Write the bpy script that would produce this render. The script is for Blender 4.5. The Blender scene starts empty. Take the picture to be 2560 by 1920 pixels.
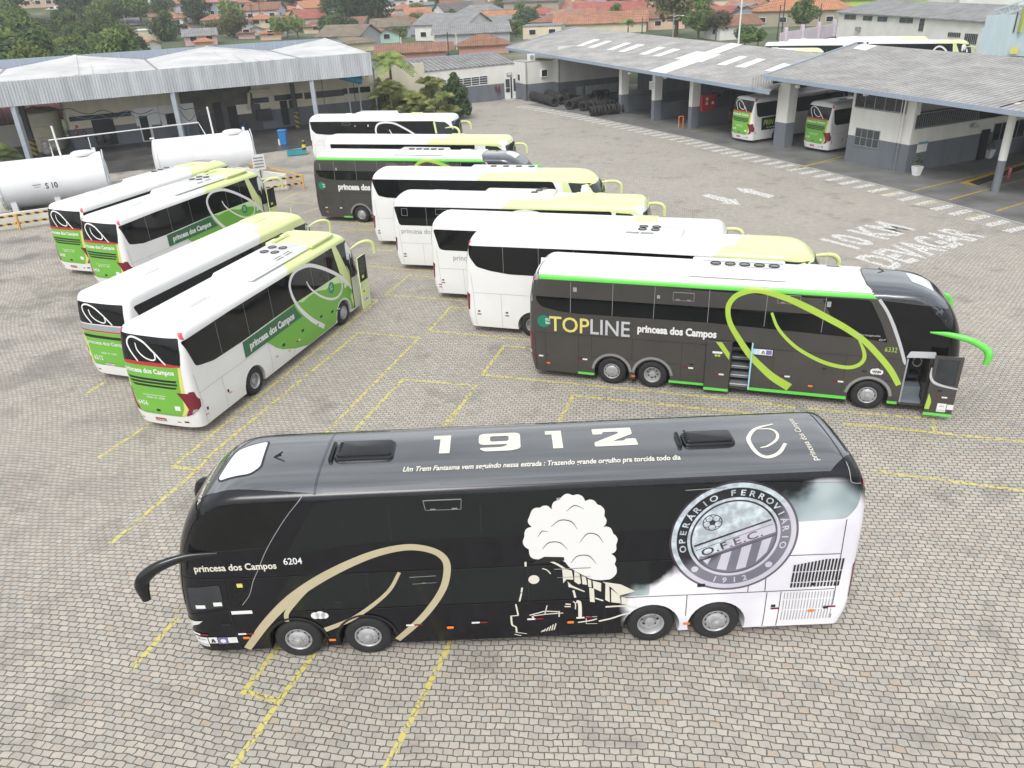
import bpy, bmesh, math, random
from math import sin, cos, pi, radians, sqrt
from mathutils import Vector, Matrix
from mathutils.geometry import tessellate_polygon
random.seed(7)
S = bpy.context.scene
COL = S.collection
# ---------------------------------------------------------------- camera
CAMH, FPX, PITCH, ROLL = 12.936, 1955.4, radians(27.068), radians(-2.523)
_F = Vector((0, cos(PITCH), -sin(PITCH))); _R0 = Vector((1, 0, 0)); _U0 = _R0.cross(_F)
_R = _R0*cos(ROLL)+_U0*sin(ROLL); _U = -_R0*sin(ROLL)+_U0*cos(ROLL)
CAM = Vector((0, 0, CAMH))
cd = bpy.data.cameras.new('camera'); cam = bpy.data.objects.new('camera', cd); COL.objects.link(cam)
m3 = Matrix((_R, _U, -_F)).transposed()
cam.matrix_world = Matrix.Translation(CAM) @ m3.to_4x4()
cd.sensor_fit = 'HORIZONTAL'; cd.sensor_width = 36; cd.lens = 36*FPX/2560; cd.clip_start = .1; cd.clip_end = 4000
S.camera = cam
# ---------------------------------------------------------------- sky, sun, exposure
SUN_EL, SUN_AZ = radians(52), radians(200)      # azimuth from +Y towards +X
W = bpy.data.worlds.new('World'); S.world = W; W.use_nodes = True
nt = W.node_tree; N = nt.nodes; N.clear()
out = N.new('ShaderNodeOutputWorld'); bg = N.new('ShaderNodeBackground'); sky = N.new('ShaderNodeTexSky')
sky.sky_type = 'NISHITA'; sky.sun_disc = False; sky.sun_elevation = SUN_EL; sky.sun_rotation = SUN_AZ
sky.dust_density = 4; sky.ozone_density = 1; sky.air_density = 1
hs = N.new('ShaderNodeHueSaturation'); hs.inputs['Saturation'].default_value = .22
tcw = N.new('ShaderNodeTexCoord'); cl = N.new('ShaderNodeTexNoise'); cl.inputs['Scale'].default_value = 3.2; cl.inputs['Detail'].default_value = 6
clr = N.new('ShaderNodeMapRange'); clr.inputs[1].default_value = .3; clr.inputs[2].default_value = .7; clr.inputs[3].default_value = .62; clr.inputs[4].default_value = 1.38
mulw = N.new('ShaderNodeMixRGB'); mulw.blend_type = 'MULTIPLY'; mulw.inputs[0].default_value = 1
mp = N.new('ShaderNodeMapping'); mp.inputs['Scale'].default_value = (1, 1, 2.5)
nt.links.new(tcw.outputs['Generated'], mp.inputs['Vector']); nt.links.new(mp.outputs[0], cl.inputs['Vector'])
nt.links.new(cl.outputs[0], clr.inputs[0]); nt.links.new(sky.outputs[0], hs.inputs['Color'])
ov = N.new('ShaderNodeMixRGB'); ov.inputs[0].default_value = .6; ov.inputs[2].default_value = (6.0, 6.25, 6.5, 1)   # the overcast veil
nt.links.new(hs.outputs[0], ov.inputs[1]); nt.links.new(ov.outputs[0], mulw.inputs[1]); nt.links.new(clr.outputs[0], mulw.inputs[2])
nt.links.new(mulw.outputs[0], bg.inputs[0]); bg.inputs[1].default_value = .15; nt.links.new(bg.outputs[0], out.inputs[0])
sl = bpy.data.lights.new('sun', 'SUN'); sl.energy = 1.2; sl.angle = radians(22); sl.color = (1, .97, .93)
sun = bpy.data.objects.new('sun', sl); COL.objects.link(sun)
sd = Vector((sin(SUN_AZ)*cos(SUN_EL), cos(SUN_AZ)*cos(SUN_EL), sin(SUN_EL)))
sun.rotation_euler = (-sd).to_track_quat('-Z', 'Y').to_euler()
S.view_settings.view_transform = 'Standard'; S.view_settings.look = 'None'; S.view_settings.exposure = 0.60; S.view_settings.gamma = 1
S.view_settings.use_curve_mapping = False

# ---------------------------------------------------------------- helpers
def ray(u, v): return _F + _R*((u-1280)/FPX) - _U*((v-960)/FPX)
def G(u, v, z=0.0):
    """world point where a sight line meets the level z"""
    d = ray(u, v); t = (z-CAMH)/d.z
    return CAM + d*t
def tag(o, label=None, cat=None, group=None, kind=None):
    if label: o['label'] = label
    if cat: o['category'] = cat
    if group: o['group'] = group
    if kind: o['kind'] = kind
    return o
def thing(name, label, cat, loc=(0, 0, 0), rotz=0.0, group=None):
    o = bpy.data.objects.new(name, None); COL.objects.link(o); o.empty_display_size = .3
    o.location = loc; o.rotation_euler = (0, 0, rotz)
    return tag(o, label, cat, group)
def link(name, me, mats, parent=None):
    o = bpy.data.objects.new(name, me); COL.objects.link(o)
    if parent is not None: o.parent = parent
    for m in (mats if isinstance(mats, (list, tuple)) else [mats]): me.materials.append(m)
    return o
def smooth(me, ang=35):
    for p in me.polygons: p.use_smooth = True
    me.set_sharp_from_angle(angle=radians(ang))
def copy_tree(o, parent=None):
    kids = [c for c in ALLKIDS.get(o.name, [])] or list(o.children)
    c = o.copy(); COL.objects.link(c); c.parent = parent
    for ch in kids: copy_tree(ch, c)
    return c
ALLKIDS = {}

class MB:
    def __init__(s): s.v = []; s.f = []; s.mi = []
    def face(s, pts, mi=0):
        n = len(s.v); s.v += [tuple(p) for p in pts]; s.f.append(tuple(range(n, n+len(pts)))); s.mi.append(mi)
    def hexa(s, b, t, mi=0):
        """b,t: 4 bottom and 4 top points, counter-clockwise from above"""
        n = len(s.v); s.v += [tuple(p) for p in b]+[tuple(p) for p in t]
        for q in ((3, 2, 1, 0), (4, 5, 6, 7), (0, 1, 5, 4), (1, 2, 6, 5), (2, 3, 7, 6), (3, 0, 4, 7)):
            s.f.append(tuple(n+i for i in q)); s.mi.append(mi)
    def box(s, c, d, rot=0.0, mi=0, tilt=None):
        x, y, z = d[0]/2, d[1]/2, d[2]/2; ca, sa = cos(rot), sin(rot)
        P = []
        for zz in (-z, z):
            for (a, b) in ((-x, -y), (x, -y), (x, y), (-x, y)):
                P.append((c[0]+a*ca-b*sa, c[1]+a*sa+b*ca, c[2]+zz))
        s.hexa(P[:4], P[4:], mi)
    def beam(s, a, b, w, h, mi=0):
        a, b = Vector(a), Vector(b); d = (b-a).normalized()
        up = Vector((0, 0, 1)) if abs(d.z) < .9 else Vector((1, 0, 0))
        x = d.cross(up).normalized()*w/2; y = x.cross(d).normalized()*h/2
        s.hexa([a-x-y, a+x-y, b+x-y, b-x-y], [a-x+y, a+x+y, b+x+y, b-x+y], mi)
    def tube(s, path, rad, n=8, mi=0, flat=1.0, cap=True):
        path = [Vector(p) for p in path]; k = len(path); base = len(s.v)
        if not isinstance(rad, (list, tuple)): rad = [rad]*k
        for i, p in enumerate(path):
            d = (path[min(i+1, k-1)]-path[max(i-1, 0)]).normalized()
            up = Vector((0, 0, 1)) if abs(d.z) < .95 else Vector((1, 0, 0))
            x = d.cross(up).normalized(); y = x.cross(d).normalized()
            for j in range(n):
                a = 2*pi*j/n; s.v.append(tuple(p+x*cos(a)*rad[i]*flat+y*sin(a)*rad[i]))
        for i in range(k-1):
            for j in range(n):
                s.f.append((base+i*n+j, base+i*n+(j+1) % n, base+(i+1)*n+(j+1) % n, base+(i+1)*n+j)); s.mi.append(mi)
        if cap:
            s.f.append(tuple(base+j for j in range(n))[::-1]); s.mi.append(mi)
            s.f.append(tuple(base+(k-1)*n+j for j in range(n))); s.mi.append(mi)
    def lathe(s, prof, n=24, M=None, mi=0):
        """prof: list of (r,h) revolved about local z, M places it"""
        base = len(s.v); M = M or Matrix.Identity(4)
        for (r, h) in prof:
            for j in range(n):
                a = 2*pi*j/n; s.v.append(tuple(M @ Vector((r*cos(a), r*sin(a), h))))
        for i in range(len(prof)-1):
            for j in range(n):
                s.f.append((base+i*n+j, base+i*n+(j+1) % n, base+(i+1)*n+(j+1) % n, base+(i+1)*n+j)); s.mi.append(mi)
    def rbox(s, c, d, r=.05, rot=0.0, mi=0, n=4, taper=0.0):
        """box with rounded plan corners and a bevelled top rim"""
        def ring(hx, hy, rr, z):
            P = []
            for (sx, sy, a0) in ((1, 1, 0), (-1, 1, pi/2), (-1, -1, pi), (1, -1, 3*pi/2)):
                for i in range(n+1):
                    a = a0+pi/2*i/n
                    x = sx*(hx-rr)+rr*cos(a); y = sy*(hy-rr)+rr*sin(a)
                    P.append((c[0]+x*cos(rot)-y*sin(rot), c[1]+x*sin(rot)+y*cos(rot), z))
            return P
        z0 = c[2]-d[2]/2; z1 = c[2]+d[2]/2; b = min(r*.6, d[2]*.45)
        rings = [ring(d[0]/2, d[1]/2, r, z0), ring(d[0]/2-taper, d[1]/2-taper, r, z1-b), ring(d[0]/2-taper-b*.3, d[1]/2-taper-b*.3, r, z1-b*.3), ring(d[0]/2-taper-b, d[1]/2-taper-b, max(r-b*.5, .005), z1)]
        base = len(s.v); k = 4*(n+1)
        for q in rings: s.v += q
        for i in range(3):
            for j in range(k):
                s.f.append((base+i*k+j, base+i*k+(j+1) % k, base+(i+1)*k+(j+1) % k, base+(i+1)*k+j)); s.mi.append(mi)
        s.f.append(tuple(base+3*k+j for j in range(k))); s.mi.append(mi)
        s.f.append(tuple(base+j for j in range(k))[::-1]); s.mi.append(mi)
    def pieces(s):
        """the shapes that stand apart, each as its own builder"""
        par = list(range(len(s.v)))
        def find(a):
            while par[a] != a: par[a] = par[par[a]]; a = par[a]
            return a
        for f in s.f:
            for i in f[1:]: par[find(i)] = find(f[0])
        out = {}
        for f, mi in zip(s.f, s.mi):
            q = out.setdefault(find(f[0]), MB()); k = len(q.v); q.v += [s.v[i] for i in f]; q.f.append(tuple(range(k, k+len(f)))); q.mi.append(mi)
        return list(out.values())
    def mesh(s, name, sm=None):
        me = bpy.data.meshes.new(name); me.from_pydata(s.v, [], s.f); me.update()
        if any(s.mi): me.polygons.foreach_set('material_index', s.mi)
        if sm: smooth(me, sm)
        return me
    def build(s, name, mats, parent=None, sm=None):
        if name in ('door_handle', 'roof_fairing', 'air_conditioner_slot') and len(s.f) > 6:
            for q in s.pieces(): o = link(name, q.mesh(name, sm), mats, parent)
            return o
        return link(name, s.mesh(name, sm), mats, parent)
def cr(P, n=8):
    """Catmull-Rom through P"""
    P = [Vector(p) for p in P]; Q = [P[0]*2-P[1]]+P+[P[-1]*2-P[-2]]; R = []
    for i in range(1, len(Q)-2):
        for k in range(n):
            t = k/n; a, b, c, d = Q[i-1], Q[i], Q[i+1], Q[i+2]
            R.append(.5*((2*b)+(c-a)*t+(2*a-5*b+4*c-d)*t*t+(3*b-a-3*c+d)*t*t*t))
    return R+[P[-1]]

# ---------------------------------------------------------------- materials
def mat(name, col, rough=.5, metal=0.0, var=.06, vs=2.0, coat=0.0, spec=.5, bump=0.0, bs=20.0, streak=False, tint=None):
    m = bpy.data.materials.new(name); m.use_nodes = True; t = m.node_tree; b = t.nodes['Principled BSDF']
    b.inputs['Roughness'].default_value = rough; b.inputs['Metallic'].default_value = metal
    b.inputs['Coat Weight'].default_value = coat; b.inputs['Coat Roughness'].default_value = .06
    b.inputs['Specular IOR Level'].default_value = spec
    c = Vector(col)
    if var:
        tc = t.nodes.new('ShaderNodeTexCoord'); n = t.nodes.new('ShaderNodeTexNoise'); n.inputs['Scale'].default_value = vs; n.inputs['Detail'].default_value = 5
        mpn = t.nodes.new('ShaderNodeMapping')
        if streak: mpn.inputs['Scale'].default_value = (1, 1, .12)
        t.links.new(tc.outputs['Object'], mpn.inputs[0]); t.links.new(mpn.outputs[0], n.inputs['Vector'])
        r = t.nodes.new('ShaderNodeValToRGB'); r.color_ramp.elements[0].position = .3; r.color_ramp.elements[1].position = .7
        d = Vector(tint) if tint else c*(1-var)
        r.color_ramp.elements[0].color = (*d, 1); r.color_ramp.elements[1].color = (*[min(1, x) for x in c*(1+var*.5)], 1)
        t.links.new(n.outputs[0], r.inputs[0]); t.links.new(r.outputs[0], b.inputs['Base Color'])
        if bump:
            n2 = t.nodes.new('ShaderNodeTexNoise'); n2.inputs['Scale'].default_value = bs; n2.inputs['Detail'].default_value = 3
            bp = t.nodes.new('ShaderNodeBump'); bp.inputs['Strength'].default_value = bump; bp.inputs['Distance'].default_value = .02
            t.links.new(tc.outputs['Object'], n2.inputs['Vector']); t.links.new(n2.outputs[0], bp.inputs['Height']); t.links.new(bp.outputs[0], b.inputs['Normal'])
    else:
        b.inputs['Base Color'].default_value = (*c, 1)
    return m
def nodes(m): return m.node_tree, m.node_tree.nodes, m.node_tree.nodes['Principled BSDF']
def math_n(t, op, a, b=None, c=None):
    n = t.nodes.new('ShaderNodeMath'); n.operation = op
    for i, x in enumerate((a, b, c)):
        if x is None: continue
        if isinstance(x, (int, float)): n.inputs[i].default_value = x
        else: t.links.new(x, n.inputs[i])
    return n.outputs[0]
def ramp(t, fac, stops):
    r = t.nodes.new('ShaderNodeValToRGB'); e = r.color_ramp.elements
    e[0].position, e[0].color = stops[0][0], (*stops[0][1], 1); e[1].position, e[1].color = stops[1][0], (*stops[1][1], 1)
    for p, c in stops[2:]:
        x = e.new(p); x.color = (*c, 1)
    t.links.new(fac, r.inputs[0]); return r.outputs[0]
def noise(t, vec, scale, detail=4, rough=.5):
    n = t.nodes.new('ShaderNodeTexNoise'); n.inputs['Scale'].default_value = scale; n.inputs['Detail'].default_value = detail; n.inputs['Roughness'].default_value = rough
    if vec is not None: t.links.new(vec, n.inputs['Vector'])
    return n.outputs[0]
def mix(t, fac, a, b, mode='MIX'):
    n = t.nodes.new('ShaderNodeMixRGB'); n.blend_type = mode
    for i, x in enumerate((fac, a, b)):
        if isinstance(x, (int, float)): n.inputs[i].default_value = x
        elif isinstance(x, tuple): n.inputs[i].default_value = (*x, 1)
        else: t.links.new(x, n.inputs[i])
    return n.outputs[0]

WHITE = mat('white_paint', (.78, .78, .77), .3, var=.03, vs=.8, coat=.3)
WHITE2 = mat('white_vinyl', (.72, .72, .71), .4, var=0)
LIME = mat('lime_paint', (.69, .76, .34), .3, var=.04, vs=.7, coat=.3)
GREEN = mat('green_paint', (.15, .42, .045), .32, var=.05, vs=.7, coat=.3)
DKGREEN = mat('dark_green_paint', (.022, .13, .055), .35, var=.05, coat=.2)
MINT = mat('pale_green_paint', (.55, .72, .38), .35, var=.04, coat=.2)
STRIP = mat('bright_green_strip', (.13, .62, .08), .35, var=.04, coat=.2)
YGREEN = mat('yellow_green_vinyl', (.38, .55, .07), .35, var=.03)
YELLOWV = mat('yellow_vinyl', (.66, .60, .16), .4, var=.03)
CHAR = mat('charcoal_paint', (.056, .052, .048), .33, var=.12, vs=1.2, coat=.25)
BLACKP = mat('black_paint', (.008, .009, .011), .2, var=.3, vs=2, coat=.0)
NAVY = mat('dark_blue_paint', (.018, .024, .036), .2, var=.1, coat=.2)
GREYP = mat('grey_trim', (.30, .31, .33), .4, var=.05)
SILV = mat('silver_vinyl', (.48, .49, .51), .35, var=.03)
GOLD = mat('champagne_vinyl', (.47, .41, .27), .4, var=.06)
CREAMV = mat('cream_vinyl', (.66, .63, .54), .45, var=.02)
RED = mat('red_lens', (.17, .008, .022), .2, var=.1, coat=.4)
REDV = mat('red_vinyl', (.42, .03, .03), .4, var=.05)
ORANGE = mat('orange_lens', (.75, .20, .03), .25, var=.05, coat=.3)
LENS = mat('clear_lens', (.62, .62, .60), .15, var=.05, coat=.5)
BLACKR = mat('black_rubber', (.018, .018, .019), .75, var=.25, vs=6, bump=.25, bs=60)
BLACKT = mat('black_trim', (.012, .012, .013), .45, var=.1)
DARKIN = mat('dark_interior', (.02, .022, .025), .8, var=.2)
STEPG = mat('grey_step', (.16, .18, .20), .6, var=.1)
STEEL = mat('wheel_steel', (.42, .42, .43), .38, metal=.35, var=.15, vs=8)
GREYR = mat('grey_roof_trim', (.24, .24, .24), .5, var=.1)
SEAM = mat('panel_gap', (.30, .30, .30), .6, var=0)
SEAMD = mat('panel_gap_dark', (.012, .012, .012), .6, var=0)
PINKR = mat('pale_red_lens', (.60, .07, .11), .25, var=.05, coat=.3)
TEAL = mat('teal_seal', (.012, .20, .12), .4, var=.03)
SKYB = mat('pale_blue_vinyl', (.35, .60, .72), .4, var=.03)
PURPLE = mat('violet_vinyl', (.17, .15, .32), .4, var=.03)
def glass(name, col, rough=.06, var=.25):
    m = mat(name, col, rough, var=0, coat=.0, spec=.55)
    t, n, b = nodes(m); tc = n.new('ShaderNodeTexCoord')
    f = noise(t, tc.outputs['Object'], 1.3, 4); c = Vector(col)
    t.links.new(ramp(t, f, [(.35, tuple(c*(1-var))), (.72, tuple(c*(1+var)))]), b.inputs['Base Color'])
    return m
def coat_ior(m, v): m.node_tree.nodes['Principled BSDF'].inputs['Coat Weight'].default_value = 1; m.node_tree.nodes['Principled BSDF'].inputs['Coat IOR'].default_value = v; return m
BLACKROOF = coat_ior(mat('sky_lit_black_roof', (.022, .025, .030), .25, var=.2, vs=1.5, coat=1), 2.3)  # the coach's black wrap again, base lightened and coat raised for sky reflection
coat_ior(NAVY, 1.75)
GLASS = glass('tinted_glass', (.006, .007, .0075)); GLASS.node_tree.nodes['Principled BSDF'].inputs['Specular IOR Level'].default_value = .38
GLASS2 = glass('windscreen_glass', (.03, .035, .04), .05)
SKYL = mat('roof_skylight_glass', (.66, .68, .70), .12, var=.04, coat=.4)
# ---------------------------------------------------------------- coach bodies
def clamp(x, a=0.0, b=1.0): return max(a, min(b, x))
class Body:
    """coach shell: x from the rear (0) to the nose (L), y to the left, z up"""
    def __init__(s, L, zt, W=2.58, zs=None, m=3.0, fD=1.6, fk=2.2, fz=1.2, rD=.5, rk=2.4, rz=1.6, fc=.75, fn=3.0, rc=.4, rn=3.2, zb=.3):
        s.L, s.zt, s.W, s.m, s.zb = L, zt, W, m, zb; s.zs = zs if zs else zt-.42
        s.fD, s.fk, s.fz, s.rD, s.rk, s.rz = fD, fk, fz, rD, rk, rz
        s.fc, s.fn, s.rc, s.rn = fc, fn, rc, rn
    def hw(s, z):
        h = s.W/2
        if z < .7: b = h-.035*(.7-z)/.4
        else: b = h-.05*clamp((z-.7)/(s.zs-.7))
        if z > s.zs: b *= max(0.0, 1-clamp((z-s.zs)/(s.zt-s.zs))**s.m)**(1/s.m)
        return b
    def xf(s, z):
        t = clamp((z-s.fz)/(s.zt-s.fz)); return s.L-s.fD*(1-max(0.0, 1-t**s.fk)**(1/s.fk))-.12*max(0, .8-z)
    def xr(s, z):
        t = clamp((z-s.rz)/(s.zt-s.rz)); return s.rD*(1-max(0.0, 1-t**s.rk)**(1/s.rk))+.22*max(0, .85-z)
    def Y(s, x, z):
        h = s.hw(z); a = s.xf(z)-s.fc
        if x > a: return h*max(0.0, 1-clamp((x-a)/s.fc)**s.fn)**(1/s.fn)
        b = s.xr(z)+s.rc
        if x < b: return h*max(0.0, 1-clamp((b-x)/s.rc)**s.rn)**(1/s.rn)
        return h
    def nrm(s, x, y, z):
        d = .004; sg = 1 if y >= 0 else -1; y0 = s.Y(x, z)
        dz = (y0-s.Y(x, z-d))/d
        if x > s.L/2: dx = (y0-s.Y(x-d, z))/d
        else: dx = (s.Y(x+d, z)-y0)/d
        n = Vector((-dx, sg, -dz))
        if n.z < -.3: n.z = 0
        return n.normalized()
    def side(s, sg):
        def f(u, v, e):
            u = min(max(u, s.xr(v)+.003), s.xf(v)-.003); p = Vector((u, sg*s.Y(u, v), v)); return p+s.nrm(*p)*e
        return f
    def roof(s, u, v, e):
        lo, hi = 1.0, s.zt-1e-5; a = abs(v)
        for _ in range(26):
            mid = (lo+hi)/2
            if s.Y(u, mid) >= a: lo = mid
            else: hi = mid
        p = Vector((u, v, lo)); n = s.nrm(u, v if abs(v) > 1e-4 else 1e-4, lo-.002)
        return p+n*e
    def front(s, u, v, e):
        h = max(s.hw(v), .01); q = max(0.0, 1-clamp(abs(u)/h)**s.fn)**(1/s.fn)
        p = Vector((s.xf(v)-s.fc+s.fc*q, u, v)); n = s.nrm(p.x-.003, u if abs(u) > 1e-4 else 1e-4, v)
        if abs(u) < .3: n = Vector((1, 0, max(0, n.z)*.5)).normalized()
        return p+n*e
    def rear(s, u, v, e):
        h = max(s.hw(v), .01); q = max(0.0, 1-clamp(abs(u)/h)**s.rn)**(1/s.rn)
        p = Vector((s.xr(v)+s.rc-s.rc*q, u, v)); n = Vector((-1, (u/h)**3*.6, .0)).normalized()
        return p+n*e
    def mesh(s, name, wells=(), side_wells=(1, -1), boxes=(), side_mat=1):
        zl = [s.zb, .5, .7, 1.0, 1.3]
        z = 1.6
        while z < s.zs-.1: zl.append(z); z += .22
        zl.append(s.zs)
        for q in (.985, .96, .93, .89, .84, .78, .71, .63, .54, .44, .33, .22, .12):
            zl.append(s.zs+(s.zt-s.zs)*(1-q**s.m)**(1/s.m))
        V = []; Fc = []; NC = 13; NS = 14
        def half(z):
            h = s.hw(z); P = []
            b = s.xr(z)+s.rc; a = s.xf(z)-s.fc
            for i in range(NC+1):
                t = min(pi/2*i/NC, pi/2-1e-9); P.append((b-s.rc*cos(t)**(2/s.rn), h*sin(t)**(2/s.rn)))
            for i in range(1, NS): P.append((b+(a-b)*i/NS, h))
            for i in range(NC+1):
                t = min(pi/2*i/NC, pi/2-1e-9); P.append((a+s.fc*sin(t)**(2/s.fn), h*cos(t)**(2/s.fn)))
            return P
        n = None
        for z in zl:
            P = half(z); k = len(P)
            ring = [(x, -y, z) for x, y in P]+[(x, y, z) for x, y in P[-2:0:-1]]
            n = len(ring); V += ring
        for i in range(len(zl)-1):
            for j in range(n):
                Fc.append((i*n+j, i*n+(j+1) % n, (i+1)*n+(j+1) % n, (i+1)*n+j))
        o = (len(zl)-1)*n
        for j in range(1, k-1):
            a, b = j, j+1; c, d = n-j-1, n-j
            if j+1 == k-1: Fc.append((o+a, o+b, o+d))
            else: Fc.append((o+a, o+b, o+c, o+d))
        Fc.append((o, o+1, o+n-1))
        Fc.append(tuple(range(n))[::-1])
        me = bpy.data.meshes.new(name); me.from_pydata(V, [], Fc); me.validate(); me.update()
        if wells or boxes:
            cm = MB()
            for xw in wells:
                for sg in side_wells:
                    M = Matrix.Translation((xw, sg*(s.W/2+.15), .47)) @ Matrix.Rotation(pi/2*sg, 4, 'X')
                    base = len(cm.v); R_ = .62; K = 28
                    for h in (0, .75):
                        for j in range(K):
                            cm.v.append(tuple(M @ Vector((R_*cos(2*pi*j/K), R_*sin(2*pi*j/K), h))))
                    for j in range(K):
                        cm.f.append((base+j, base+(j+1) % K, base+K+(j+1) % K, base+K+j)); cm.mi.append(0)
                    cm.f.append(tuple(base+j for j in range(K))[::-1]); cm.mi.append(0)
                    cm.f.append(tuple(base+K+j for j in range(K))); cm.mi.append(0)
            for (x0, x1, z0, z1, sg, dep) in boxes:
                y0, y1 = sorted((sg*(s.W/2+.2), sg*(s.W/2-dep)))
                cm.box(((x0+x1)/2, (y0+y1)/2, (z0+z1)/2), (x1-x0, y1-y0, z1-z0))
            cme = bpy.data.meshes.new('cutter'); cme.from_pydata(cm.v, [], cm.f)
            bmx = bmesh.new(); bmx.from_mesh(cme); bmesh.ops.recalc_face_normals(bmx, faces=bmx.faces); bmx.to_mesh(cme); bmx.free()
            bmx = bmesh.new(); bmx.from_mesh(me); bmesh.ops.recalc_face_normals(bmx, faces=bmx.faces); bmx.to_mesh(me); bmx.free()
            cme.materials.append(BLACKT); cme.materials.append(DARKIN)
            for p in cme.polygons: p.material_index = 1
            co = bpy.data.objects.new('cutter', cme); bo = bpy.data.objects.new('shell', me); COL.objects.link(co); COL.objects.link(bo)
            me.materials.append(WHITE); me.materials.append(DARKIN)
            md = bo.modifiers.new('b', 'BOOLEAN'); md.operation = 'DIFFERENCE'; md.object = co; md.solver = 'EXACT'; md.material_mode = 'INDEX'
            dg = bpy.context.evaluated_depsgraph_get()
            me2 = bpy.data.meshes.new_from_object(bo.evaluated_get(dg)); me2.name = name
            bpy.data.objects.remove(co); bpy.data.objects.remove(bo); me2.materials.clear(); me = me2
        smooth(me, 40)
        return me

def frange(a, b, st):
    n = max(1, int(round((b-a)/st))); return [a+(b-a)*i/n for i in range(n+1)]
ONEPIECE = {'panel_seams'}
COUNTED = {'reflector', 'tail_light', 'notice_sticker', 'sticker', 'side_marker_lamp', 'headlight'}
def decal(name, parent, mt, fmap, polys, e=.005, cx=(), cz=(), tris=None):
    """paint or film that follows a surface: flat outlines cut finely, then laid on with fmap"""
    if not tris and len(polys) > 1 and name not in ONEPIECE:      # pieces that stand apart become parts of their own
        bx = []
        for lp in polys:
            pts = lp if isinstance(lp[0][0], (int, float)) else [p for l in lp for p in l]
            bx.append((min(p[0] for p in pts), max(p[0] for p in pts), min(p[1] for p in pts), max(p[1] for p in pts)))
        g = list(range(len(polys))); sz = [max(b[1]-b[0], b[3]-b[2]) for b in bx]
        for i in range(len(polys)):
            for j in range(i):
                dx = max(0, bx[i][0]-bx[j][1], bx[j][0]-bx[i][1]); dy = max(0, bx[i][2]-bx[j][3], bx[j][2]-bx[i][3])
                if sqrt(dx*dx+dy*dy) <= max(.02, .5*max(sz[i], sz[j])) and (name not in COUNTED or dx+dy < .004):
                    a, b = g[i], g[j]; g = [b if q == a else q for q in g]
        if len(set(g)) > 1:
            for k in dict.fromkeys(g): o = decal(name, parent, mt, fmap, [p for p, q in zip(polys, g) if q == k], e, cx, cz)
            return o
    bm = bmesh.new()
    if tris:
        vs = [bm.verts.new((x, y, 0)) for x, y in tris[0]]
        for f in tris[1]:
            try: bm.faces.new([vs[i] for i in f])
            except ValueError: pass
    for loops in polys:
        if isinstance(loops[0][0], (int, float)): loops = [loops]
        flat = [p for l in loops for p in l]; vs = [bm.verts.new((p[0], p[1], 0)) for p in flat]
        if len(loops) == 1 and len(flat) <= 4: bm.faces.new(vs); continue
        for t in tessellate_polygon([[Vector((p[0], p[1], 0)) for p in l] for l in loops]):
            try: bm.faces.new([vs[i] for i in t])
            except ValueError: pass
    for cuts, ax in ((cx, 0), (cz, 1)):
        if not cuts: continue
        lo = min(v.co[ax] for v in bm.verts)+1e-4; hi = max(v.co[ax] for v in bm.verts)-1e-4
        for c in cuts:
            if lo < c < hi:
                co = [0, 0, 0]; co[ax] = c; no = [0, 0, 0]; no[ax] = 1
                bmesh.ops.bisect_plane(bm, geom=bm.verts[:]+bm.edges[:]+bm.faces[:], plane_co=co, plane_no=no, dist=1e-5)
    for v in bm.verts: v.co = fmap(v.co.x, v.co.y, e)
    bmesh.ops.recalc_face_normals(bm, faces=bm.faces)
    me = bpy.data.meshes.new(name); bm.to_mesh(me); bm.free()
    smooth(me, 50)
    return link(name, me, mt, parent)
def band(P, w, n=8):
    """flat ribbon along a smooth curve; w is one width or one per point -> list of quads"""
    k = len(P); Q = cr([Vector((p[0], p[1], 0)) for p in P], n)
    if not isinstance(w, (list, tuple)): w = [w]*k
    out = []; L_ = []; R_ = []
    for i, q in enumerate(Q):
        d = (Q[min(i+1, len(Q)-1)]-Q[max(i-1, 0)]).normalized(); t = i/n; a = min(int(t), k-2); ww = w[a]+(w[a+1]-w[a])*(t-a)
        no = Vector((-d.y, d.x, 0))*ww/2; L_.append(q+no); R_.append(q-no)
    for i in range(len(Q)-1):
        out.append([tuple(L_[i][:2]), tuple(L_[i+1][:2]), tuple(R_[i+1][:2]), tuple(R_[i][:2])])
    return out
_TXT = {}
def glyphs(s, size=1.0, bold=0.0, shear=0.0, space=1.0, align='LEFT', squash=1.0):
    k = (s, size, bold, shear, space, align, squash)
    if k in _TXT: return _TXT[k]
    cu = bpy.data.curves.new('t', 'FONT'); cu.body = s; cu.size = size; cu.offset = bold; cu.shear = shear; cu.space_character = space; cu.align_x = align; cu.resolution_u = 3
    o = bpy.data.objects.new('t', cu); COL.objects.link(o)
    dg = bpy.context.evaluated_depsgraph_get(); me = bpy.data.meshes.new_from_object(o.evaluated_get(dg))
    V = [(v.co.x*squash, v.co.y) for v in me.vertices]; Fc = [tuple(p.vertices) for p in me.polygons]
    bpy.data.objects.remove(o); bpy.data.curves.remove(cu); bpy.data.meshes.remove(me)
    _TXT[k] = (V, Fc); return V, Fc
def text(name, parent, mt, fmap, s, org, width=None, height=None, dx=(1, 0), dy=(0, 1), e=.009, bold=0.0, shear=0.0, space=1.0, cx=(), cz=()):
    """lettering fitted to a box of the given width and capital height, from its lower left corner"""
    V, Fc = glyphs(s, 1.0, bold, shear, space)
    x0 = min(v[0] for v in V); x1 = max(v[0] for v in V); hh = .73
    sx = width/(x1-x0) if width else None; sy = height/hh if height else sx
    if sx is None: sx = sy
    T = [(org[0]+(v[0]-x0)*sx*dx[0]+v[1]*sy*dy[0], org[1]+(v[0]-x0)*sx*dx[1]+v[1]*sy*dy[1]) for v in V]
    return decal(name, parent, mt, fmap, [], e, cx, cz, tris=(T, Fc))
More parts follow.
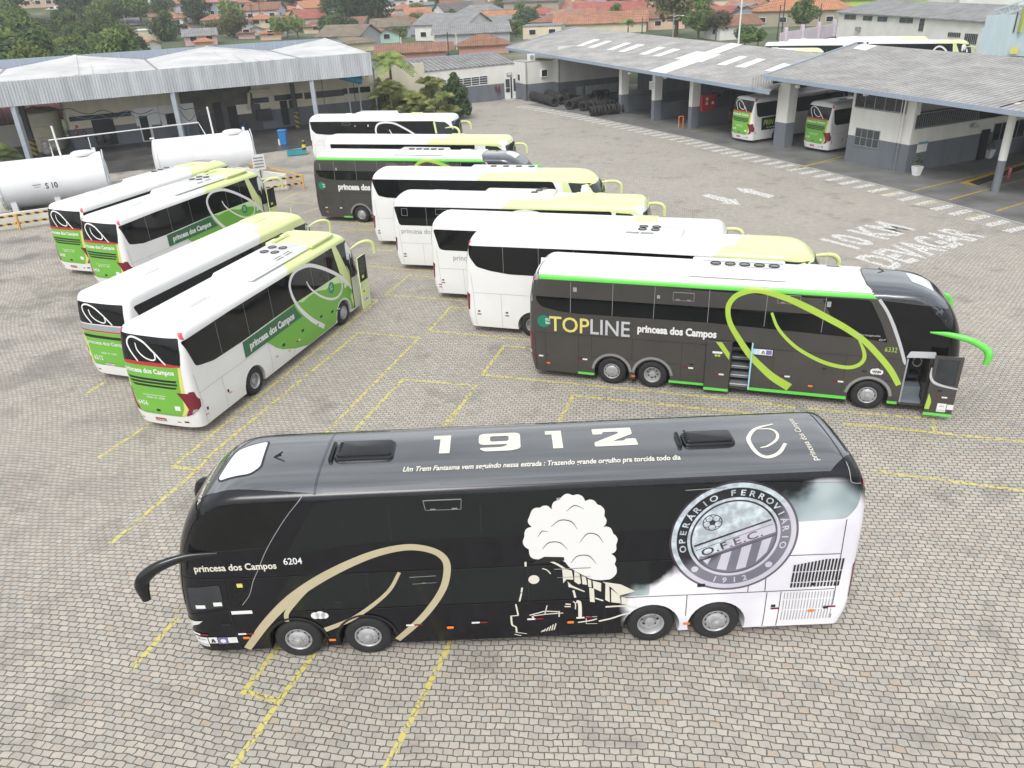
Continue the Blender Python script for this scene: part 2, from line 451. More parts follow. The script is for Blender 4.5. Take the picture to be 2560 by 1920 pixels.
def circ(c, r, n=40, ry=None): return [(c[0]+r*cos(2*pi*i/n), c[1]+(ry or r)*sin(2*pi*i/n)) for i in range(n)]
def rect(x0, z0, x1, z1): return [(x0, z0), (x1, z0), (x1, z1), (x0, z1)]
def rrect(x0, z0, x1, z1, r=.05, n=4):
    P = []
    for cx_, cz_, a0 in ((x1-r, z1-r, 0), (x0+r, z1-r, pi/2), (x0+r, z0+r, pi), (x1-r, z0+r, 3*pi/2)):
        for i in range(n+1):
            a = a0+pi/2*i/n; P.append((cx_+r*cos(a), cz_+r*sin(a)))
    return P
def rounded(P, r=.08, n=4):
    """polygon with its corners rounded"""
    out = []; k = len(P)
    for i in range(k):
        a, b, c = Vector(P[i-1]), Vector(P[i]), Vector(P[(i+1) % k])
        u = (a-b); v = (c-b); rr = min(r, u.length*.45, v.length*.45); p = b+u.normalized()*rr; q = b+v.normalized()*rr
        for j in range(n+1):
            t = j/n; out.append(tuple(p*(1-t)**2+b*2*t*(1-t)+q*t*t))
    return out

# ---- wheels: tyre (the wheel) and rim, shared meshes, axle along local y, outer face at y=0 towards -y
def wheel_meshes():
    t = MB(); M = Matrix.Rotation(pi/2, 4, 'X')
    R_ = .515
    prof = [(.285, -.02), (.30, .012), (.335, .022), (.40, .03), (.455, .022), (.487, 0), (.508, -.03), (R_, -.05), (R_, -.10), (R_-.008, -.105), (R_-.008, -.118), (R_, -.123), (R_, -.19), (R_-.008, -.195), (R_-.008, -.205), (R_, -.21), (R_, -.26), (.50, -.28), (.45, -.3), (.29, -.3)]
    t.lathe(prof, 40, M); tm = t.mesh('tyre', 40); tm.materials.append(BLACKR)
    def rim(dished):
        r = MB()
        if not dished:
            prof = [(.292, -.03), (.29, .012), (.278, .016), (.262, .004), (.25, -.03), (.225, -.035), (.215, .01), (.16, .045), (.115, .05), (.10, .052), (.097, .075), (.06, .08), (.05, .10), (.001, .105)]
        else:
            prof = [(.292, -.03), (.29, .012), (.278, .016), (.262, .0), (.245, -.06), (.235, -.13), (.20, -.145), (.14, -.15), (.115, -.13), (.11, -.06), (.08, -.05), (.06, -.045), (.001, -.04)]
        r.lathe(prof, 40, M)
        for k in range(10):
            a = 2*pi*k/10
            if not dished:
                c = M @ Vector((.225*cos(a), .225*sin(a), -.012)); r.lathe([(.022, 0), (.022, .006), (.001, .006)], 10, Matrix.Translation(c) @ M, mi=1)
                c = M @ Vector((.135*cos(a+.2), .135*sin(a+.2), .046)); r.lathe([(.017, 0), (.016, .02), (.001, .022)], 8, Matrix.Translation(c) @ M)
            elif k < 8:
                a = 2*pi*k/8; c = M @ Vector((.175*cos(a), .175*sin(a), -.146)); r.lathe([(.03, 0), (.03, .004), (.001, .004)], 12, Matrix.Translation(c) @ M, mi=1)
        rm = r.mesh('rim', 40); rm.materials.append(STEEL); rm.materials.append(BLACKT); return rm
    return tm, rim(False), rim(True)
TYRE, RIM, RIMD = wheel_meshes()
def wheel(parent, x, sg, W=2.58, dished=False):
    w = bpy.data.objects.new('wheel', TYRE); COL.objects.link(w); w.parent = parent
    w.location = (x, sg*(W/2-.045), .515); w.rotation_euler = (0, random.uniform(0, 6), 0 if sg < 0 else pi)
    w.rotation_mode = 'ZYX'
    w.rotation_euler = (0, random.uniform(0, 1), 0 if sg < 0 else pi)
    r = bpy.data.objects.new('rim', RIMD if dished else RIM); COL.objects.link(r); r.parent = w
    return w
def fan(mb, c, r=.17, mi=0, mj=1):
    M = Matrix.Translation(c)
    mb.lathe([(r, 0), (r, .03), (r*.82, .035), (r*.82, .012)], 20, M, mi=mi); mb.lathe([(r*.82, .012), (r*.3, .012), (r*.3, .035), (.001, .04)], 20, M, mi=mj)
def fans(parent, pts, r=.17):
    for c in pts:
        f = MB(); fan(f, c, r); f.build('fan', [BLACKT, GREYR], parent, 40)
def mirror(parent, mt, P, rad, flat=.75, glass_at=True):
    m = MB(); Q = cr(P, 6); k = len(P); rr = []
    for i in range(len(Q)):
        t = i/6; a = min(int(t), k-2); rr.append(rad[a]+(rad[a+1]-rad[a])*(t-a))
    m.tube(Q, rr, 10, flat=flat)
    return m.build('side_mirror', mt, parent, 50)
def rear_cuts(B): return [sg*B.hw(1.5)*q for q in (.3, .55, .7, .8, .87, .92, .95, .97, .985, .995) for sg in (1, -1)]
def front_x(B, z=None): return [B.L-2.6+.1*i for i in range(26)]
# ---------------------------------------------------------------- ground
def sstep(a, b, x): t = min(1, max(0, (x-a)/(b-a))); return t*t*(3-2*t)
def TZ(x, y):
    """height of the land: a level yard, then a hillside town"""
    d = math.hypot(x, y); az = math.atan2(x, max(y, 1e-3))
    e = 120-16*sstep(-.25, -.5, az)
    lf = sstep(-.08, -.3, az)
    h = 1.0*sstep(e, e+14, d)+.010*max(0, d-e-14)+(.035+.035*lf)*max(0, d-240)+.03*lf*max(0, d-170)
    h += .8*sin(x*.021+1)*sin(y*.017)*sstep(e+40, e+120, d)
    return h
def TG(u, v, lo=60, hi=900):
    """where a sight line meets the land"""
    d = ray(u, v); hd = math.hypot(d.x, d.y); d = d/hd; r = lo
    while r < hi:
        p = CAM+d*r
        if p.z <= TZ(p.x, p.y):
            a, b = r-1.0, r
            for _ in range(16):
                m_ = (a+b)/2; p = CAM+d*m_
                if p.z <= TZ(p.x, p.y): b = m_
                else: a = m_
            p = CAM+d*b; return Vector((p.x, p.y, TZ(p.x, p.y)))
        r += 1.0
    p = CAM+d*hi; return Vector((p.x, p.y, TZ(p.x, p.y)))
def land():
    xs = [-700+25*i for i in range(57)]; ys = [-60, -20, 0]+[20*i for i in range(1, 5)]+[90+8*i for i in range(40)]+[430+30*i for i in range(30)]
    V = [(x, y, TZ(x, y)-.012) for y in ys for x in xs]; n = len(xs)
    F = [(j*n+i, j*n+i+1, (j+1)*n+i+1, (j+1)*n+i) for j in range(len(ys)-1) for i in range(n-1)]
    me = bpy.data.meshes.new('ground'); me.from_pydata(V, [], F); me.update(); smooth(me, 60)
    m = mat('hill_soil_grass', (.10, .12, .05), .95, var=0); t, nn, b = nodes(m); tc = nn.new('ShaderNodeTexCoord')
    f = noise(t, tc.outputs['Object'], .05, 6, .6); f2 = noise(t, tc.outputs['Object'], .9, 3)
    c = ramp(t, f, [(.35, (.045, .075, .025)), (.52, (.09, .12, .05)), (.62, (.20, .18, .13)), (.75, (.28, .25, .21))])
    t.links.new(mix(t, math_n(t, 'MULTIPLY', f2, .5), c, (.05, .07, .03)), b.inputs['Base Color'])
    tag(link('ground', me, m), kind='structure')
land()
def paving_mat():
    m = bpy.data.materials.new('stone_setts'); m.use_nodes = True; t, n, b = nodes(m)
    tc = n.new('ShaderNodeTexCoord'); P = tc.outputs['Object']
    # slow drift of the courses, then uneven stone edges
    def warp(vec, scale, amt, detail=2):
        nz = n.new('ShaderNodeTexNoise'); nz.inputs['Scale'].default_value = scale; nz.inputs['Detail'].default_value = detail
        t.links.new(vec, nz.inputs['Vector'])
        s = n.new('ShaderNodeVectorMath'); s.operation = 'SUBTRACT'; t.links.new(nz.outputs['Color'], s.inputs[0]); s.inputs[1].default_value = (.5, .5, .5)
        k = n.new('ShaderNodeVectorMath'); k.operation = 'SCALE'; t.links.new(s.outputs[0], k.inputs[0]); k.inputs[3].default_value = amt
        a = n.new('ShaderNodeVectorMath'); a.operation = 'ADD'; t.links.new(vec, a.inputs[0]); t.links.new(k.outputs[0], a.inputs[1])
        return a.outputs[0]
    v1 = warp(P, .06, 3.2, 1); v2 = warp(v1, .9, .16, 2); v3 = warp(v2, 6, .08, 2)
    mp_ = n.new('ShaderNodeMapping'); mp_.inputs['Rotation'].default_value = (0, 0, radians(8)); t.links.new(v3, mp_.inputs[0])
    br = n.new('ShaderNodeTexBrick'); br.offset = .5; br.inputs['Scale'].default_value = 1
    for k, x in (('Mortar Size', .014), ('Mortar Smooth', .6), ('Bias', 0), ('Brick Width', .21), ('Row Height', .148)): br.inputs[k].default_value = x
    br.inputs['Color1'].default_value = (0, 0, 0, 1); br.inputs['Color2'].default_value = (1, 1, 1, 1); br.inputs['Mortar'].default_value = (.5, .5, .5, 1)
    t.links.new(mp_.outputs[0], br.inputs['Vector'])
    st = ramp(t, br.outputs['Color'], [(0, (.22, .21, .20)), (.22, (.37, .35, .31)), (.4, (.28, .275, .255)), (.55, (.44, .405, .355)), (.68, (.32, .315, .30)), (.8, (.48, .44, .38)), (.9, (.37, .31, .25)), (.955, (.42, .40, .37)), (1, (.36, .25, .15))])
    st = mix(t, .35, st, ramp(t, noise(t, P, 9, 5, .7), [(.3, (.24, .23, .22)), (.7, (.50, .48, .44))]))
    big = noise(t, P, .16, 5, .6)
    st = mix(t, .35, st, ramp(t, big, [(.32, (.29, .275, .25)), (.5, (.39, .37, .335)), (.68, (.46, .43, .385))]), 'MIX')
    # damp, oily stains, mostly on the left side and by the fuel tanks
    sp = n.new('ShaderNodeSeparateXYZ'); t.links.new(P, sp.inputs[0])
    lf = n.new('ShaderNodeMapRange'); lf.inputs[1].default_value = -8; lf.inputs[2].default_value = -22; t.links.new(sp.outputs[0], lf.inputs[0])
    sn = n.new('ShaderNodeMapRange'); sn.inputs[1].default_value = .48; sn.inputs[2].default_value = .62; t.links.new(noise(t, P, .33, 6, .62), sn.inputs[0])
    stn = math_n(t, 'MULTIPLY', math_n(t, 'MULTIPLY', sn.outputs[0], lf.outputs[0]), .72)
    st = mix(t, stn, st, (.10, .097, .094))
    sn2 = n.new('ShaderNodeMapRange'); sn2.inputs[1].default_value = .56; sn2.inputs[2].default_value = .70; t.links.new(noise(t, P, .55, 5, .6), sn2.inputs[0])
    st = mix(t, math_n(t, 'MULTIPLY', sn2.outputs[0], .55), st, (.15, .145, .135))
    st = mix(t, 1, st, (1.06, 1.03, .99), 'MULTIPLY')
    mort = mix(t, noise(t, P, 1.2, 3), (.09, .083, .07), (.15, .14, .115))
    col = mix(t, br.outputs['Fac'], st, mort)
    t.links.new(col, b.inputs['Base Color'])
    rg = n.new('ShaderNodeMapRange'); rg.inputs[3].default_value = .88; rg.inputs[4].default_value = .45; t.links.new(stn, rg.inputs[0]); t.links.new(rg.outputs[0], b.inputs['Roughness'])
    h = math_n(t, 'ADD', math_n(t, 'MULTIPLY', br.outputs['Fac'], -1), math_n(t, 'MULTIPLY', noise(t, P, 22, 3), .25))
    bp = n.new('ShaderNodeBump'); bp.inputs['Strength'].default_value = .8; bp.inputs['Distance'].default_value = .02; t.links.new(h, bp.inputs['Height']); t.links.new(bp.outputs[0], b.inputs['Normal'])
    return m, (v3, br)
PAVE, _ = paving_mat()
yd = MB(); yd.face([(-75, -14, 0), (60, -14, 0), (60, 62, 0), (36, 92, 0), (22, 118, 0), (-16, 118, 0), (-75, 92, 0)])
tag(yd.build('yard_paving', PAVE), kind='structure')
# painted lines: worn paint that skips the joints between the stones
def worn_paint(name, col, keep=.42, rough=.6):
    m = bpy.data.materials.new(name); m.use_nodes = True; t, n, b = nodes(m); tc = n.new('ShaderNodeTexCoord')
    P = tc.outputs['Object']
    vv = n.new('ShaderNodeTexVoronoi'); vv.feature = 'DISTANCE_TO_EDGE'; vv.inputs['Scale'].default_value = 5.2; t.links.new(P, vv.inputs['Vector'])
    a = n.new('ShaderNodeMapRange'); a.inputs[1].default_value = .03; a.inputs[2].default_value = .09; t.links.new(vv.outputs['Distance'], a.inputs[0])
    w = n.new('ShaderNodeMapRange'); w.inputs[1].default_value = keep-.07; w.inputs[2].default_value = keep+.07; t.links.new(noise(t, P, 2.2, 5, .65), w.inputs[0])
    al = math_n(t, 'MULTIPLY', a.outputs[0], w.outputs[0])
    b.inputs['Base Color'].default_value = (*col, 1); b.inputs['Roughness'].default_value = rough
    tr = n.new('ShaderNodeBsdfTransparent'); mx = n.new('ShaderNodeMixShader'); o = n['Material Output']
    t.links.new(al, mx.inputs[0]); t.links.new(tr.outputs[0], mx.inputs[1]); t.links.new(b.outputs[0], mx.inputs[2]); t.links.new(mx.outputs[0], o.inputs[0])
    return m
PYEL = worn_paint('worn_yellow_paint', (.55, .48, .14), .22); PWHT = worn_paint('worn_white_paint', (.66, .66, .64), .36)
PWHT2 = worn_paint('road_white_paint', (.64, .64, .62), .27)
LINES = [[(943, 751.6), (464, 1140), (433, 1167), (494, 1174)], [(926, 748), (943, 751.6)], [(1047, 845), (960, 836.6), (897.8, 831), (522, 1140), (494, 1174), (320, 1323), (280, 1356)], [(1047, 845), (827, 1070), (770, 1130)], [(1117, 1062), (1190, 963), (1007, 949), (891, 1070), (840, 1130)],
 [(376, 1059), (243, 1146)], [(262, 955), (215, 985)], [(1840, 999), (1204.9, 937), (1261.8, 864), (1330, 871)], [(1399, 1051), (1432.7, 989), (1840, 1030), (1879, 1036)], [(1840, 999), (1984, 1019)], [(2025, 1022), (2329, 1047), (2337, 1078)], [(2111, 1059), (2560, 1104)], [(2187, 1178), (2560, 1227)],
 [(441, 1548), (330, 1672)], [(1147, 1020), (1111, 1063)], [(740, 1560), (693, 1621), (609, 1730), (697.5, 1752), (776.6, 1646), (830, 1570)], [(697.5, 1752), (580, 1925)], [(1150, 1565), (1127, 1605), (1043, 1770), (962, 1925)],
 [(1330, 850), (1072.8, 826.7), (1126.5, 767.6), (1180, 771)], [(1160, 752), (964.5, 737), (1023, 687.6), (1080, 693)], [(914.7, 665), (1075, 679)], [(921, 610), (990, 613)], [(926, 624), (982, 627)], [(890, 556), (930, 561)], [(850, 577), (930, 572)], [(786, 511), (702, 502), (743, 482), (790, 484)], [(795, 552), (930, 562)], [(760, 532), (795, 520)],
 [(856, 570), (932, 577)], [(2200, 487), (2258, 477)], [(2300, 512), (2360, 500)], [(2420, 543), (2480, 530)]]
pl = MB()
for L_ in LINES:
    pts = [G(*p) for p in L_]
    for a, b in zip(pts, pts[1:]):
        d = (b-a); d.z = 0
        if d.length < .01: continue
        d.normalize(); n_ = Vector((-d.y, d.x, 0))*.065; a_, b_ = a-d*.05, b+d*.05
        zl_ = .003+.0004*(len(pl.f) % 12); pl.face([(p.x, p.y, zl_) for p in (a_-n_, b_-n_, b_+n_, a_+n_)])
tag(pl.build('parking_lines', PYEL), kind='structure')
# white road markings
mk = MB()
def quad_px(*pts, z=.004): mk.face([(p.x, p.y, z) for p in (G(*q) for q in pts)])
def zpx(x, y): return (1720+x/2.6333, 440+y/2.6333)
for pts in ([(90, 130), (130, 118), (300, 155), (312, 150), (345, 190), (215, 180), (240, 172)], [(575, 130), (530, 145), (395, 110), (360, 112), (315, 77), (440, 86), (425, 93)]):
    mk.face([(p.x, p.y, .004) for p in (G(*zpx(*q)) for q in pts)])
for k in range(46):
    if k in (): continue
    t = k/45; cx_ = 1330+(2590-1330)*t; e = [(1330, 258), (1480, 288), (1600, 315), (1740, 350), (1850, 380), (2100, 448), (2300, 499), (2590, 580)]
    # stripes follow the edge of the workshop slab
    break
EDGE = [(1318, 262), (1440, 284), (1600, 318), (1730, 346), (1850, 377), (2081, 432), (2200, 462), (2330, 496), (2450, 528), (2600, 572)]
EW = [G(*p) for p in EDGE]; EL = [0]
for a, b in zip(EW, EW[1:]): EL.append(EL[-1]+(b-a).length)
def edge_at(s):
    for i in range(len(EL)-1):
        if s <= EL[i+1] or i == len(EL)-2:
            t = (s-EL[i])/(EL[i+1]-EL[i]); return EW[i].lerp(EW[i+1], t), (EW[i+1]-EW[i]).normalized()
s_ = 1.0
WN = Vector((.9072, .4206, 0)); UN = Vector((.4206, -.9072, 0))
while s_ < EL[-1]-.5:
    p, d = edge_at(s_); o = p-WN*.25; q = o-WN*1.75
    w_ = UN*.27
    mk.face([(x.x, x.y, .004) for x in (q-w_, q+w_, o+w_, o-w_)]); s_ += 1.28
def ground_text(s, corner, right, up):
    V, Fc = glyphs(s, 1.0, .03); x0 = min(v[0] for v in V); x1 = max(v[0] for v in V)
    c, r, u = G(*zpx(*corner)), G(*zpx(*right)), G(*zpx(*up)); ex = (r-c)/(x1-x0); ey = (u-c)/.73; o = len(mk.v)
    for v in V: p = c+ex*(v[0]-x0)+ey*v[1]; mk.v.append((p.x, p.y, .004))
    for f in Fc: mk.f.append(tuple(o+i for i in f)); mk.mi.append(0)
ground_text('10 KM', (1105, 480), (1500, 350), (850, 415)); ground_text('DEVAGAR', (1335, 615), (1960, 395), (1085, 535))
tag(mk.build('road_markings', PWHT2), kind='structure')
# ---------------------------------------------------------------- building helpers
def two_tone(name, up, lo, zsplit, rough=.8):
    m = mat(name, up, rough, var=0); t, n, b = nodes(m); tc = n.new('ShaderNodeTexCoord'); sp = n.new('ShaderNodeSeparateXYZ'); t.links.new(tc.outputs['Object'], sp.inputs[0])
    f = math_n(t, 'GREATER_THAN', sp.outputs[2], zsplit)
    mpn = n.new('ShaderNodeMapping'); mpn.inputs['Scale'].default_value = (1, 1, .25); t.links.new(tc.outputs['Object'], mpn.inputs[0])
    nz = noise(t, mpn.outputs[0], 1.1, 5, .6); u, l = Vector(up), Vector(lo)
    cu = ramp(t, nz, [(.3, tuple(u*.86)), (.65, tuple(u))]); cl_ = ramp(t, nz, [(.3, tuple(l*.8)), (.65, tuple(l))])
    t.links.new(mix(t, f, cl_, cu), b.inputs['Base Color']); return m
WALLW = two_tone('white_wall_grey_dado', (.70, .69, .64), (.155, .17, .19), 1.95)
WALLC = two_tone('cream_wall_grey_dado', (.62, .58, .45), (.15, .165, .185), 1.9)
PILW = two_tone('white_pillar_grey_base', (.72, .71, .67), (.17, .185, .21), 2.0)
WALLP = mat('white_plaster', (.70, .69, .65), .85, var=.1, vs=.6)
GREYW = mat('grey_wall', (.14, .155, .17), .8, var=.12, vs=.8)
BLUEG = mat('blue_grey_flashing', (.28, .33, .40), .5, var=.08)
GALV = mat('weathered_sheet_metal', (.50, .52, .54), .55, metal=.1, var=.22, vs=1.6, streak=True)
POLEG = mat('grey_steel_post', (.36, .39, .43), .5, var=.1)
DARKP = mat('dark_steel_post', (.05, .05, .05), .6, var=.2)
FRAMEG = mat('grey_window_frame', (.25, .26, .27), .5, var=.08)
FRAMEW = mat('white_window_frame', (.72, .72, .70), .5, var=.04)
PANE = glass('window_pane', (.05, .06, .065), .08)
PANED = glass('dark_window_pane', (.018, .02, .022), .1)
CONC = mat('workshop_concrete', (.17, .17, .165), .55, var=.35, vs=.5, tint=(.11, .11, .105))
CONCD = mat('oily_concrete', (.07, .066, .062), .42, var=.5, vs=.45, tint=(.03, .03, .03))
KERB = mat('kerb_concrete', (.36, .35, .33), .85, var=.15)
def sheet_roof(name, c1, c2, axis, pitch, rough=.85, moss=.25, strength=.5):
    """corrugated or tiled sheets; axis = direction across the corrugation"""
    m = mat(name, c1, rough, var=0); t, n, b = nodes(m); tc = n.new('ShaderNodeTexCoord'); P = tc.outputs['Object']
    dt = n.new('ShaderNodeVectorMath'); dt.operation = 'DOT_PRODUCT'; t.links.new(P, dt.inputs[0]); dt.inputs[1].default_value = (*axis, 0)
    s = math_n(t, 'SINE', math_n(t, 'MULTIPLY', dt.outputs['Value'], 2*pi/pitch))
    big = noise(t, P, .5, 6, .65); fine = noise(t, P, 3.5, 5, .7)
    f = math_n(t, 'ADD', math_n(t, 'MULTIPLY', big, .6), math_n(t, 'MULTIPLY', fine, .4))
    c = ramp(t, f, [(.36, c2), (.52, c1), (.66, tuple(min(1, x*1.35) for x in c1))])
    sh = n.new('ShaderNodeMapRange'); sh.inputs[1].default_value = -1; sh.inputs[2].default_value = 1; sh.inputs[3].default_value = .62; sh.inputs[4].default_value = 1.12; t.links.new(s, sh.inputs[0])
    t.links.new(mix(t, strength, c, sh.outputs[0], 'MULTIPLY'), b.inputs['Base Color'])
    bp = n.new('ShaderNodeBump'); bp.inputs['Strength'].default_value = .7; bp.inputs['Distance'].default_value = pitch*.25; t.links.new(s, bp.inputs['Height']); t.links.new(bp.outputs[0], b.inputs['Normal'])
    return m
class Site:
    """a thing whose parts are given in world coordinates"""
    def __init__(s, name, label, cat, loc, group=None, rotz=0.0):
        s.loc = Vector(loc); s.root = thing(name, label, cat, loc, 0, group)
    def add(s, name, mb, mats, sm=None, parent=None):
        mb.v = [(v[0]-s.loc.x, v[1]-s.loc.y, v[2]-s.loc.z) for v in mb.v]
        o = mb.build(name, mats, parent or s.root, sm); return o
def wallseg(mb, p, q, z0, z1, th=.2, mi=0):
    p, q = Vector(p[:2]).to_3d(), Vector(q[:2]).to_3d(); d = (q-p).normalized(); n = Vector((-d.y, d.x, 0))*th
    B_ = [p, q, q+n, p+n]; mb.hexa([(x.x, x.y, z0) for x in B_], [(x.x, x.y, z1) for x in B_], mi)
def onwall(u, v, p, d):
    """(distance along, height) where a sight line meets the upright plane through p along d"""
    n = Vector((-d.y, d.x, 0)); r = ray(u, v); t = n.dot(Vector((p[0], p[1], 0))-Vector((0, 0, 0)))/n.dot(Vector((r.x, r.y, 0))); P = CAM+r*t
    return (P-Vector((p[0], p[1], 0))).dot(Vector((d.x, d.y, 0))), P.z
def onplane(u, v, a, n):
    r = ray(u, v); return CAM+r*(n.dot(a-CAM)/n.dot(r))
def slab4(P, th=.12):
    return [(x[0], x[1], x[2]-th) for x in P], [tuple(x) for x in P]
def winbox(site, p, d, s0, s1, z0, z1, out=1, frame=FRAMEG, pane=PANE, nx=2, nz=1, name='window', depth=.06, fw=.05):
    """framed window on the upright plane through p along d; out: side (+1 left of d, -1 right) facing outside"""
    n = Vector((-d.y, d.x, 0))*out; p = Vector((p[0], p[1], 0))
    f = MB()
    def bar(a0, a1, b0, b1, e0, e1, mb):
        q = [p+d*a0+n*e0, p+d*a1+n*e0, p+d*a1+n*e1, p+d*a0+n*e1]
        mb.hexa([(x.x, x.y, b0) for x in q], [(x.x, x.y, b1) for x in q])
    bar(s0, s1, z0, z0+fw, -.02, depth, f); bar(s0, s1, z1-fw, z1, -.02, depth, f)
    for i in range(nx+1):
        c = s0+(s1-s0)*i/nx; bar(max(s0, c-fw/2), min(s1, c+fw/2), z0+fw, z1-fw, -.02, depth-.004, f)
    for i in range(1, nz):
        c = z0+(z1-z0)*i/nz; bar(s0+fw, s1-fw, c-fw/3, c+fw/3, -.02, depth-.01, f)
    g = MB(); bar(s0+.01, s1-.01, z0+.01, z1-.01, -.03, .02, g)
    o = site.add(name, f, frame); site.add('pane', g, pane, parent=o); return o
WO = Vector((13.12, 88.05, 0))
def Wp(a, b, z=0.0): p = WO+UN*a+WN*b; return Vector((p.x, p.y, z))

# ---------------------------------------------------------------- workshop slab and right-hand building
sl_ = MB()
edge = [p-WN*.15 for p in EW]+[Wp(60, -4.2)]
inner = [p+WN*26 for p in edge]
for a, b, c, d in zip(edge, edge[1:], inner[1:], inner): sl_.hexa([(p.x, p.y, -.02) for p in (a, b, c, d)], [(p.x, p.y, .06) for p in (a, b, c, d)])
tag(sl_.build('workshop_floor', CONC), kind='structure')
kb = MB()
for a, b in zip(edge, edge[1:]): kb.hexa([(p.x, p.y, 0) for p in (a-WN*.14, b-WN*.14, b-WN*.002, a-WN*.002)], [(p.x, p.y, .075) for p in (a-WN*.14, b-WN*.14, b-WN*.002, a-WN*.002)])
tag(kb.build('kerb', KERB), kind='structure')
ln = MB()
for p, q in (((2282, 477), (2560, 410)), ((2372, 500), (2560, 448)), ((2490, 528), (2600, 494)), ((1990, 420), (2130, 385)), ((2090, 400), (2000, 418)), ((1730, 330), (1900, 300))):
    a, b = G(*p, .06), G(*q, .06); d = (b-a).normalized(); n_ = Vector((-d.y, d.x, 0))*.06
    ln.face([(x.x, x.y, .064) for x in (a-n_, b-n_, b+n_, a+n_)])
tag(ln.build('bay_lines', mat('ochre_floor_paint', (.50, .36, .05), .6, var=.3, vs=3)), kind='structure')
ws_ = Site('workshop_building', 'long workshop with a grey corrugated roof on white pillars', 'building', Wp(12, 4))
RA = sheet_roof('fibre_cement_roof', (.38, .37, .355), (.27, .26, .25), (UN.x, UN.y), .55, strength=.35)
RB = sheet_roof('fibre_cement_roof_ribbed', (.37, .36, .345), (.25, .24, .23), (UN.x, UN.y), .42, strength=.8)
A0, A1 = G(1263.5, 118.6, 5.6), G(1912, 225.5, 4.62); A3 = G(1440, 67, 7.3); A2 = onplane(2063, 134, A0, (A1-A0).cross(A3-A0).normalized())
A1 = A1+(A1-A0).normalized()*.6; A2 = A2+(A2-A3).normalized()*.6
B0, B1, B3 = G(1910, 188.6, 5.7), G(2560, 280, 5.2), G(2141, 109, 7.0); B2 = onplane(2560, 144, B0, (B1-B0).cross(B3-B0).normalized())
e_ = (B1-B0); B1 = B1+e_*.5; B2 = B2+(B2-B3)*.6
for nm, P, mt in (('roof', (A0, A1, A2, A3), RA), ('roof', (B0, B1, B2, B3), RB)):
    m = MB(); m.hexa(*slab4(P, .08)); bk = [P[3], P[2], P[2]+WN*9-Vector((0, 0, 2.2)), P[3]+WN*9-Vector((0, 0, 2.2))]; m.hexa(*slab4(bk, .08)); rf = ws_.add(nm, m, mt)
    m = MB(); m.beam(P[0]-Vector((0, 0, .12))-WN*.04, P[1]-Vector((0, 0, .12))-WN*.04, .10, .30); m.beam(P[0]-Vector((0, 0, .05)), P[3]-Vector((0, 0, .0)), .14, .26); ws_.add('roof_flashing', m, BLUEG)
    nrm_ = (P[1]-P[0]).cross(P[3]-P[0]).normalized()
    nrm_ = nrm_ if nrm_.z > 0 else -nrm_
    def z4(pts, k): return [(k[0]+x/k[2], k[1]+y/k[2]) for x, y in pts]
    if mt is RA:
        Q = [z4(q, (1400, 0, 3.95)) for q in ([(155, 455), (220, 455), (400, 390), (335, 388)], [(270, 470), (335, 470), (520, 405), (455, 403)], [(455, 495), (520, 495), (705, 425), (640, 422)], [(570, 510), (640, 512), (838, 442), (765, 437)], [(775, 537), (850, 540), (1043, 468), (975, 462)], [(910, 555), (985, 557), (1192, 487), (1120, 480)], [(870, 703), (1040, 722), (1400, 600), (1230, 578)], [(1135, 580), (1400, 612), (1590, 537), (1350, 507)], [(1430, 515), (1560, 528), (1800, 440), (1690, 425)], [(1545, 638), (1635, 645), (1855, 560), (1770, 555)], [(1725, 660), (1825, 668), (2035, 585), (1950, 578)], [(2015, 700), (2100, 708), (2285, 640), (2205, 625)])]
    else: Q = [z4(q, (1700, 0, 2.572)) for q in ([(1112, 312), (1192, 324), (1268, 294), (1170, 282)], )]
    for k, q in enumerate(Q):
        m = MB(); c = [onplane(u, v, P[0], nrm_)+nrm_*(.012+.002*(k % 3)) for u, v in q]; m.hexa([x-nrm_*.01 for x in c], c); ws_.add('roof_skylight', m, mat('milky_skylight', (.74, .74, .72), .5, var=.06, vs=1.5) if k == 0 and mt is RA else bpy.data.materials['milky_skylight'])
def eave_z(a, inset=0):
    return 4.55+.03*max(0, 12-a)*.6
for a, w_, dp in ((0, .5, .95), (6, .5, .9), (12, .5, .9), (23.9, 1.25, .9)):
    m = MB(); zt_ = 5.2 if a > 20 else eave_z(a)+.4
    q = [Wp(a-w_/2, -.3), Wp(a+w_/2, -.3), Wp(a+w_/2, -.3+dp), Wp(a-w_/2, -.3+dp)]; m.hexa([(x.x, x.y, 0) for x in q], [(x.x, x.y, zt_) for x in q]); ws_.add('pillar', m, PILW)
m = MB(); m.tube([Wp(43.0, -.2), Wp(43.0, -.2, 5.4)], .24, 14); ws_.add('pillar', m, PILW, 40)
for a, b1, h in ((0, 9, 1.7), (6, 11, 1.55), (12, 12, 1.6), (18, 12, 1.6)):
    m = MB(); wallseg(m, Wp(a, .7), Wp(a, b1), 0, h, .2); wallseg(m, Wp(a-.04, .7), Wp(a-.04, b1), h, h+.05, .28); ws_.add('partition_wall', m, GREYW)
m = MB(); wallseg(m, Wp(-17, 13.5), Wp(62, 13.5), 0, 5.4, .3); ws_.add('wall', m, WALLW)
for a in (2, 9, 16, 40, 48):      # grey panels on the shop's back wall, to read as dark openings
    m = MB(); q = [Wp(a, 13.45), Wp(a+3.6, 13.45), Wp(a+3.6, 13.3), Wp(a, 13.3)]; m.hexa([(x.x, x.y, .06) for x in q], [(x.x, x.y, 3.4) for x in q]); ws_.add('back_wall_panel', m, GREYW)
SHELF = mat('dark_shop_clutter', (.035, .035, .04), .7, var=.6, vs=2)
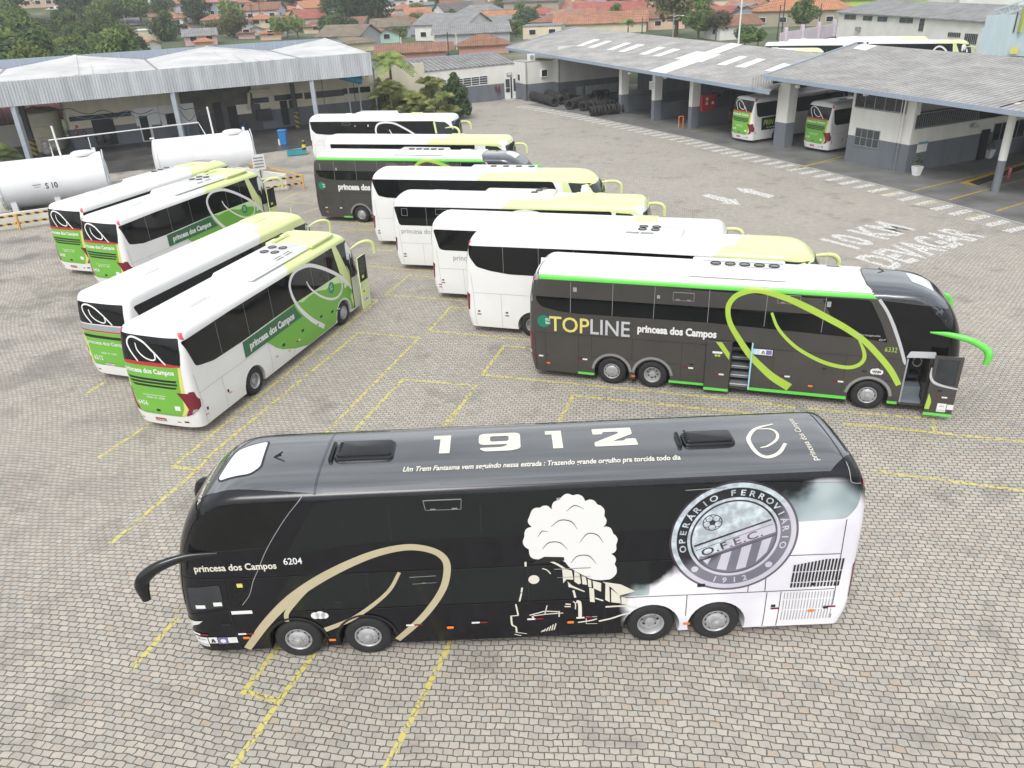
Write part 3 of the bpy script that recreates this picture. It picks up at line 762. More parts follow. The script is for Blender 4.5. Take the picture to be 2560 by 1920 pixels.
for a, b in ((3, 11.5), (9, 12), (14.5, 12), (39.5, 12)):
    m = MB()
    for k in range(9): p = Wp(a-1.8+.45*k, b+random.uniform(-.4, .4)); m.box((p.x, p.y, random.uniform(.5, 1.2)), (.42, .6, random.uniform(.8, 1.6)), .43)
    p = Wp(a, b); o = Site('storage_rack', 'dark rack of parts at the back of a workshop bay', 'rack', p, 'dark racks along the back of the workshop'); o.add('rack', m, SHELF)
# trusses under the high roof, slatted gable between the two roofs
for a in (23.9, 30.5, 37, 43):
    m = MB(); z0 = 5.15
    m.beam(Wp(a, -1.6, z0), Wp(a, 12.5, z0+.05), .08, .12); m.beam(Wp(a, -1.6, z0+.1), Wp(a, 12, z0+1.35), .08, .12)
    for k in range(7): m.beam(Wp(a, -1+2*k, z0), Wp(a, 0+2*k, z0+.2+.09*(2*k+1)), .05, .05)
    ws_.add('roof_truss', m, DARKP)
m = MB()
for k in range(16): m.beam(Wp(22.4, -2.3+.28*k, 4.65), Wp(22.4, -2.3+.28*k, 5.55+.03*k), .05, .09)
ws_.add('gable_slat', m, KERB)
for k, a in enumerate((3.5, 9.5, 26.5, 33, 36.5, 41, 47)):
    m = MB(); p = Wp(a, -1.5, 4.5 if a < 20 else 5.1); m.rbox((p.x, p.y, p.z), (.35, .22, .22), .08); ws_.add('floodlight', m, FRAMEW)
# room at the corner of the workshop
cr_ = Site('office_block', 'white corner room under the roof with a grey dado and barred window', 'building', Wp(33.4, 6))
m = MB(); wallseg(m, Wp(30.86, -.25), Wp(36.25, -.25), 0, 3.9, .22); wallseg(m, Wp(30.86, 0), Wp(30.86, 14), 0, 5.0, -.2); wallseg(m, Wp(36.05, 0), Wp(36.05, 14), 0, 2.95, -.2)
wallseg(m, Wp(35.55, -.252), Wp(36.25, -.252), 3.9, 5.3, .5); wallseg(m, Wp(30.86, -.252), Wp(31.1, -.252), 3.9, 5.3, .22); cr_.add('wall', m, WALLW)
m = MB(); q = [Wp(31, 0), Wp(35.9, 0), Wp(35.9, 14), Wp(31, 14)]; m.hexa([(x.x, x.y, 2.75) for x in q], [(x.x, x.y, 2.9) for x in q]); cr_.add('upper_floor', m, GREYW)
winbox(cr_, Wp(0, -.25), UN, 31.12, 35.5, 3.95, 5.0, out=-1, pane=PANED, nx=5)
def cz(x, y): return (2080+x/4.608, 200+y/4.608)
s0, z1 = onwall(*cz(285, 545), Wp(0, -.25), UN); s1, _ = onwall(*cz(560, 595), Wp(0, -.25), UN); _, z0 = onwall(*cz(245, 745), Wp(0, -.25), UN)
winbox(cr_, Wp(0, -.25), UN, s0, s1, z0, z1, out=-1, nx=4, nz=2)
m = MB(); p = Wp(35.5, -.42); m.tube([(p.x, p.y, .06), (p.x, p.y, 5.1)], .06, 8); p = Wp(35.25, -.42); m.tube([(p.x, p.y, .06), (p.x, p.y, 5.1)], .03, 6); cr_.add('downpipe', m, PILW)
m = MB()
for k in range(30): m.beam(Wp(36.05, .3+.22*k, 2.95), Wp(36.05, .3+.22*k, 3.9), .03, .03)
m.beam(Wp(36.05, .2, 3.92), Wp(36.05, 7, 3.92), .05, .05); m.beam(Wp(36.05, .2, 3.0), Wp(36.05, 7, 3.0), .04, .04); cr_.add('railing', m, FRAMEG)
m = MB(); wallseg(m, Wp(36.3, 7.1), Wp(36.3, 7.9), .06, 2.2, -.1); cr_.add('door', m, BLACKT)
for k in range(3): winbox(cr_, Wp(36.25, 0), WN, 8.4+1.9*k, 10.1+1.9*k, 1.2, 2.5, out=-1, pane=PANED, nx=2)
m = MB(); wallseg(m, Wp(36.28, .55), Wp(36.28, 1.5), 1.35, 2.0, -.04); bd = cr_.add('notice_board', m, FRAMEW)
m = MB(); wallseg(m, Wp(36.33, .55), Wp(36.33, 1.5), 1.9, 2.05, -.02); cr_.add('notice_header', m, mat('blue_notice', (.10, .28, .36), .5), parent=bd)
m = MB(); p = Wp(36.5, 5.9, 2.55); m.lathe([(.02, .3), (.25, .1), (.28, 0), (.2, -.05)], 14, Matrix.Translation(p)); cr_.add('wall_lamp', m, GALV, 40)
# inspection pit with a yellow rim
pit = Site('inspection_pit', 'open inspection pit in the workshop floor with an ochre painted rim', 'pit', G(2430, 455, .06))
c = [G(2398, 458, .06), G(2560, 405, .06), G(2560, 425, .06), G(2445, 465, .06)]
m = MB(); m.face([(p.x, p.y, .068) for p in c]); pit.add('rim', m, bpy.data.materials['ochre_floor_paint'])
c2 = [G(2422, 456, .06), G(2560, 412, .06), G(2560, 423, .06), G(2446, 464, .06)]
m = MB(); m.face([(p.x, p.y, .073) for p in c2]); pit.add('opening', m, DARKIN)
def planter(u, v, label, h=.62):
    p = G(u, v, .06); o = Site('plant_pot', label, 'plant pot', p); s_ = MB(); M = Matrix.Translation(p) @ Matrix.Rotation(pi/4+.4, 4, 'Z')
    s_.lathe([(.001, 0), (.26, 0), (.40, h), (.34, h), (.33, h-.08), (.001, h-.08)], 4, M); o.add('pot', s_, WHITE2)
    l = MB()
    for k in range(90):
        a, e = random.uniform(0, 2*pi), random.uniform(.1, 1.4); r = random.uniform(.2, .45); q = p+Vector((cos(a)*cos(e)*r, sin(a)*cos(e)*r, h+.1+sin(e)*r*1.5)); t_ = Vector((random.uniform(-1, 1), random.uniform(-1, 1), random.uniform(-.3, 1))).normalized()*.12; n_ = t_.cross(Vector((0, 0, 1)))*.4
        l.face([q-t_, q+n_, q+t_, q-n_])
    o.add('foliage', l, LEAFM)
# ---------------------------------------------------------------- foliage materials and trees
def leaf_mat(name, c, sat=.25, tr=.25):
    m = mat(name, c, .6, var=0, spec=.25); t, n, b = nodes(m); oi = n.new('ShaderNodeObjectInfo'); geo = n.new('ShaderNodeNewGeometry'); tc = n.new('ShaderNodeTexCoord')
    f = noise(t, tc.outputs['Object'], .8, 3); C_ = Vector(c)
    col = ramp(t, f, [(.32, tuple(C_*.55)), (.5, tuple(C_)), (.68, (min(1, C_.x*1.75), min(1, C_.y*1.45), C_.z*1.1))])
    hv = n.new('ShaderNodeHueSaturation'); t.links.new(col, hv.inputs['Color'])
    v = n.new('ShaderNodeMapRange'); v.inputs[3].default_value = .65; v.inputs[4].default_value = 1.35; t.links.new(oi.outputs['Random'], v.inputs[0]); t.links.new(v.outputs[0], hv.inputs['Value'])
    h_ = n.new('ShaderNodeMapRange'); h_.inputs[3].default_value = .475; h_.inputs[4].default_value = .52; t.links.new(geo.outputs['Random Per Island'], h_.inputs[0]); t.links.new(h_.outputs[0], hv.inputs['Hue'])
    t.links.new(hv.outputs[0], b.inputs['Base Color'])
    if tr:
        tl = n.new('ShaderNodeBsdfTranslucent'); t.links.new(hv.outputs[0], tl.inputs[0]); mx = n.new('ShaderNodeMixShader'); mx.inputs[0].default_value = tr
        t.links.new(b.outputs[0], mx.inputs[1]); t.links.new(tl.outputs[0], mx.inputs[2]); t.links.new(mx.outputs[0], n['Material Output'].inputs[0])
    return m
LEAFM = leaf_mat('leaf_mid', (.10, .165, .045)); LEAFD = leaf_mat('leaf_dark', (.065, .115, .045)); LEAFL = leaf_mat('leaf_light', (.16, .22, .065)); LEAFO = leaf_mat('leaf_olive', (.14, .15, .06)); FROND = leaf_mat('palm_frond', (.17, .24, .075)); FRONDY = leaf_mat('dry_palm_frond', (.24, .22, .10))
BARK = mat('bark', (.13, .10, .075), .9, var=.3, vs=3)
def crown_mesh(name, R, H, nclump, nleaf, leaf, seed, shape='round'):
    rnd = random.Random(seed); V = []; F = []
    for k in range(nclump):
        while True:
            p = Vector((rnd.uniform(-1, 1), rnd.uniform(-1, 1), rnd.uniform(-1, 1)))
            if .25 < p.length < 1: break
        if shape == 'cone': f_ = (1-(p.z+1)/2)**.8; c = Vector((p.x*R*f_, p.y*R*f_, H*(p.z+1)/2)); cr_k = R*.42*(.35+f_*.7)
        else: c = Vector((p.x*R*.78, p.y*R*.78, H*.5+p.z*H*.40)); cr_k = R*rnd.uniform(.26, .46)
        for j in range(nleaf):
            d = Vector((rnd.gauss(0, 1), rnd.gauss(0, 1), rnd.gauss(.25, 1))).normalized(); q = c+d*cr_k*rnd.uniform(.7, 1.05); q.z = max(.05, q.z)
            s_ = leaf*rnd.uniform(.6, 1.4); n_ = (d+Vector((rnd.uniform(-.7, .7), rnd.uniform(-.7, .7), rnd.uniform(-.2, .9)))).normalized()
            a = n_.orthogonal().normalized(); b = n_.cross(a); th = rnd.uniform(0, 6.28); a, b = a*cos(th)+b*sin(th), b*cos(th)-a*sin(th)
            i = len(V); V += [tuple(q-a*s_), tuple(q-b*s_*.6), tuple(q+a*s_), tuple(q+b*s_*.6)]; F.append((i, i+1, i+2, i+3))
    me = bpy.data.meshes.new(name); me.from_pydata(V, [], F); me.update(); return me
def trunk_mesh(name, h, r, seed, R):
    rnd = random.Random(seed); m = MB(); m.tube([(0, 0, -.6), (rnd.uniform(-.1, .1), 0, h*.5), (rnd.uniform(-.25, .25), rnd.uniform(-.25, .25), h*1.15)], [r*1.25, r, r*.55], 8)
    for k in range(6):
        a = k*1.05+rnd.uniform(0, .5); z = h*rnd.uniform(.7, 1.05); m.tube([(0, 0, z), (cos(a)*R*.35, sin(a)*R*.35, z+h*.25), (cos(a)*R*.62, sin(a)*R*.62, z+h*.6)], [r*.5, r*.32, r*.12], 5)
    return m.mesh(name)
KINDS = []
for i, (R, H, th, nc, nl, lf, mt, shp) in enumerate(((4.2, 6.5, 3.2, 30, 150, .30, LEAFM, 'round'), (4.8, 6.0, 2.6, 32, 150, .32, LEAFD, 'round'), (3.6, 7.2, 3.0, 26, 140, .28, LEAFL, 'round'), (3.0, 9.5, 2.0, 34, 110, .27, LEAFD, 'cone'), (2.2, 2.6, .6, 16, 120, .17, LEAFM, 'round'), (4.4, 5.6, 3.4, 22, 120, .27, LEAFO, 'round'))):
    c = crown_mesh('crown', R, H, nc, nl, lf, 11+i, shp); c.materials.append(mt); t_ = trunk_mesh('trunk', th, .26 if H > 3 else .1, 5+i, R); t_.materials.append(BARK); KINDS.append((c, t_, th, R, H))
def tree(p, kind, scale, label, group=None, name='tree', cat='tree'):
    c, t_, th, R, H = KINDS[kind]; o = thing(name, label, cat, p, random.uniform(0, 6.28), group); o.scale = (scale*random.uniform(.9, 1.1), scale*random.uniform(.9, 1.1), scale)
    x = bpy.data.objects.new('trunk', t_); COL.objects.link(x); x.parent = o
    y = bpy.data.objects.new('crown', c); COL.objects.link(y); y.parent = o; y.location = (0, 0, th*.62)
    return o
def palm(p, h, n, L, label, mats=(FROND,), name='palm_tree', droop=1.0, r=.11, group=None, e0=.1, e1=1.25):
    o = Site(name, label, 'palm', p, group); m = MB(); p = Vector(p); top = p+Vector((random.uniform(-.2, .2), random.uniform(-.2, .2), h))
    m.tube([p-Vector((0, 0, .1)), p.lerp(top, .5)+Vector((.06, 0, 0)), top], [r*1.3, r, r*.8], 8); o.add('trunk', m, BARK, 40)
    cr2 = MB()
    for k in range(n):
        a = 2*pi*k/n*2.4+random.uniform(-.3, .3); el = random.uniform(e0, e1); d = Vector((cos(a), sin(a), 0)); up = sin(el); pts = []
        for i in range(7):
            t = i/6; pts.append(top+d*(L*t*cos(el)+.1)+Vector((0, 0, L*(t*up-droop*.75*t*t))))
        for i in range(6):
            q, q2 = pts[i], pts[i+1]; w = d.cross(Vector((0, 0, 1)))
            for j in range(3):
                u = q.lerp(q2, j/3); u2 = q.lerp(q2, (j+.75)/3); ln_ = L*.30*sin(pi*min(1, (i+j/3+1)/7.2))+.05
                for sg in (1, -1):
                    tip = u+w*sg*ln_+d*ln_*.5-Vector((0, 0, ln_*.45)); cr2.face([u, u2, tip+(u2-u)*.5, tip], random.randrange(len(mats)))
    o.add('crown', cr2, list(mats)); return o
planter(2290, 438, 'white square pot with a small shrub at the corner of the white room'); planter(2470, 395, 'white square pot with a taller shrub deep inside the workshop')
# ---------------------------------------------------------------- office wing with the white door
of = Site('office_building', 'low white office wing with a ribbed roof and louvred windows', 'building', Wp(-22, -12))
m = MB(); wallseg(m, Wp(-20, -26), Wp(-20, -3.1), 0, 4.1, -.25); wallseg(m, Wp(-20, -3.1), Wp(-16.5, -3.1), 0, 4.4, .2)
s1, _ = onwall(1384, 200, Wp(-16.5, 0), WN); wallseg(m, Wp(-16.5, -3.1), Wp(-16.5, s1), 0, 4.4, .2); wallseg(m, Wp(-16.5, s1), Wp(-15.2, s1), 0, 5.6, .2); wallseg(m, Wp(-15.2, s1), Wp(-15.2, s1+10), 0, 6, .2)
wallseg(m, Wp(-26, -3.1), Wp(-20, -3.1), 0, 4.3, .2); of.add('wall', m, WALLW)
m = MB(); q = [Wp(-19.65, -26, 4.05), Wp(-19.65, -2.8, 4.25), Wp(-25.2, -2.8, 5.05), Wp(-25.2, -26, 4.95)]; m.hexa(*slab4(q, .1)); of.add('roof', m, sheet_roof('ribbed_office_roof', (.27, .265, .26), (.17, .165, .16), (WN.x, WN.y), .62, strength=.9))
m = MB(); m.beam(Wp(-25.3, -26, 5.02), Wp(-25.3, -2.8, 5.12), .3, .16); of.add('roof_flashing', m, BLUEG)
m = MB(); q = [Wp(-20, -3.1, 4.4), Wp(-16.5, -3.1, 4.4), Wp(-16.5, s1, 4.4), Wp(-20, s1, 4.4)]; m.hexa(*slab4([(x.x, x.y, 4.5) for x in q], .12)); of.add('roof', m, KERB)
m = MB(); p = Wp(-17.2, -2, 4.9); m.rbox((p.x, p.y, p.z), (.9, .4, .75), .05, rot=.43); ac = of.add('air_conditioner', m, FRAMEW)
m = MB(); p2 = p-UN*-.0; m.lathe([(.26, 0), (.26, .02), (.001, .02)], 18, Matrix.Translation(p+UN*.22) @ Matrix.Rotation(radians(-65.1), 4, 'Z') @ Matrix.Rotation(pi/2, 4, 'Y')); of.add('fan', m, GREYP, parent=ac)
def oz(x, y): return (900+x/5.53, 140+y/5.53)
FO = Wp(-19.75, 0)
for k in range(9):
    x0 = 1760-113*(k+1); y0 = 262+13*(k+1)
    a, z1 = onwall(*oz(x0, y0), FO, WN); b, _ = onwall(*oz(x0+113, y0), FO, WN); _, z0 = onwall(*oz(x0, y0+128), FO, WN)
    winbox(of, FO, WN, a, b, z0, z1, out=-1, frame=FRAMEW, nx=1, nz=4, fw=.07)
a, z1 = onwall(*oz(1985, 300), FO, WN); b, _ = onwall(*oz(2150, 290), FO, WN); mid = (a+b)/2
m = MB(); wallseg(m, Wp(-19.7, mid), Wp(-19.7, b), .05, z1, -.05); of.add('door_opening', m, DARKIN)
dr = MB(); wallseg(dr, Wp(-19.62, a), Wp(-19.62, mid), .05, z1, -.06); d1 = of.add('door', dr, FRAMEW)
for q0, q1 in ((.55, .93), (.33, .52)):
    m = MB(); wallseg(m, Wp(-19.55, a+.15), Wp(-19.55, mid-.12), z1*q0, z1*q1, -.03); of.add('door_pane', m, PANE, parent=d1)
dr = MB(); wallseg(dr, Wp(-19.62, mid+.25), Wp(-19.62, b), .05, z1, -.06); d1 = of.add('door', dr, FRAMEW)
m = MB(); wallseg(m, Wp(-19.55, mid+.4), Wp(-19.55, b-.15), z1*.36, z1*.93, -.03); of.add('door_pane', m, PANE, parent=d1)
a2, zz1 = onwall(*oz(2025, 235), FO, WN); b2, zz0 = onwall(*oz(2100, 285), FO, WN); m = MB(); wallseg(m, Wp(-19.72, a2), Wp(-19.72, b2), zz0, zz1, -.05); of.add('door_sign', m, FRAMEG)
m = MB(); wallseg(m, Wp(-19.66, a2+.1), Wp(-19.66, b2-.1), zz0+(zz1-zz0)*.55, zz1-.08, -.02); of.add('sign_face', m, FRAMEW)
winbox(of, Wp(-20, -3.1), UN, 1.2, 1.9, 2.2, 3.0, out=-1, nx=1, frame=FRAMEW)
sA, zA = onwall(1360, 182, Wp(-16.5, 0), WN); winbox(of, Wp(-16.5, 0), WN, sA-.45, sA+.45, zA-.45, zA+.4, out=-1, nx=1, frame=FRAMEW, pane=PANED, depth=.25)
m = MB(); wallseg(m, Wp(-19.3, a-1.2), Wp(-18.0, a-1.2), 0, .05, .1); q = [Wp(-19.7, a-.4), Wp(-17.6, a-.4), Wp(-17.6, b+.9), Wp(-19.7, b+.9)]; m.hexa([(x.x, x.y, 0) for x in q], [(x.x, x.y, .08) for x in q]); of.add('doorstep', m, KERB)
m = MB(); q = [Wp(-18.9, b-.7), Wp(-18.2, b-.7), Wp(-18.2, b+.5), Wp(-18.9, b+.5)]; m.hexa([(x.x, x.y, .085) for x in q], [(x.x, x.y, .1) for x in q]); tag(m.build('door_mat', BLACKT), 'black mat on the step of the white office door', 'mat')
def extinguisher(p, label, sc=1.0):
    o = Site('fire_extinguisher', label, 'extinguisher', p); m = MB(); m.lathe([(.001, 0), (.1*sc, 0), (.1*sc, .48*sc), (.06*sc, .56*sc), (.03*sc, .58*sc), (.03*sc, .64*sc), (.001, .64*sc)], 14, Matrix.Translation(p)); o.add('cylinder', m, RED, 40)
    m = MB(); m.beam(p+Vector((-.02, 0, .66*sc)), p+Vector((.14, 0, .7*sc)), .03, .03); m.tube([p+Vector((.03, -.02, .62*sc)), p+Vector((.14, -.06, .5*sc)), p+Vector((.12, -.06, .2*sc))], .015, 5); o.add('hose', m, BLACKR)
se, ze = onwall(*oz(1885, 440), FO, WN); extinguisher(Wp(-19.85+.3, se-.15, ze-.3), 'red fire extinguisher hung left of another on the office wall'); extinguisher(Wp(-19.85+.3, se+.25, ze-.55), 'red fire extinguisher hung just beside the white office door', 1.15)
extinguisher(Wp(43.35, .25, .9), 'red fire extinguisher on the round pillar', 1.2); extinguisher(Wp(12.4, 4.2, .5), 'red fire extinguisher inside the bay beside the PRINEX coach', 1.3)
# hose cabinet on the third pillar and its small neighbours
m = MB(); p = Wp(12.05, .95); hc = Site('fire_hose_cabinet', 'red fire hose cabinet on a white workshop pillar', 'cabinet', (p.x, p.y, 1.2))
wallseg(m, Wp(12.3, .62), Wp(12.3, 2.2), 1.55, 2.95, -.3); hc.add('cabinet', m, REDV)
for z_, q_ in ((2.5, 1.0), (2.1, 1.0), (2.1, 1.7)):
    m = MB(); wallseg(m, Wp(12.62, q_), Wp(12.62, q_+.25), z_, z_+.25, -.02); hc.add('sign', m, CREAMV)
m = MB(); p = Wp(11.3, -1.0); sg_ = Site('red_stand', 'small red steel stand at the foot of a pillar', 'stand', p)
m.beam(p, p+Vector((0, 0, 1.1)), .08, .08); m.beam(p+WN*.5, p+WN*.5+Vector((0, 0, 1.1)), .08, .08); m.beam(p+Vector((0, 0, 1.1)), p+WN*.5+Vector((0, 0, 1.1)), .08, .08); sg_.add('frame', m, ORANGE)
sA, zA = onwall(1645, 217, Wp(5.75, -.3), WN); sgn = Site('pillar_sign', 'small white notice fixed to the second workshop pillar', 'sign', Wp(5.7, -.5, 2.9)); m = MB(); wallseg(m, Wp(6.3, -.35), Wp(5.35, -.35), 3.0, 3.75, -.05); sgn.add('panel', m, FRAMEW)
m = MB()
for k in range(4): wallseg(m, Wp(6.2, -.42), Wp(5.5, -.42), 3.12+.15*k, 3.17+.15*k, -.01)
sgn.add('lettering', m, GREYR)
# ---------------------------------------------------------------- tyres and caged tanks
def tyre_mesh():
    m = MB(); prof = [(.30, -.11), (.33, -.135), (.42, -.14), (.50, -.125), (.53, -.09), (.535, 0), (.53, .09), (.50, .125), (.42, .14), (.33, .135), (.30, .11), (.34, .0), (.30, -.11)]
    m.lathe(prof, 24, Matrix.Rotation(pi/2, 4, 'X')); me = m.mesh('tyre', 40); return me
TY = tyre_mesh(); TY.materials.append(mat('old_tyre_rubber', (.026, .025, .024), .85, var=.35, vs=4))
def tyre_row(p, q, n, label, lean=0.0, z=0.0):
    p, q = Vector(p), Vector(q); n = int((q-p).length/.37)+1
    d = (q-p).normalized(); ang = math.atan2(d.y, d.x)-pi/2
    for k in range(n):
        o = bpy.data.objects.new('tyre', TY); COL.objects.link(o); o.location = p.lerp(q, k/max(1, n-1))+Vector((0, 0, .55+z)); o.location += Vector((random.uniform(-.06, .06), random.uniform(-.06, .06), 0)); o.rotation_euler = (lean+random.uniform(-.1, .22), random.uniform(0, 6), ang+random.uniform(-.2, .2)); o.rotation_mode = 'YXZ'
        s_ = random.uniform(.92, 1.04); o.scale = (s_, 1, s_); tag(o, label, 'tyre', 'tyres standing in rows before the workshop')
GT = lambda x, y, z=.06: G(1280+x/3.814, 180+y/3.814, z)
LT = 'worn black tyre standing upright in a row outside the workshop'
tyre_row(GT(170, 262), GT(405, 330), 7, LT); tyre_row(GT(260, 215), GT(480, 310), 6, LT); tyre_row(GT(360, 195), GT(570, 285), 7, LT)
tyre_row(GT(545, 360), GT(735, 300), 5, LT); tyre_row(GT(675, 375), GT(800, 340), 4, LT); tyre_row(GT(755, 425), GT(1040, 395), 9, LT); tyre_row(GT(770, 372), GT(1030, 340), 8, LT); tyre_row(GT(790, 265), GT(900, 250), 4, LT)
cage = MB(); 
for i in range(8): cage.beam((-.55+.157*i, -.5, .15), (-.55+.157*i, -.5, 1.2), .02, .02); cage.beam((-.55, -.5+.143*i, .15), (-.55, -.5+.143*i, 1.2), .02, .02); cage.beam((.55, -.5+.143*i, .15), (.55, -.5+.143*i, 1.2), .02, .02)
for z in (.2, .4, .6, .8, 1.0, 1.2):
    for a, b in (((-.55, -.5), (.55, -.5)), ((-.55, -.5), (-.55, .5)), ((.55, -.5), (.55, .5)), ((-.55, .5), (.55, .5))): cage.beam((*a, z), (*b, z), .025, .025)
CG = cage.mesh('cage'); CG.materials.append(GALV); tk = MB(); tk.rbox((0, 0, .66), (1.0, .9, 1.0), .1); tk.lathe([(.12, 1.16), (.12, 1.22), (.001, 1.22)], 12); TK = tk.mesh('tank', 40); TK.materials.append(mat('milky_plastic', (.52, .55, .55), .4, var=.1)); plm = MB(); plm.box((0, 0, .07), (1.2, 1.0, .14)); PLM = plm.mesh('pallet'); PLM.materials.append(DARKP)
ic = [GT(575, 248), GT(672, 240), GT(768, 232), GT(850, 225), GT(930, 218), GT(1000, 210)]
for k, p in enumerate(ic):
    o = thing('caged_tank', 'white plastic tank in a wire cage against the workshop end wall', 'tank', p+UN*-1.2, radians(25), 'caged tanks in a line behind the tyres')
    for nm, me in (('cage', CG), ('tank', TK), ('pallet', PLM)):
        x = bpy.data.objects.new(nm, me); COL.objects.link(x); x.parent = o
# ---------------------------------------------------------------- fuel canopy on the left
CO = Vector((-43.77, 72.97, 0)); CS = Vector((cos(radians(25.48)), sin(radians(25.48)), 0)); CN = Vector((-CS.y, CS.x, 0))
def Cp(s, n, z=0.0): p = CO+CS*s+CN*n; return Vector((p.x, p.y, z))
cn = Site('fuel_canopy', 'fuel station canopy with a deep grey sheet metal fascia and white folded roof', 'canopy', Cp(14, 8))
m = MB(); k0 = -16.0
while k0 < 34:
    a = k0; b = k0+.25; z0 = 5.05; z1 = 7.08+.005*a
    m.face([Cp(a, 0, z0), Cp(a+.09, 0, z0), Cp(a+.09, 0, z1), Cp(a, 0, z1)]); m.face([Cp(a+.09, 0, z0), Cp(a+.125, -.05, z0), Cp(a+.125, -.05, z1), Cp(a+.09, 0, z1)]); m.face([Cp(a+.125, -.05, z0), Cp(a+.215, -.05, z0), Cp(a+.215, -.05, z1), Cp(a+.125, -.05, z1)]); m.face([Cp(a+.215, -.05, z0), Cp(b, 0, z0), Cp(b, 0, z1), Cp(a+.215, -.05, z1)])
    k0 += .25
wallseg(m, Cp(-16, .02), Cp(34, .02), 5.05, 7.1, .06); wallseg(m, Cp(34, 0), Cp(34, 17), 5.1, 7.2, .06); cn.add('fascia', m, GALV)
RW = mat('white_roof_sheet', (.54, .54, .535), .6, var=.22, vs=.35); RWL = mat('roof_sheet_joint', (.40, .40, .40), .6, var=.1)
for i in range(-1, 3):
    v0, v1 = -.1+13.5*i, -.1+13.5*(i+1); pk = (v0+v1)/2
    if i == 2: v1 = 34.0
    for (a, za, b, zb) in ((v0, 7.12, pk, 8.0), (pk, 8.0, v1, 7.12 if i < 2 else 7.2)):
        P = [Cp(a, .08, za if za < 7.5 else 7.16), Cp(b, .08, zb if zb < 7.5 else 7.16), Cp(b, 17, zb), Cp(a, 17, za)]
        m = MB(); m.hexa(*slab4(P, .06)); rf = cn.add('roof', m, RW)
        m = MB()
        for t in (.2, .4, .6, .8):
            q0, q1 = P[0].lerp(P[1], t), P[3].lerp(P[2], t); m.beam(q0+Vector((0, 0, .012)), q1+Vector((0, 0, .012)), .05, .02)
        cn.add('roof_joint', m, RWL, parent=rf)
    m = MB(); m.beam(Cp(v0, .1, 7.14), Cp(v0, 17, 7.14), .22, .06); cn.add('valley_gutter', m, GREYR)
    m = MB(); m.beam(Cp(pk, .1, 7.18), Cp(pk, 17, 8.02), .35, .05); cn.add('ridge_cap', m, RW)
m = MB(); wallseg(m, Cp(-16, 17.05), Cp(34, 17.05), 5.2, 8.02, .1); cn.add('parapet', m, BLUEG)
m = MB()
for k in range(20): wallseg(m, Cp(-15.5+2.4*k, 17.03), Cp(-15.42+2.4*k, 17.03), 6.9, 8.01, -.03)
cn.add('parapet_joint', m, mat('pale_flashing_joint', (.40, .45, .52), .5, var=0))
soff = MB()
for k in range(120): soff.beam(Cp(-15+.4*k, .3, 5.35), Cp(-15+.4*k, 16.8, 5.6), .12, .04)
cn.add('soffit_rib', soff, mat('soffit_sheet', (.34, .31, .28), .7, var=.2, vs=2)); sf2 = MB(); sf2.hexa(*slab4([Cp(-16, .2, 5.42), Cp(34, .2, 5.42), Cp(34, 16.9, 5.68), Cp(-16, 16.9, 5.68)], .03)); cn.add('soffit', sf2, bpy.data.materials['soffit_sheet'])
HAZ = mat('hazard_paint', (.5, .4, .04), .6, var=0)
def hazard(name, axis, pitch, cA, cB):
    m = mat(name, cA, .55, var=0); t, n, b = nodes(m); tc = n.new('ShaderNodeTexCoord'); dt = n.new('ShaderNodeVectorMath'); dt.operation = 'DOT_PRODUCT'; t.links.new(tc.outputs['Object'], dt.inputs[0]); dt.inputs[1].default_value = axis
    f = math_n(t, 'GREATER_THAN', math_n(t, 'FRACT', math_n(t, 'DIVIDE', dt.outputs['Value'], pitch)), .5); t.links.new(mix(t, f, cA, cB), b.inputs['Base Color']); return m
HZR = hazard('hazard_rail', (CS.x, CS.y, .6), .5, (.62, .36, .10), (.03, .025, .02)); HZP = hazard('hazard_post', (.5, .3, 1), .5, (.30, .22, .05), (.03, .025, .02)); ORP = mat('orange_steel', (.62, .36, .10), .5, var=.1)
for s_ in (1.0, 14.3, 27.6):
    m = MB(); m.beam(Cp(s_, .25), Cp(s_, .25, 5.4), .42, .42); cn.add('post', m, POLEG)
for s_ in (1.24, 14.6, 26.5):
    m = MB(); m.beam(Cp(s_, 4.9, 1.6), Cp(s_, 4.9, 5.5), .4, .4); cn.add('post', m, DARKP); m = MB(); m.beam(Cp(s_, 4.9), Cp(s_, 4.9, 1.6), .42, .42); cn.add('post_base', m, HZP)
for s_ in (32.0, 33.2, 35.0):
    m = MB(); m.tube([Cp(s_, 3.0), Cp(s_, 3.0, 5.4)], .09, 8); cn.add('pipe', m, POLEG)
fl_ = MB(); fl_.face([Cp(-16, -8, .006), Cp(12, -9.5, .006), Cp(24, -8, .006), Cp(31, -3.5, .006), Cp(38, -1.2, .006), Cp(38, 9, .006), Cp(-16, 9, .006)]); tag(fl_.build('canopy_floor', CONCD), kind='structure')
sb = Site('service_building', 'cream wash bay building with a grey dado under the fuel canopy', 'building', Cp(20, 9))
m = MB(); wallseg(m, Cp(4.4, 6.2), Cp(42, 6.2), 0, 5.3, .25); wallseg(m, Cp(4.4, 6.2), Cp(4.4, 16), 0, 5.3, -.25); sb.add('wall', m, WALLC)
BD = CS; BO = Cp(0, 6.2)
def c6(x, y): return (x/4.608, 220+y/4.608)
def c7(x, y): return (440+x/4.254, 180+y/4.254)
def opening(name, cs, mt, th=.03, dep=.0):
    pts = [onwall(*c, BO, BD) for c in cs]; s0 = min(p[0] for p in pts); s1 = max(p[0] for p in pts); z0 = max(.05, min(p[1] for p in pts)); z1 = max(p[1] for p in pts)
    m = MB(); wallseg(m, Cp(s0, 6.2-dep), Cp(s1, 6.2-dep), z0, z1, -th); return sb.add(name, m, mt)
opening('doorway', [c6(1045, 370), c6(1300, 360), c6(1370, 640)], DARKIN); opening('window', [c6(790, 335), c6(1510, 320), c6(1510, 300)], PANED, .05)
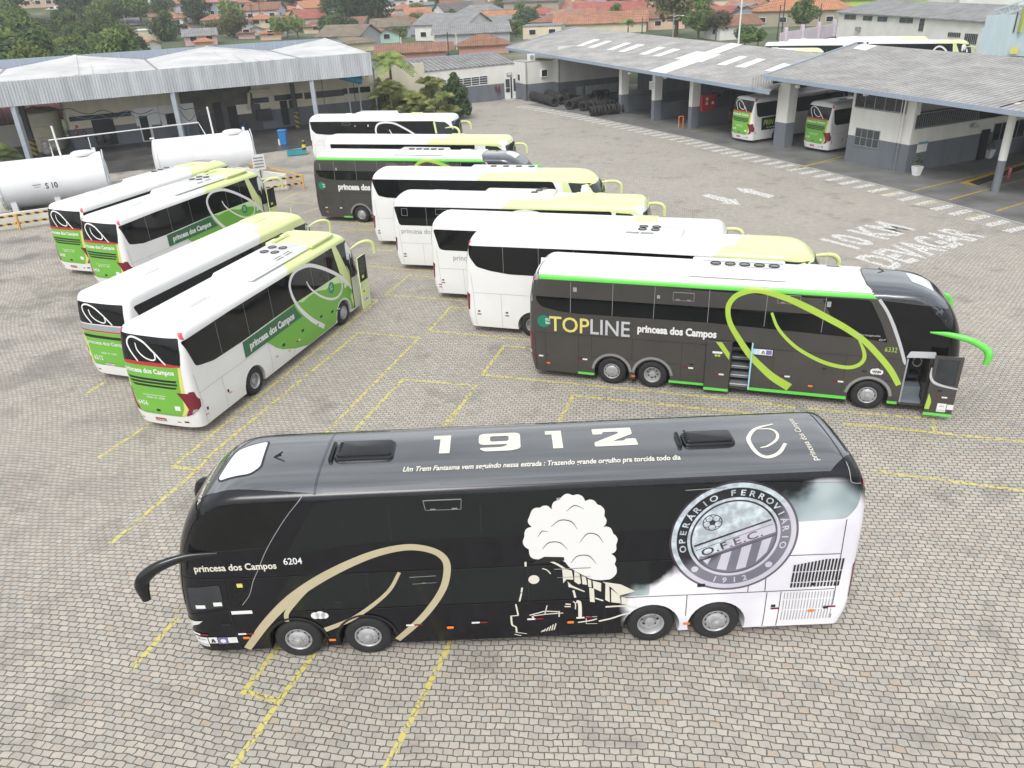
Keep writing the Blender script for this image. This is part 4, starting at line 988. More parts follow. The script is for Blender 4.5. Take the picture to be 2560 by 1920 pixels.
opening('plaster_patch', [c6(1530, 240), c6(1810, 225), c6(1800, 420)], FRAMEW, .015); opening('door_frame', [c6(1580, 325), c6(1720, 320), c6(1775, 610)], FRAMEW, .03); opening('door', [c6(1595, 325), c6(1690, 320), c6(1740, 600)], DARKIN, .05)
opening('plaster_patch', [c6(1820, 210), c6(2200, 180), c6(2150, 420)], FRAMEW, .015); opening('window', [c6(1900, 300), c6(2035, 285), c6(2035, 410)], PANED, .05)
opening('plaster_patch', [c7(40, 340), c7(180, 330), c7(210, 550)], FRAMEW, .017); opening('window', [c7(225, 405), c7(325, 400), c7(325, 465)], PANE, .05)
opening('doorway', [c7(380, 330), c7(470, 320), c7(510, 640)], DARKIN, .03); opening('doorway', [c7(540, 370), c7(640, 360), c7(650, 620)], DARKIN, .03); DARKWALL = mat('dark_mottled_wall', (.055, .058, .05), .8, var=.45, vs=.9, tint=(.13, .12, .09)); opening('dark_wall_patch', [c7(20, 210), c7(800, 190), c7(800, 400)], DARKWALL, .012); opening('dark_wall_patch', [c7(200, 400), c7(900, 390), c7(900, 640)], mat('dark_dado', (.05, .055, .055), .5, var=.4, vs=1), .011)  # two dark mottled panels laid over the middle of the wall
opening('louver', [c7(800, 285), c7(980, 265), c7(980, 320)], PANED, .05); opening('louver', [c7(1040, 250), c7(1340, 225), c7(1340, 280)], PANED, .05); opening('louver', [c7(1360, 220), c7(1780, 185), c7(1780, 250)], PANED, .05); opening('louver', [c7(1780, 185), c7(2060, 150), c7(2060, 210)], PANED, .05)
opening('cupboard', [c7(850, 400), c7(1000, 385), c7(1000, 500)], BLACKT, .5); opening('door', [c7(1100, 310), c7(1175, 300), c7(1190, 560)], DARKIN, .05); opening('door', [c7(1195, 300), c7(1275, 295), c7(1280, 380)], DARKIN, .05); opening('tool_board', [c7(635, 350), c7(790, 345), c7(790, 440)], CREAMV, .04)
opening('notice', [c6(865, 430), c6(895, 430), c6(895, 460)], REDV, .04)
for k, s_ in enumerate((30, 33.5)):
    m = MB(); m.tube([Cp(s_, 6.05, 1.9), Cp(s_, 6.05, 4.8)], .03, 6); sb.add('pipe', m, DARKP)
m = MB(); pts = [c7(780, 400), c7(770, 220), c7(790, 205), c7(990, 190)]; P = [onwall(*q, Cp(0, 5.9), BD) for q in pts]; m.tube([Cp(a, 5.9, z) for a, z in P], .16, 8); sb.add('duct', m, WALLC, 40)
se, ze = onwall(*c6(880, 520), BO, BD); extinguisher(Cp(se, 5.95, ze-.3), 'red fire extinguisher beside the dark doorway of the cream building', 1.2); extinguisher(Cp(se+.7, 5.95, ze-.55), 'second red fire extinguisher right of the first on the cream wall', 1.3)
for k in range(2):
    p = Cp(onwall(*c6(1150+90*k, 560), BO, BD)[0], 5.6); o = Site('chair', 'black padded chair standing in the dark doorway', 'chair', p, 'pair of chairs in the doorway'); m = MB(); m.rbox((p.x, p.y, .95), (.55, .14, .7), .1, rot=radians(25)); o.add('backrest', m, BLACKT, 40); m = MB(); m.rbox((p.x-CN.x*.3, p.y-CN.y*.3, .5), (.55, .5, .1), .06, rot=radians(25)); o.add('seat', m, BLACKT, 40)
    m = MB()
    for sx in (-.2, .2):
        for sy in (.1, -.45): q = p+CS*sx+CN*sy; m.beam((q.x, q.y, .0), (q.x, q.y, .46), .03, .03)
    o.add('frame', m, DARKP)
# hoses strung under the canopy
def hose(name, pts, mt, label, r=.03): m = MB(); m.tube(cr(pts, 8), r, 6); tag(m.build(name, mt, None, 50), label, 'hose')
HB = mat('blue_hose', (.06, .26, .46), .5, var=.1)
for (nm, pts, zz, mt, lb) in (('black_hose', [(350, 205), (500, 250), (640, 262), (800, 238), (930, 285), (1050, 295), (1180, 255), (1330, 290), (1475, 262), (1620, 300), (1760, 250)], 4.6, BLACKT, 'black hose sagging in loops below the canopy'), ('blue_hose', [(800, 310), (1000, 355), (1140, 310), (1300, 360), (1450, 295), (1600, 345), (1780, 285), (1920, 310)], 4.2, HB, 'blue hose sagging in loops below the canopy')):
    P = [onwall(*c6(*q), Cp(0, 4.4), CS) for q in pts]; hose(nm, [Cp(a, 4.4, z) for a, z in P], mt, lb)
P = [onwall(*c7(*q), Cp(0, .6), CS) for q in [(30, 360), (90, 400), (180, 385), (210, 440), (150, 515), (90, 480), (40, 400)]]; hose('black_hose', [Cp(a, .6, z) for a, z in P], BLACKT, 'black hose hanging in a loop by the middle canopy post')
P = [onwall(*c7(*q), Cp(0, 1.2), CS) for q in [(118, 545), (140, 660), (160, 790)]]; hose('blue_hose', [Cp(a, 1.2, max(.1, z)) for a, z in P], HB, 'blue hose hanging straight down beside the middle canopy post')
# ---------------------------------------------------------------- things under the canopy
BLU = mat('blue_plastic', (.03, .20, .48), .4, var=.12, vs=3); TEALP = mat('teal_steel', (.05, .30, .36), .5, var=.15); BLUD = mat('dark_blue_drum', (.02, .07, .16), .45, var=.15)
p = G(*c7(1150, 775)); o = Site('wheelie_bin', 'bright blue bin standing on the wet floor', 'bin', p); m = MB(); m.hexa([(p.x+a*.28, p.y+b*.25, .05) for a, b in ((-1, -1), (1, -1), (1, 1), (-1, 1))], [(p.x+a*.36, p.y+b*.33, 1.3) for a, b in ((-1, -1), (1, -1), (1, 1), (-1, 1))]); o.add('body', m, BLU); m = MB(); m.rbox((p.x, p.y, 1.36), (.82, .76, .12), .08); o.add('lid', m, BLU)
p = G(*c7(1112, 775)); o = Site('jerrycan', 'white plastic can standing beside the blue bin', 'can', p); m = MB(); m.rbox((p.x, p.y, .26), (.32, .26, .52), .06); o.add('body', m, WHITE2); m = MB(); m.tube([p+Vector((-.08, 0, .5)), p+Vector((-.04, 0, .64)), p+Vector((.1, 0, .62))], .03, 6); o.add('handle', m, WHITE2)
p = G(*c7(1290, 880)); o = Site('wash_tray', 'open blue tray lying on the wet floor', 'tray', p); m = MB(); m.box((p.x, p.y, .08), (1.7, 1.0, .08), .3)
for a, b, c_, d in ((0, .48, 1.7, .06), (0, -.48, 1.7, .06), (.82, 0, .06, 1.0), (-.82, 0, .06, 1.0)): ca, sa = cos(.3), sin(.3); m.box((p.x+a*ca-b*sa, p.y+a*sa+b*ca, .25), (c_, d, .34), .3)
o.add('body', m, TEALP)
p = G(*c7(1372, 870)); o = Site('bollard', 'yellow and black bollard beside the blue tray', 'bollard', p); m = MB(); m.lathe([(.001, 0), (.3, 0), (.3, .1), (.2, .2), (.16, 1.05), (.1, 1.15), (.001, 1.16)], 14, Matrix.Translation(p)); o.add('post', m, hazard('bollard_bands', (0, 0, 1), .56, (.62, .52, .05), (.03, .03, .03)), 40)
for k, (x, y) in enumerate(((725, 640), (785, 610))):
    p = G(*c7(x, y)); o = Site('drum', 'dark blue steel drum standing by the cream building', 'drum', p, 'two dark blue drums'); m = MB(); m.lathe([(.001, 0), (.29, 0), (.3, .02), (.3, .3), (.315, .32), (.3, .34), (.3, .6), (.315, .62), (.3, .64), (.3, .9), (.27, .92), (.001, .9)], 18, Matrix.Translation(p)); o.add('barrel', m, BLUD, 40)
p = G(*c7(960, 600)); o = Site('steel_trolley', 'teal steel frame trolley parked by a striped post', 'trolley', p); m = MB(); a = Vector((CS.x, CS.y, 0))
for q0, q1 in (((-1.5, 0, .2), (1.2, 0, .2)), ((-1.0, 0, .2), (-1.0, 0, 1.3)), ((-1.0, 0, 1.3), (1.2, 0, 1.3)), ((1.2, 0, .2), (1.2, 0, 1.3)), ((-1.0, 0, 1.25), (.2, 0, .2)), ((.1, 0, .2), (.1, 0, 1.3)), ((-1.5, 0, .2), (-1.5, 0, .9)), ((-1.5, 0, .9), (-1, 0, .9)), ((-1.5, .8, .2), (1.2, .8, .2)), ((1.2, 0, .2), (1.2, .8, .2)), ((-1.0, .8, .2), (-1.0, .8, 1.3)), ((-1, 0, 1.3), (-1, .8, 1.3)), ((1.2, .8, .2), (1.2, .8, 1.3)), ((-1, .8, 1.3), (1.2, .8, 1.3))): m.beam(p+a*q0[0]+CN*q0[1]+Vector((0, 0, q0[2])), p+a*q1[0]+CN*q1[1]+Vector((0, 0, q1[2])), .06, .06)
o.add('frame', m, TEALP)
p = G(*c7(1320, 560)); o = Site('tool_chest', 'teal tool chest low against the cream wall', 'chest', p); m = MB(); m.rbox((p.x, p.y, .35), (1.3, .6, .6), .06, rot=.44); o.add('body', m, TEALP); m = MB(); m.rbox((p.x, p.y, .7), (1.36, .66, .1), .05, rot=.44); o.add('lid', m, TEALP)
p = G(*c6(1325, 645)); o = Site('water_drum', 'blue plastic drum at the edge of the dark doorway', 'drum', p); m = MB(); m.lathe([(.001, 0), (.42, 0), (.46, .3), (.46, .75), (.36, .95), (.2, 1.0), (.001, 1.0)], 18, Matrix.Translation(p)); o.add('barrel', m, BLU, 40)
# blue rolled pipe under the canopy corner, on stands
pa, pb = onwall(*c7(1815, 35), Cp(0, 3), CS), onwall(*c7(1960, 75), Cp(0, 3), CS); o = Site('blue_pipe', 'fat blue pipe hung below the right end of the canopy', 'pipe', Cp(pa[0], 3, pa[1])); m = MB(); m.tube([Cp(pa[0]-.6, 3.4, pa[1]), Cp(pb[0], 2.4, pb[1]-.1)], .42, 16); o.add('barrel', m, mat('blue_pipe_plastic', (.05, .28, .44), .4, var=.15), 40)
# ---------------------------------------------------------------- round water tank behind the canopy
p = G(118, 372); o = Site('water_tank', 'big round cream water tank with a domed lid', 'tank', p); m = MB(); m.lathe([(.001, 0), (1.85, 0), (1.9, .4), (1.9, 1.3), (1.95, 1.33), (1.9, 1.36), (1.9, 2.3), (1.95, 2.33), (1.9, 2.36), (2.0, 3.5)], 40, Matrix.Translation(p)); o.add('body', m, mat('cream_fibreglass', (.58, .54, .40), .5, var=.15, vs=1.2), 40); m = MB(); m.lathe([(2.06, 3.45), (2.06, 3.6), (1.4, 3.85), (.5, 4.0), (.001, 4.02)], 40, Matrix.Translation(p)); o.add('lid', m, mat('weathered_lid', (.46, .42, .34), .7, var=.25, vs=2), 40)
p = Cp(2.6, 5.0); o = Site('rubbish_bags', 'pale plastic bags heaped beside the water tank', 'bags', p); m = MB()
for k in range(7): q = p+Vector((random.uniform(-.6, .6), random.uniform(-.3, .3), .3+.22*(k % 4))); m.lathe([(.001, -.3), (.28, -.22), (.36, 0), (.25, .22), (.05, .3), (.001, .32)], 9, Matrix.Translation(q) @ Matrix.Rotation(random.uniform(0, 3), 4, 'X'))
o.add('bag', m, mat('grey_bag', (.45, .44, .42), .5, var=.2), 60)
# ---------------------------------------------------------------- fuel tanks in their white pen
TW = mat('white_tank_paint', (.74, .75, .76), .45, var=.06, vs=.7, streak=True)
def fuel_tank(pL, pR, R, label, mark, zc=None):
    pL, pR = Vector(pL), Vector(pR); d = (pR-pL).normalized(); zc = zc or R+.35; o = Site('fuel_tank', label, 'tank', (pL+pR)/2)
    M = Matrix.Translation((pL.x, pL.y, zc)) @ Vector((0, 0, 1)).rotation_difference(d).to_matrix().to_4x4(); L_ = (pR-pL).length; m = MB()
    m.lathe([(.001, -.22), (R*.5, -.18), (R*.85, -.08), (R, 0), (R, L_*.33), (R+.006, L_*.33), (R+.006, L_*.335), (R, L_*.335), (R, L_*.66), (R+.006, L_*.66), (R+.006, L_*.665), (R, L_*.665), (R, L_), (R*.85, L_+.08), (R*.5, L_+.18), (.001, L_+.22)], 56, M); o.add('barrel', m, TW, 30)
    for t in (.1, .5, .9):
        q = pL.lerp(pR, t); m = MB(); n_ = Vector((-d.y, d.x, 0)); m.box((q.x, q.y, (zc-R*.6)/2), (.35, R*1.7, zc-R*.6), math.atan2(d.y, d.x)); o.add('saddle', m, WHITE2)
    q = pL.lerp(pR, .83); m = MB(); m.lathe([(.75, 0), (.75, .16), (.6, .24), (.3, .28), (.001, .28)], 24, Matrix.Translation((q.x, q.y, zc+R-.08))); o.add('manhole', m, WHITE2, 40)
    m = MB(); q = pL.lerp(pR, .95); m.tube([(q.x, q.y, zc+R), (q.x, q.y, zc+R+.3)], .1, 8); q = pL.lerp(pR, .02); m.tube([(q.x, q.y, zc+R-.05), (q.x, q.y, zc+R+.12), (q.x-.25, q.y-.1, zc+R+.1)], .06, 8); o.add('vent_pipe', m, WHITE2, 40)
    n_ = Vector((d.y, -d.x, 0)); a0 = pL.lerp(pR, .02); m = MB(); m.tube([(a0+n_*R*cos(t)*1.02)+Vector((0, 0, zc+R*1.02*sin(t))) for t in [radians(80-14*i) for i in range(12)]], .05, 6); o.add('drain_pipe', m, WHITE2, 40)
    a0 = pR+d*.12; m = MB(); m.tube([a0+Vector((0, 0, zc+R+.1)), a0+n_*R*.7+Vector((0, 0, zc+R*.8)), a0+n_*R*1.02+Vector((0, 0, zc-.3)), a0+n_*R*.9+Vector((0, 0, .5))], .05, 6); o.add('fill_pipe', m, GALV, 40)
    m = MB(); r0 = [pL.lerp(pR, t) for t in (.55, .75, .95)]
    if mark:
        def lm(u, v, e):
            a = v/R; q = pL+d*u; return q+n_*(R+e)*cos(a)+Vector((0, 0, zc+(R+e)*sin(a)))-o.loc
        text('lettering', o.root, BLACKT, lm, mark, (L_*.43, -.22), .75, .38, e=.012, bold=.02); decal('placard', o.root, WHITE2, lm, [rect(L_*.315, -.22, L_*.395, .22)], .006)
        decal('placard_band', o.root, GREYR, lm, [rect(L_*.317, .06, L_*.393, .12), rect(L_*.325, -.08, L_*.385, -.05)], .012)
    return o, pL, pR, zc, R
def zz4(x, y): return (x/2.304, 240+y/2.304)
q1, q2 = G(14, 548, 0), G(288, 508, 0)
t1 = fuel_tank(G(*zz4(45, 700), 0)+CN*1.0, G(*zz4(655, 620), 0)+CN*1.0, 1.58, 'white cylindrical fuel tank marked S 10', 'S 10')
t2 = fuel_tank(G(*zz4(950, 545), 0)+CN*1.6, G(*zz4(1500, 480), 0)+CN*1.6, 1.58, 'white cylindrical fuel tank at the far end of the pen', '')
for tt in (t1, t2):      # pole with a lamp on each tank
    o, pL, pR, zc, R = tt; q = pL.lerp(pR, .63); m = MB(); m.tube([(q.x, q.y, zc+R-.03), (q.x-.06, q.y, zc+R+2.0)], .07, 8); o.add('vent_post', m, WHITE2, 40)
o, pL, pR, zc, R = t1; m = MB(); tp = [pL.lerp(pR, .56), pR+CS*3.2, t2[1]+CS*2.0]; m.tube([tp[0]+Vector((0, 0, zc+R-.05)), tp[0]+Vector((0, 0, zc+R+1.1)), t2[1].lerp(t2[2], .5)+Vector((0, 0, zc+R+.95)), t2[1].lerp(t2[2], .55)+Vector((0, 0, zc+R-.05))], .045, 6)
for q_ in (tp[0].lerp(tp[1], .4),): m.tube([q_+Vector((0, 0, zc+R-.05)), q_+Vector((0, 0, zc+R+1.05))], .025, 6)
tag(m.build('safety_rail', WHITE2, None, 40), 'thin white pipe rail running over both fuel tanks', 'railing')
pw = Site('tank_pen_wall', 'low white containment wall round the fuel tanks', 'wall', G(121, 552))
a, b = G(-40, 582), G(*zz4(1668, 535)); m = MB(); cN = Vector((-(b-a).y, (b-a).x, 0)).normalized(); wallseg(m, a, b, 0, 1.0, .2); wallseg(m, a+cN*5.2, b+cN*5.2-CS*2.6, 0, 1.25, .2); wallseg(m, b, b+cN*5.2-CS*2.6, 0, 1.1, .2); pw.add('wall', m, mat('pen_wall_paint', (.66, .65, .58), .8, var=.14, vs=.8))
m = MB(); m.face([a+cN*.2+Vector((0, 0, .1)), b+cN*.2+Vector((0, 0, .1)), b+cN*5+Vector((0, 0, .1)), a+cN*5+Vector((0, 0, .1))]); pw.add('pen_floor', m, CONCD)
pd_ = (b-a).normalized(); outn = -cN
hr = Site('hazard_rail', 'orange and black striped guard rail in front of the tank pen wall', 'rail', a+outn*.8)
for z_ in (.45, .95): m = MB(); m.beam(a+outn*.7+Vector((0, 0, z_)), b+outn*.7+pd_*.9+Vector((0, 0, z_)), .06, .13); hr.add('rail', m, HZR)
for t in (.107, .4, .7, 1.0): q = a.lerp(b, t)+outn*.78+(pd_*.9 if t == 1 else Vector()); m = MB(); m.beam(q-Vector((0, 0, .0)), q+Vector((0, 0, 1.05)), .16, .1); hr.add('post', m, ORP)
st_ = Site('handrail', 'orange handrail running back from the corner of the tank pen', 'rail', b+pd_*1.3)
q0, q1 = b+outn*.7+pd_*.9, b+cN*4.6+pd_*.2-CS*2.0
for z_ in (1.0, .55): m = MB(); m.beam(q0+Vector((0, 0, z_)), q1+Vector((0, 0, z_+.35)), .07, .1); st_.add('rail', m, ORP)
for t in (.45, .95): q = q0.lerp(q1, t); m = MB(); m.beam(q, q+Vector((0, 0, 1.25)), .12, .12); st_.add('post', m, ORP)
p = b+cN*2.2-CS*1.5; o = Site('warning_sign', 'small white sign with black lines on the tank pen corner', 'sign', p); m = MB(); m.beam(p+Vector((0, 0, .1)), p+Vector((0, 0, 1.5)), .06, .06); o.add('post', m, DARKP); m = MB(); wallseg(m, p-CS*.45-CN*.06, p+CS*.45-CN*.06, 1.25, 2.35, -.04); o.add('panel', m, FRAMEW)
m = MB()
for k in range(4): wallseg(m, p-CS*.35-CN*.11, p+CS*.35-CN*.11, 1.42+.22*k, 1.51+.22*k, -.008)
o.add('lettering', m, GREYR)
# ---------------------------------------------------------------- the black coach
def art_mask(t, coord):
    """how white the printed smoke is at a point of the black coach"""
    n = t.nodes; sp = n.new('ShaderNodeSeparateXYZ'); t.links.new(coord, sp.inputs[0])
    s = math_n(t, 'SUBTRACT', 11.95, sp.outputs[0]); z = sp.outputs[2]
    r = ramp(t, math_n(t, 'DIVIDE', z, 4.5), [(0, (.60,)*3), (.10, (.585,)*3), (.22, (.575,)*3), (.29, (.575,)*3), (.36, (.61,)*3), (.43, (.665,)*3), (.50, (.70,)*3), (.60, (.76,)*3), (.68, (.80,)*3), (.78, (.83,)*3), (.9, (.87,)*3), (.95, (.97,)*3)])
    s0 = math_n(t, 'MULTIPLY', r, 12)
    f1 = noise(t, coord, 1.4, 3); f2 = noise(t, coord, .6, 2)
    d = math_n(t, 'ADD', math_n(t, 'SUBTRACT', s, s0), math_n(t, 'MULTIPLY', math_n(t, 'SUBTRACT', f1, .5), 1.5))
    mr = n.new('ShaderNodeMapRange'); mr.interpolation_type = 'SMOOTHSTEP'; mr.inputs[1].default_value = -.12; mr.inputs[2].default_value = .42
    t.links.new(d, mr.inputs[0])
    # towards the tail above the rear corner the print stays black
    m2 = n.new('ShaderNodeMapRange'); m2.interpolation_type = 'SMOOTHSTEP'; m2.inputs[1].default_value = 3.35; m2.inputs[2].default_value = 3.75; m2.inputs[3].default_value = 1; m2.inputs[4].default_value = 0
    zz = math_n(t, 'SUBTRACT', z, math_n(t, 'MULTIPLY', math_n(t, 'SUBTRACT', 11.75, s), .9)); t.links.new(zz, m2.inputs[0])
    mk = math_n(t, 'MULTIPLY', mr.outputs[0], m2.outputs[0])
    m3 = n.new('ShaderNodeMapRange'); m3.inputs[1].default_value = 3.98; m3.inputs[2].default_value = 4.12; m3.inputs[3].default_value = 1; m3.inputs[4].default_value = 0
    t.links.new(z, m3.inputs[0]); mk = math_n(t, 'MULTIPLY', mk, m3.outputs[0])
    return mk, f2, f1
def art_mat(name, dark, light, lil, rough, coat=.35, amount=1.0):
    m = mat(name, dark, rough, var=0, coat=0, spec=.45); t, n, b = nodes(m); tc = n.new('ShaderNodeTexCoord')
    mk, f2, f1 = art_mask(t, tc.outputs['Object'])
    lc = ramp(t, f2, [(.38, lil), (.56, light)])
    dk = ramp(t, noise(t, tc.outputs['Object'], 6, 5), [(.4, dark), (.75, tuple(x*(1.25 if 'film' in name else 1.9)+.001 for x in dark))])
    t.links.new(mix(t, math_n(t, 'MULTIPLY', mk, amount), dk, lc), b.inputs['Base Color'])
    return m
ARTB = art_mat('printed_smoke_wrap', (.0035, .0035, .006), (.80, .79, .82), (.68, .66, .72), .2)
ARTG = art_mat('printed_smoke_window_film', (.007, .010, .011), (.52, .60, .62), (.26, .34, .36), .12, amount=.85)
CRL = art_mat('crest_light', (.36, .41, .44), (.58, .56, .63), (.50, .48, .56), .35)
CRD = art_mat('crest_dark', (.014, .014, .018), (.20, .20, .24), (.15, .15, .19), .35)
CRX = art_mat('crest_line', (.03, .02, .03), (.13, .11, .15), (.10, .09, .12), .35)

def black_coach():
    X = 11.95                                   # x = X - s, s measured back from the first axle
    L = 14.43
    B = Body(L, 4.40, W=2.6, zs=4.0, m=2.8, fD=2.0, fk=2.2, fz=1.2, rD=.75, rk=2.6, rz=2.6, fc=.7, fn=3.0, rc=.3, rn=3.2)
    root = thing('coach', 'black double-deck coach with 1912 on its roof and a round crest on its side', 'bus', (-4.845+11.95, 12.595+1.3, 0), pi)
    ws = [X-q for q in (0, 1.5, 7.61, 9.02)]
    link('body', B.mesh('body', ws), [ARTB, DARKIN], root)
    for i, x in enumerate(ws):
        for sg in (1, -1): wheel(root, x, sg, 2.6, dished=(i == 2))
    LS = B.side(1); f = lambda s, z: (X-s, z)
    fx = front_x(B); RX = frange(0, .7, .05)
    P = lambda pts: [f(*p) for p in pts]
    def D(name, mt, pts, e=.006, cx=(), cz=()): return decal(name, root, mt, LS, [P(q) for q in pts], e, list(cx)+RX, cz)
    # glass
    D('side_window', [ARTG], [rounded([(.86, 4.06), (.12, 2.80), (1.32, 2.99), (2.28, 3.07), (9.47, 3.07), (11.44, 3.12), (11.62, 3.4), (11.66, 3.9), (11.60, 4.0), (9.41, 4.09), (4.1, 4.13), (2.3, 4.13)], .12)], .006, cz=(4.0, 4.05, 4.1))
    D('side_window', [ARTG], [rounded([(1.73, 2.28), (.12, 2.28), (-.36, 1.50), (-.3, 1.40), (0, 1.365), (1.65, 1.355), (3.18, 1.385), (7.24, 1.36), (7.54, 1.36), (7.54, 2.27)], .06)], .006)
    D('side_window', [GLASS], [[(.55, 4.1), (-.22, 3.04), (-1.98, 2.97), (-1.86, 3.3), (-1.62, 3.72), (-1.4, 3.98), (-1.2, 4.06), (-.6, 4.1)]], .006, fx, (3.2, 3.4, 3.6, 3.8, 3.9, 4.0, 4.03, 4.06, 4.09))
    D('side_window', [GLASS2], [rounded([(-2.06, 2.08), (-1.38, 2.13), (-1.40, 1.54), (-2.10, 1.48)], .05)], .008, fx)
    D('side_window', [GLASS], [rounded([(-1.14, 2.18), (-.66, 2.24), (-.87, 1.78), (-1.0, 1.6), (-1.26, 1.54)], .06)], .007)
    # seats and curtains seen dimly, stickers on the panes
    D('sticker', WHITE2, [rect(-1.98, 1.53, -1.78, 1.62), rect(-1.6, 1.58, -1.42, 1.68)], .012, fx); D('sticker', YELLOWV, [rect(-1.02, 2.05, -.9, 2.15)], .012)
    D('sticker', GREYP, [rect(5.62, 3.74, 5.78, 3.93)], .011)
    fr = [band([(3.0, 4.0), (3.75, 4.0)], .025, 1), band([(3.0, 4.0), (3.03, 3.78)], .012, 1), band([(3.75, 4.0), (3.73, 3.76)], .012, 1), band([(3.03, 3.77), (3.73, 3.76)], .012, 1)]
    D('window_vent', GREYR, [q for b_ in fr for q in b_]+[rect(3.12, 3.77, 3.23, 3.80), rect(3.55, 3.77, 3.66, 3.80)], .01)
    D('window_vent', GREYR, [q for q in band([(2.55, 2.12), (3.1, 2.13)], .015, 1)]+[rect(2.8, 1.94, 2.88, 1.965)]+band([(2.6, 1.94), (3.1, 1.95)], .01, 1), .011)
    D('window_vent', GREYR, [q for q in band([(8.15, 3.98), (8.95, 4.0)], .02, 1)], .02)
    D('window_vent', GREYR, [q for q in band([(5.55, 2.17), (6.3, 2.17)], .02, 1)]+band([(5.6, 1.95), (6.3, 1.95)], .012, 1), .02)
    # seams between panels and doors
    gaps = []
    for (a, b) in (((2.31, 4.12), (2.28, 3.07)), ((4.11, 4.12), (4.1, 3.08)), ((5.75, 4.12), (5.75, 3.08)), ((9.41, 4.08), (9.47, 3.07)), ((-1.26, 2.24), (-1.31, 1.5)), ((-1.31, 1.5), (-1.25, .32)), ((1.70, 2.28), (1.65, 1.36)), ((.1, 2.28), (.02, 1.36)), ((-2.2, 1.34), (-1.3, 1.47)), ((-2.2, 2.31), (.1, 2.26)), ((.1, 2.28), (7.54, 2.27)), ((7.54, 2.27), (11.45, 2.24)), ((-.4, 1.33), (11.45, 1.32)), ((-.22, 3.03), (-1.98, 2.96)), ((9.6, 2.25), (9.62, 1.33)), ((9.95, 2.25), (9.98, 1.33)), ((10.03, 1.3), (10.03, .33)), ((10.33, 1.3), (10.33, .33)), ((8.34, 1.32), (8.34, .75)), ((6.6, 1.33), (6.6, .35)), ((5.0, 1.35), (5.0, 2.28)), ((11.45, 3.1), (11.48, .5))):
        gaps += band([a, b], .016, 4)
    D('panel_seam', SEAMD, gaps, .0085, fx)
    D('pillar_trim', GREYP, band([(.66, 4.2), (.25, 3.72), (-.22, 3.03), (-.5, 2.5), (-.66, 2.2), (-.8, 1.85), (-1.0, 1.58)], .013, 4), .012, cz=(4.0, 4.1, 4.15))
    # sweeping champagne ribbon
    D('ribbon_emblem', GOLD, band([(-1.14, .33), (-.61, 1.04), (.04, 1.70), (.84, 2.26), (1.79, 2.72), (2.54, 2.89), (3.06, 2.79), (3.32, 2.54), (3.33, 2.16), (3.17, 1.68), (2.75, 1.06), (2.13, .41)], [.16, .19, .21, .20, .17, .155, .15, .15, .15, .15, .15, .14]), .011)
    D('ribbon_emblem', GOLD, band([(.62, 2.03), (.42, 1.93), (.08, 1.58), (-.12, 1.3), (-.15, 1.08)], [.02, .09, .12, .10, .09]), .0112)
    D('ribbon_emblem', GOLD, band([(2.36, 2.26), (2.10, 1.80), (1.66, 1.38), (1.19, 1.05), (.62, .80)], [.07, .08, .09, .10, .12]), .011)
    # lettering
    def T(s, s0, z0, w, h, mt=WHITE2, bold=.012, **k): return text('lettering', root, mt, LS, s, f(s0, z0), w, h, dx=(-1, 0), e=.013, bold=bold, cx=fx, **k)
    T('princesa dos Campos', -1.80, 2.50, 1.68, .17, CREAMV, .025); T('6204', .04, 2.59, .38, .17)
    # crest
    cc = (9.2, 2.78); rx, rz = 1.31, 1.36
    def ring(ro, ri): return [[(cc[0]+rx*ro*cos(2*pi*i/72), cc[1]+rz*ro*sin(2*pi*i/72)) for i in range(72)], [(cc[0]+rx*ri*cos(2*pi*i/72), cc[1]+rz*ri*sin(2*pi*i/72)) for i in range(72)]]
    def DL(name, mt, polys, e):
        return decal(name, root, mt, LS, [[P(l) for l in loops] for loops in polys], e, cz=(4.0, 4.05, 4.1))
    DL('crest', CRX, [ring(1.0, .965)], .0105); DL('crest', CRL, [ring(.965, .885)], .0106); DL('crest', CRD, [ring(.885, .72)], .0107); DL('crest', CRL, [ring(.72, .675)], .0108); DL('crest', CRX, [ring(.675, .645)], .0109)
    def on(rr, a): return (cc[0]+rx*rr*cos(a), cc[1]+rz*rr*sin(a))
    def sector(a0, a1, rr=.645, n=30): return [on(rr, a0+(a1-a0)*i/n) for i in range(n+1)]
    b0, b1 = radians(193), radians(28)          # ends of the upper edge of the diagonal band
    b2, b3 = radians(217), radians(6)
    DL('crest', CRL, [[sector(b1, b0)]], .0107)
    DL('crest', CRL, [[[on(.645, b0), on(.645, radians(205)), on(.645, b2), on(.645, b3), on(.645, radians(17)), on(.645, b1)]]], .0115)
    lo = sector(b2-2*pi, b3)
    DL('crest', CRD, [[lo]], .0108)
    # white bars below the band
    p2, p3 = Vector(on(.645, b2)), Vector(on(.645, b3))
    bars = []
    for k in range(4):
        x0 = cc[0]-.62+.40*k-.05; x1 = x0+.2
        def top(x): return p2.y+(p3.y-p2.y)*(x-p2.x)/(p3.x-p2.x)-.05
        def bot(x):
            q = 1-((x-cc[0])/(rx*.62))**2; return cc[1]-rz*.62*sqrt(max(q, 0))
        bars.append([(x0+.06, top(x0+.06)), (x1+.06, top(x1+.06)), (x1-.02, bot(x1-.02)), (x0-.02, bot(x0-.02))])
    DL('crest', CRL, [[b] for b in bars], .0118)
    p0, p1 = Vector(on(.645, b0)), Vector(on(.645, b1)); dv = (p1-p0).normalized(); nv = Vector((dv.y, -dv.x))
    def offs(d, w): return band([tuple(p0+nv*d+dv*.03), tuple(p1+nv*d-dv*.03)], w, 1)
    DL('crest', CRX, [[q] for q in offs(0, .045)+offs(.12, .014)+offs(.34, .014)+offs(.40, .05)], .012)
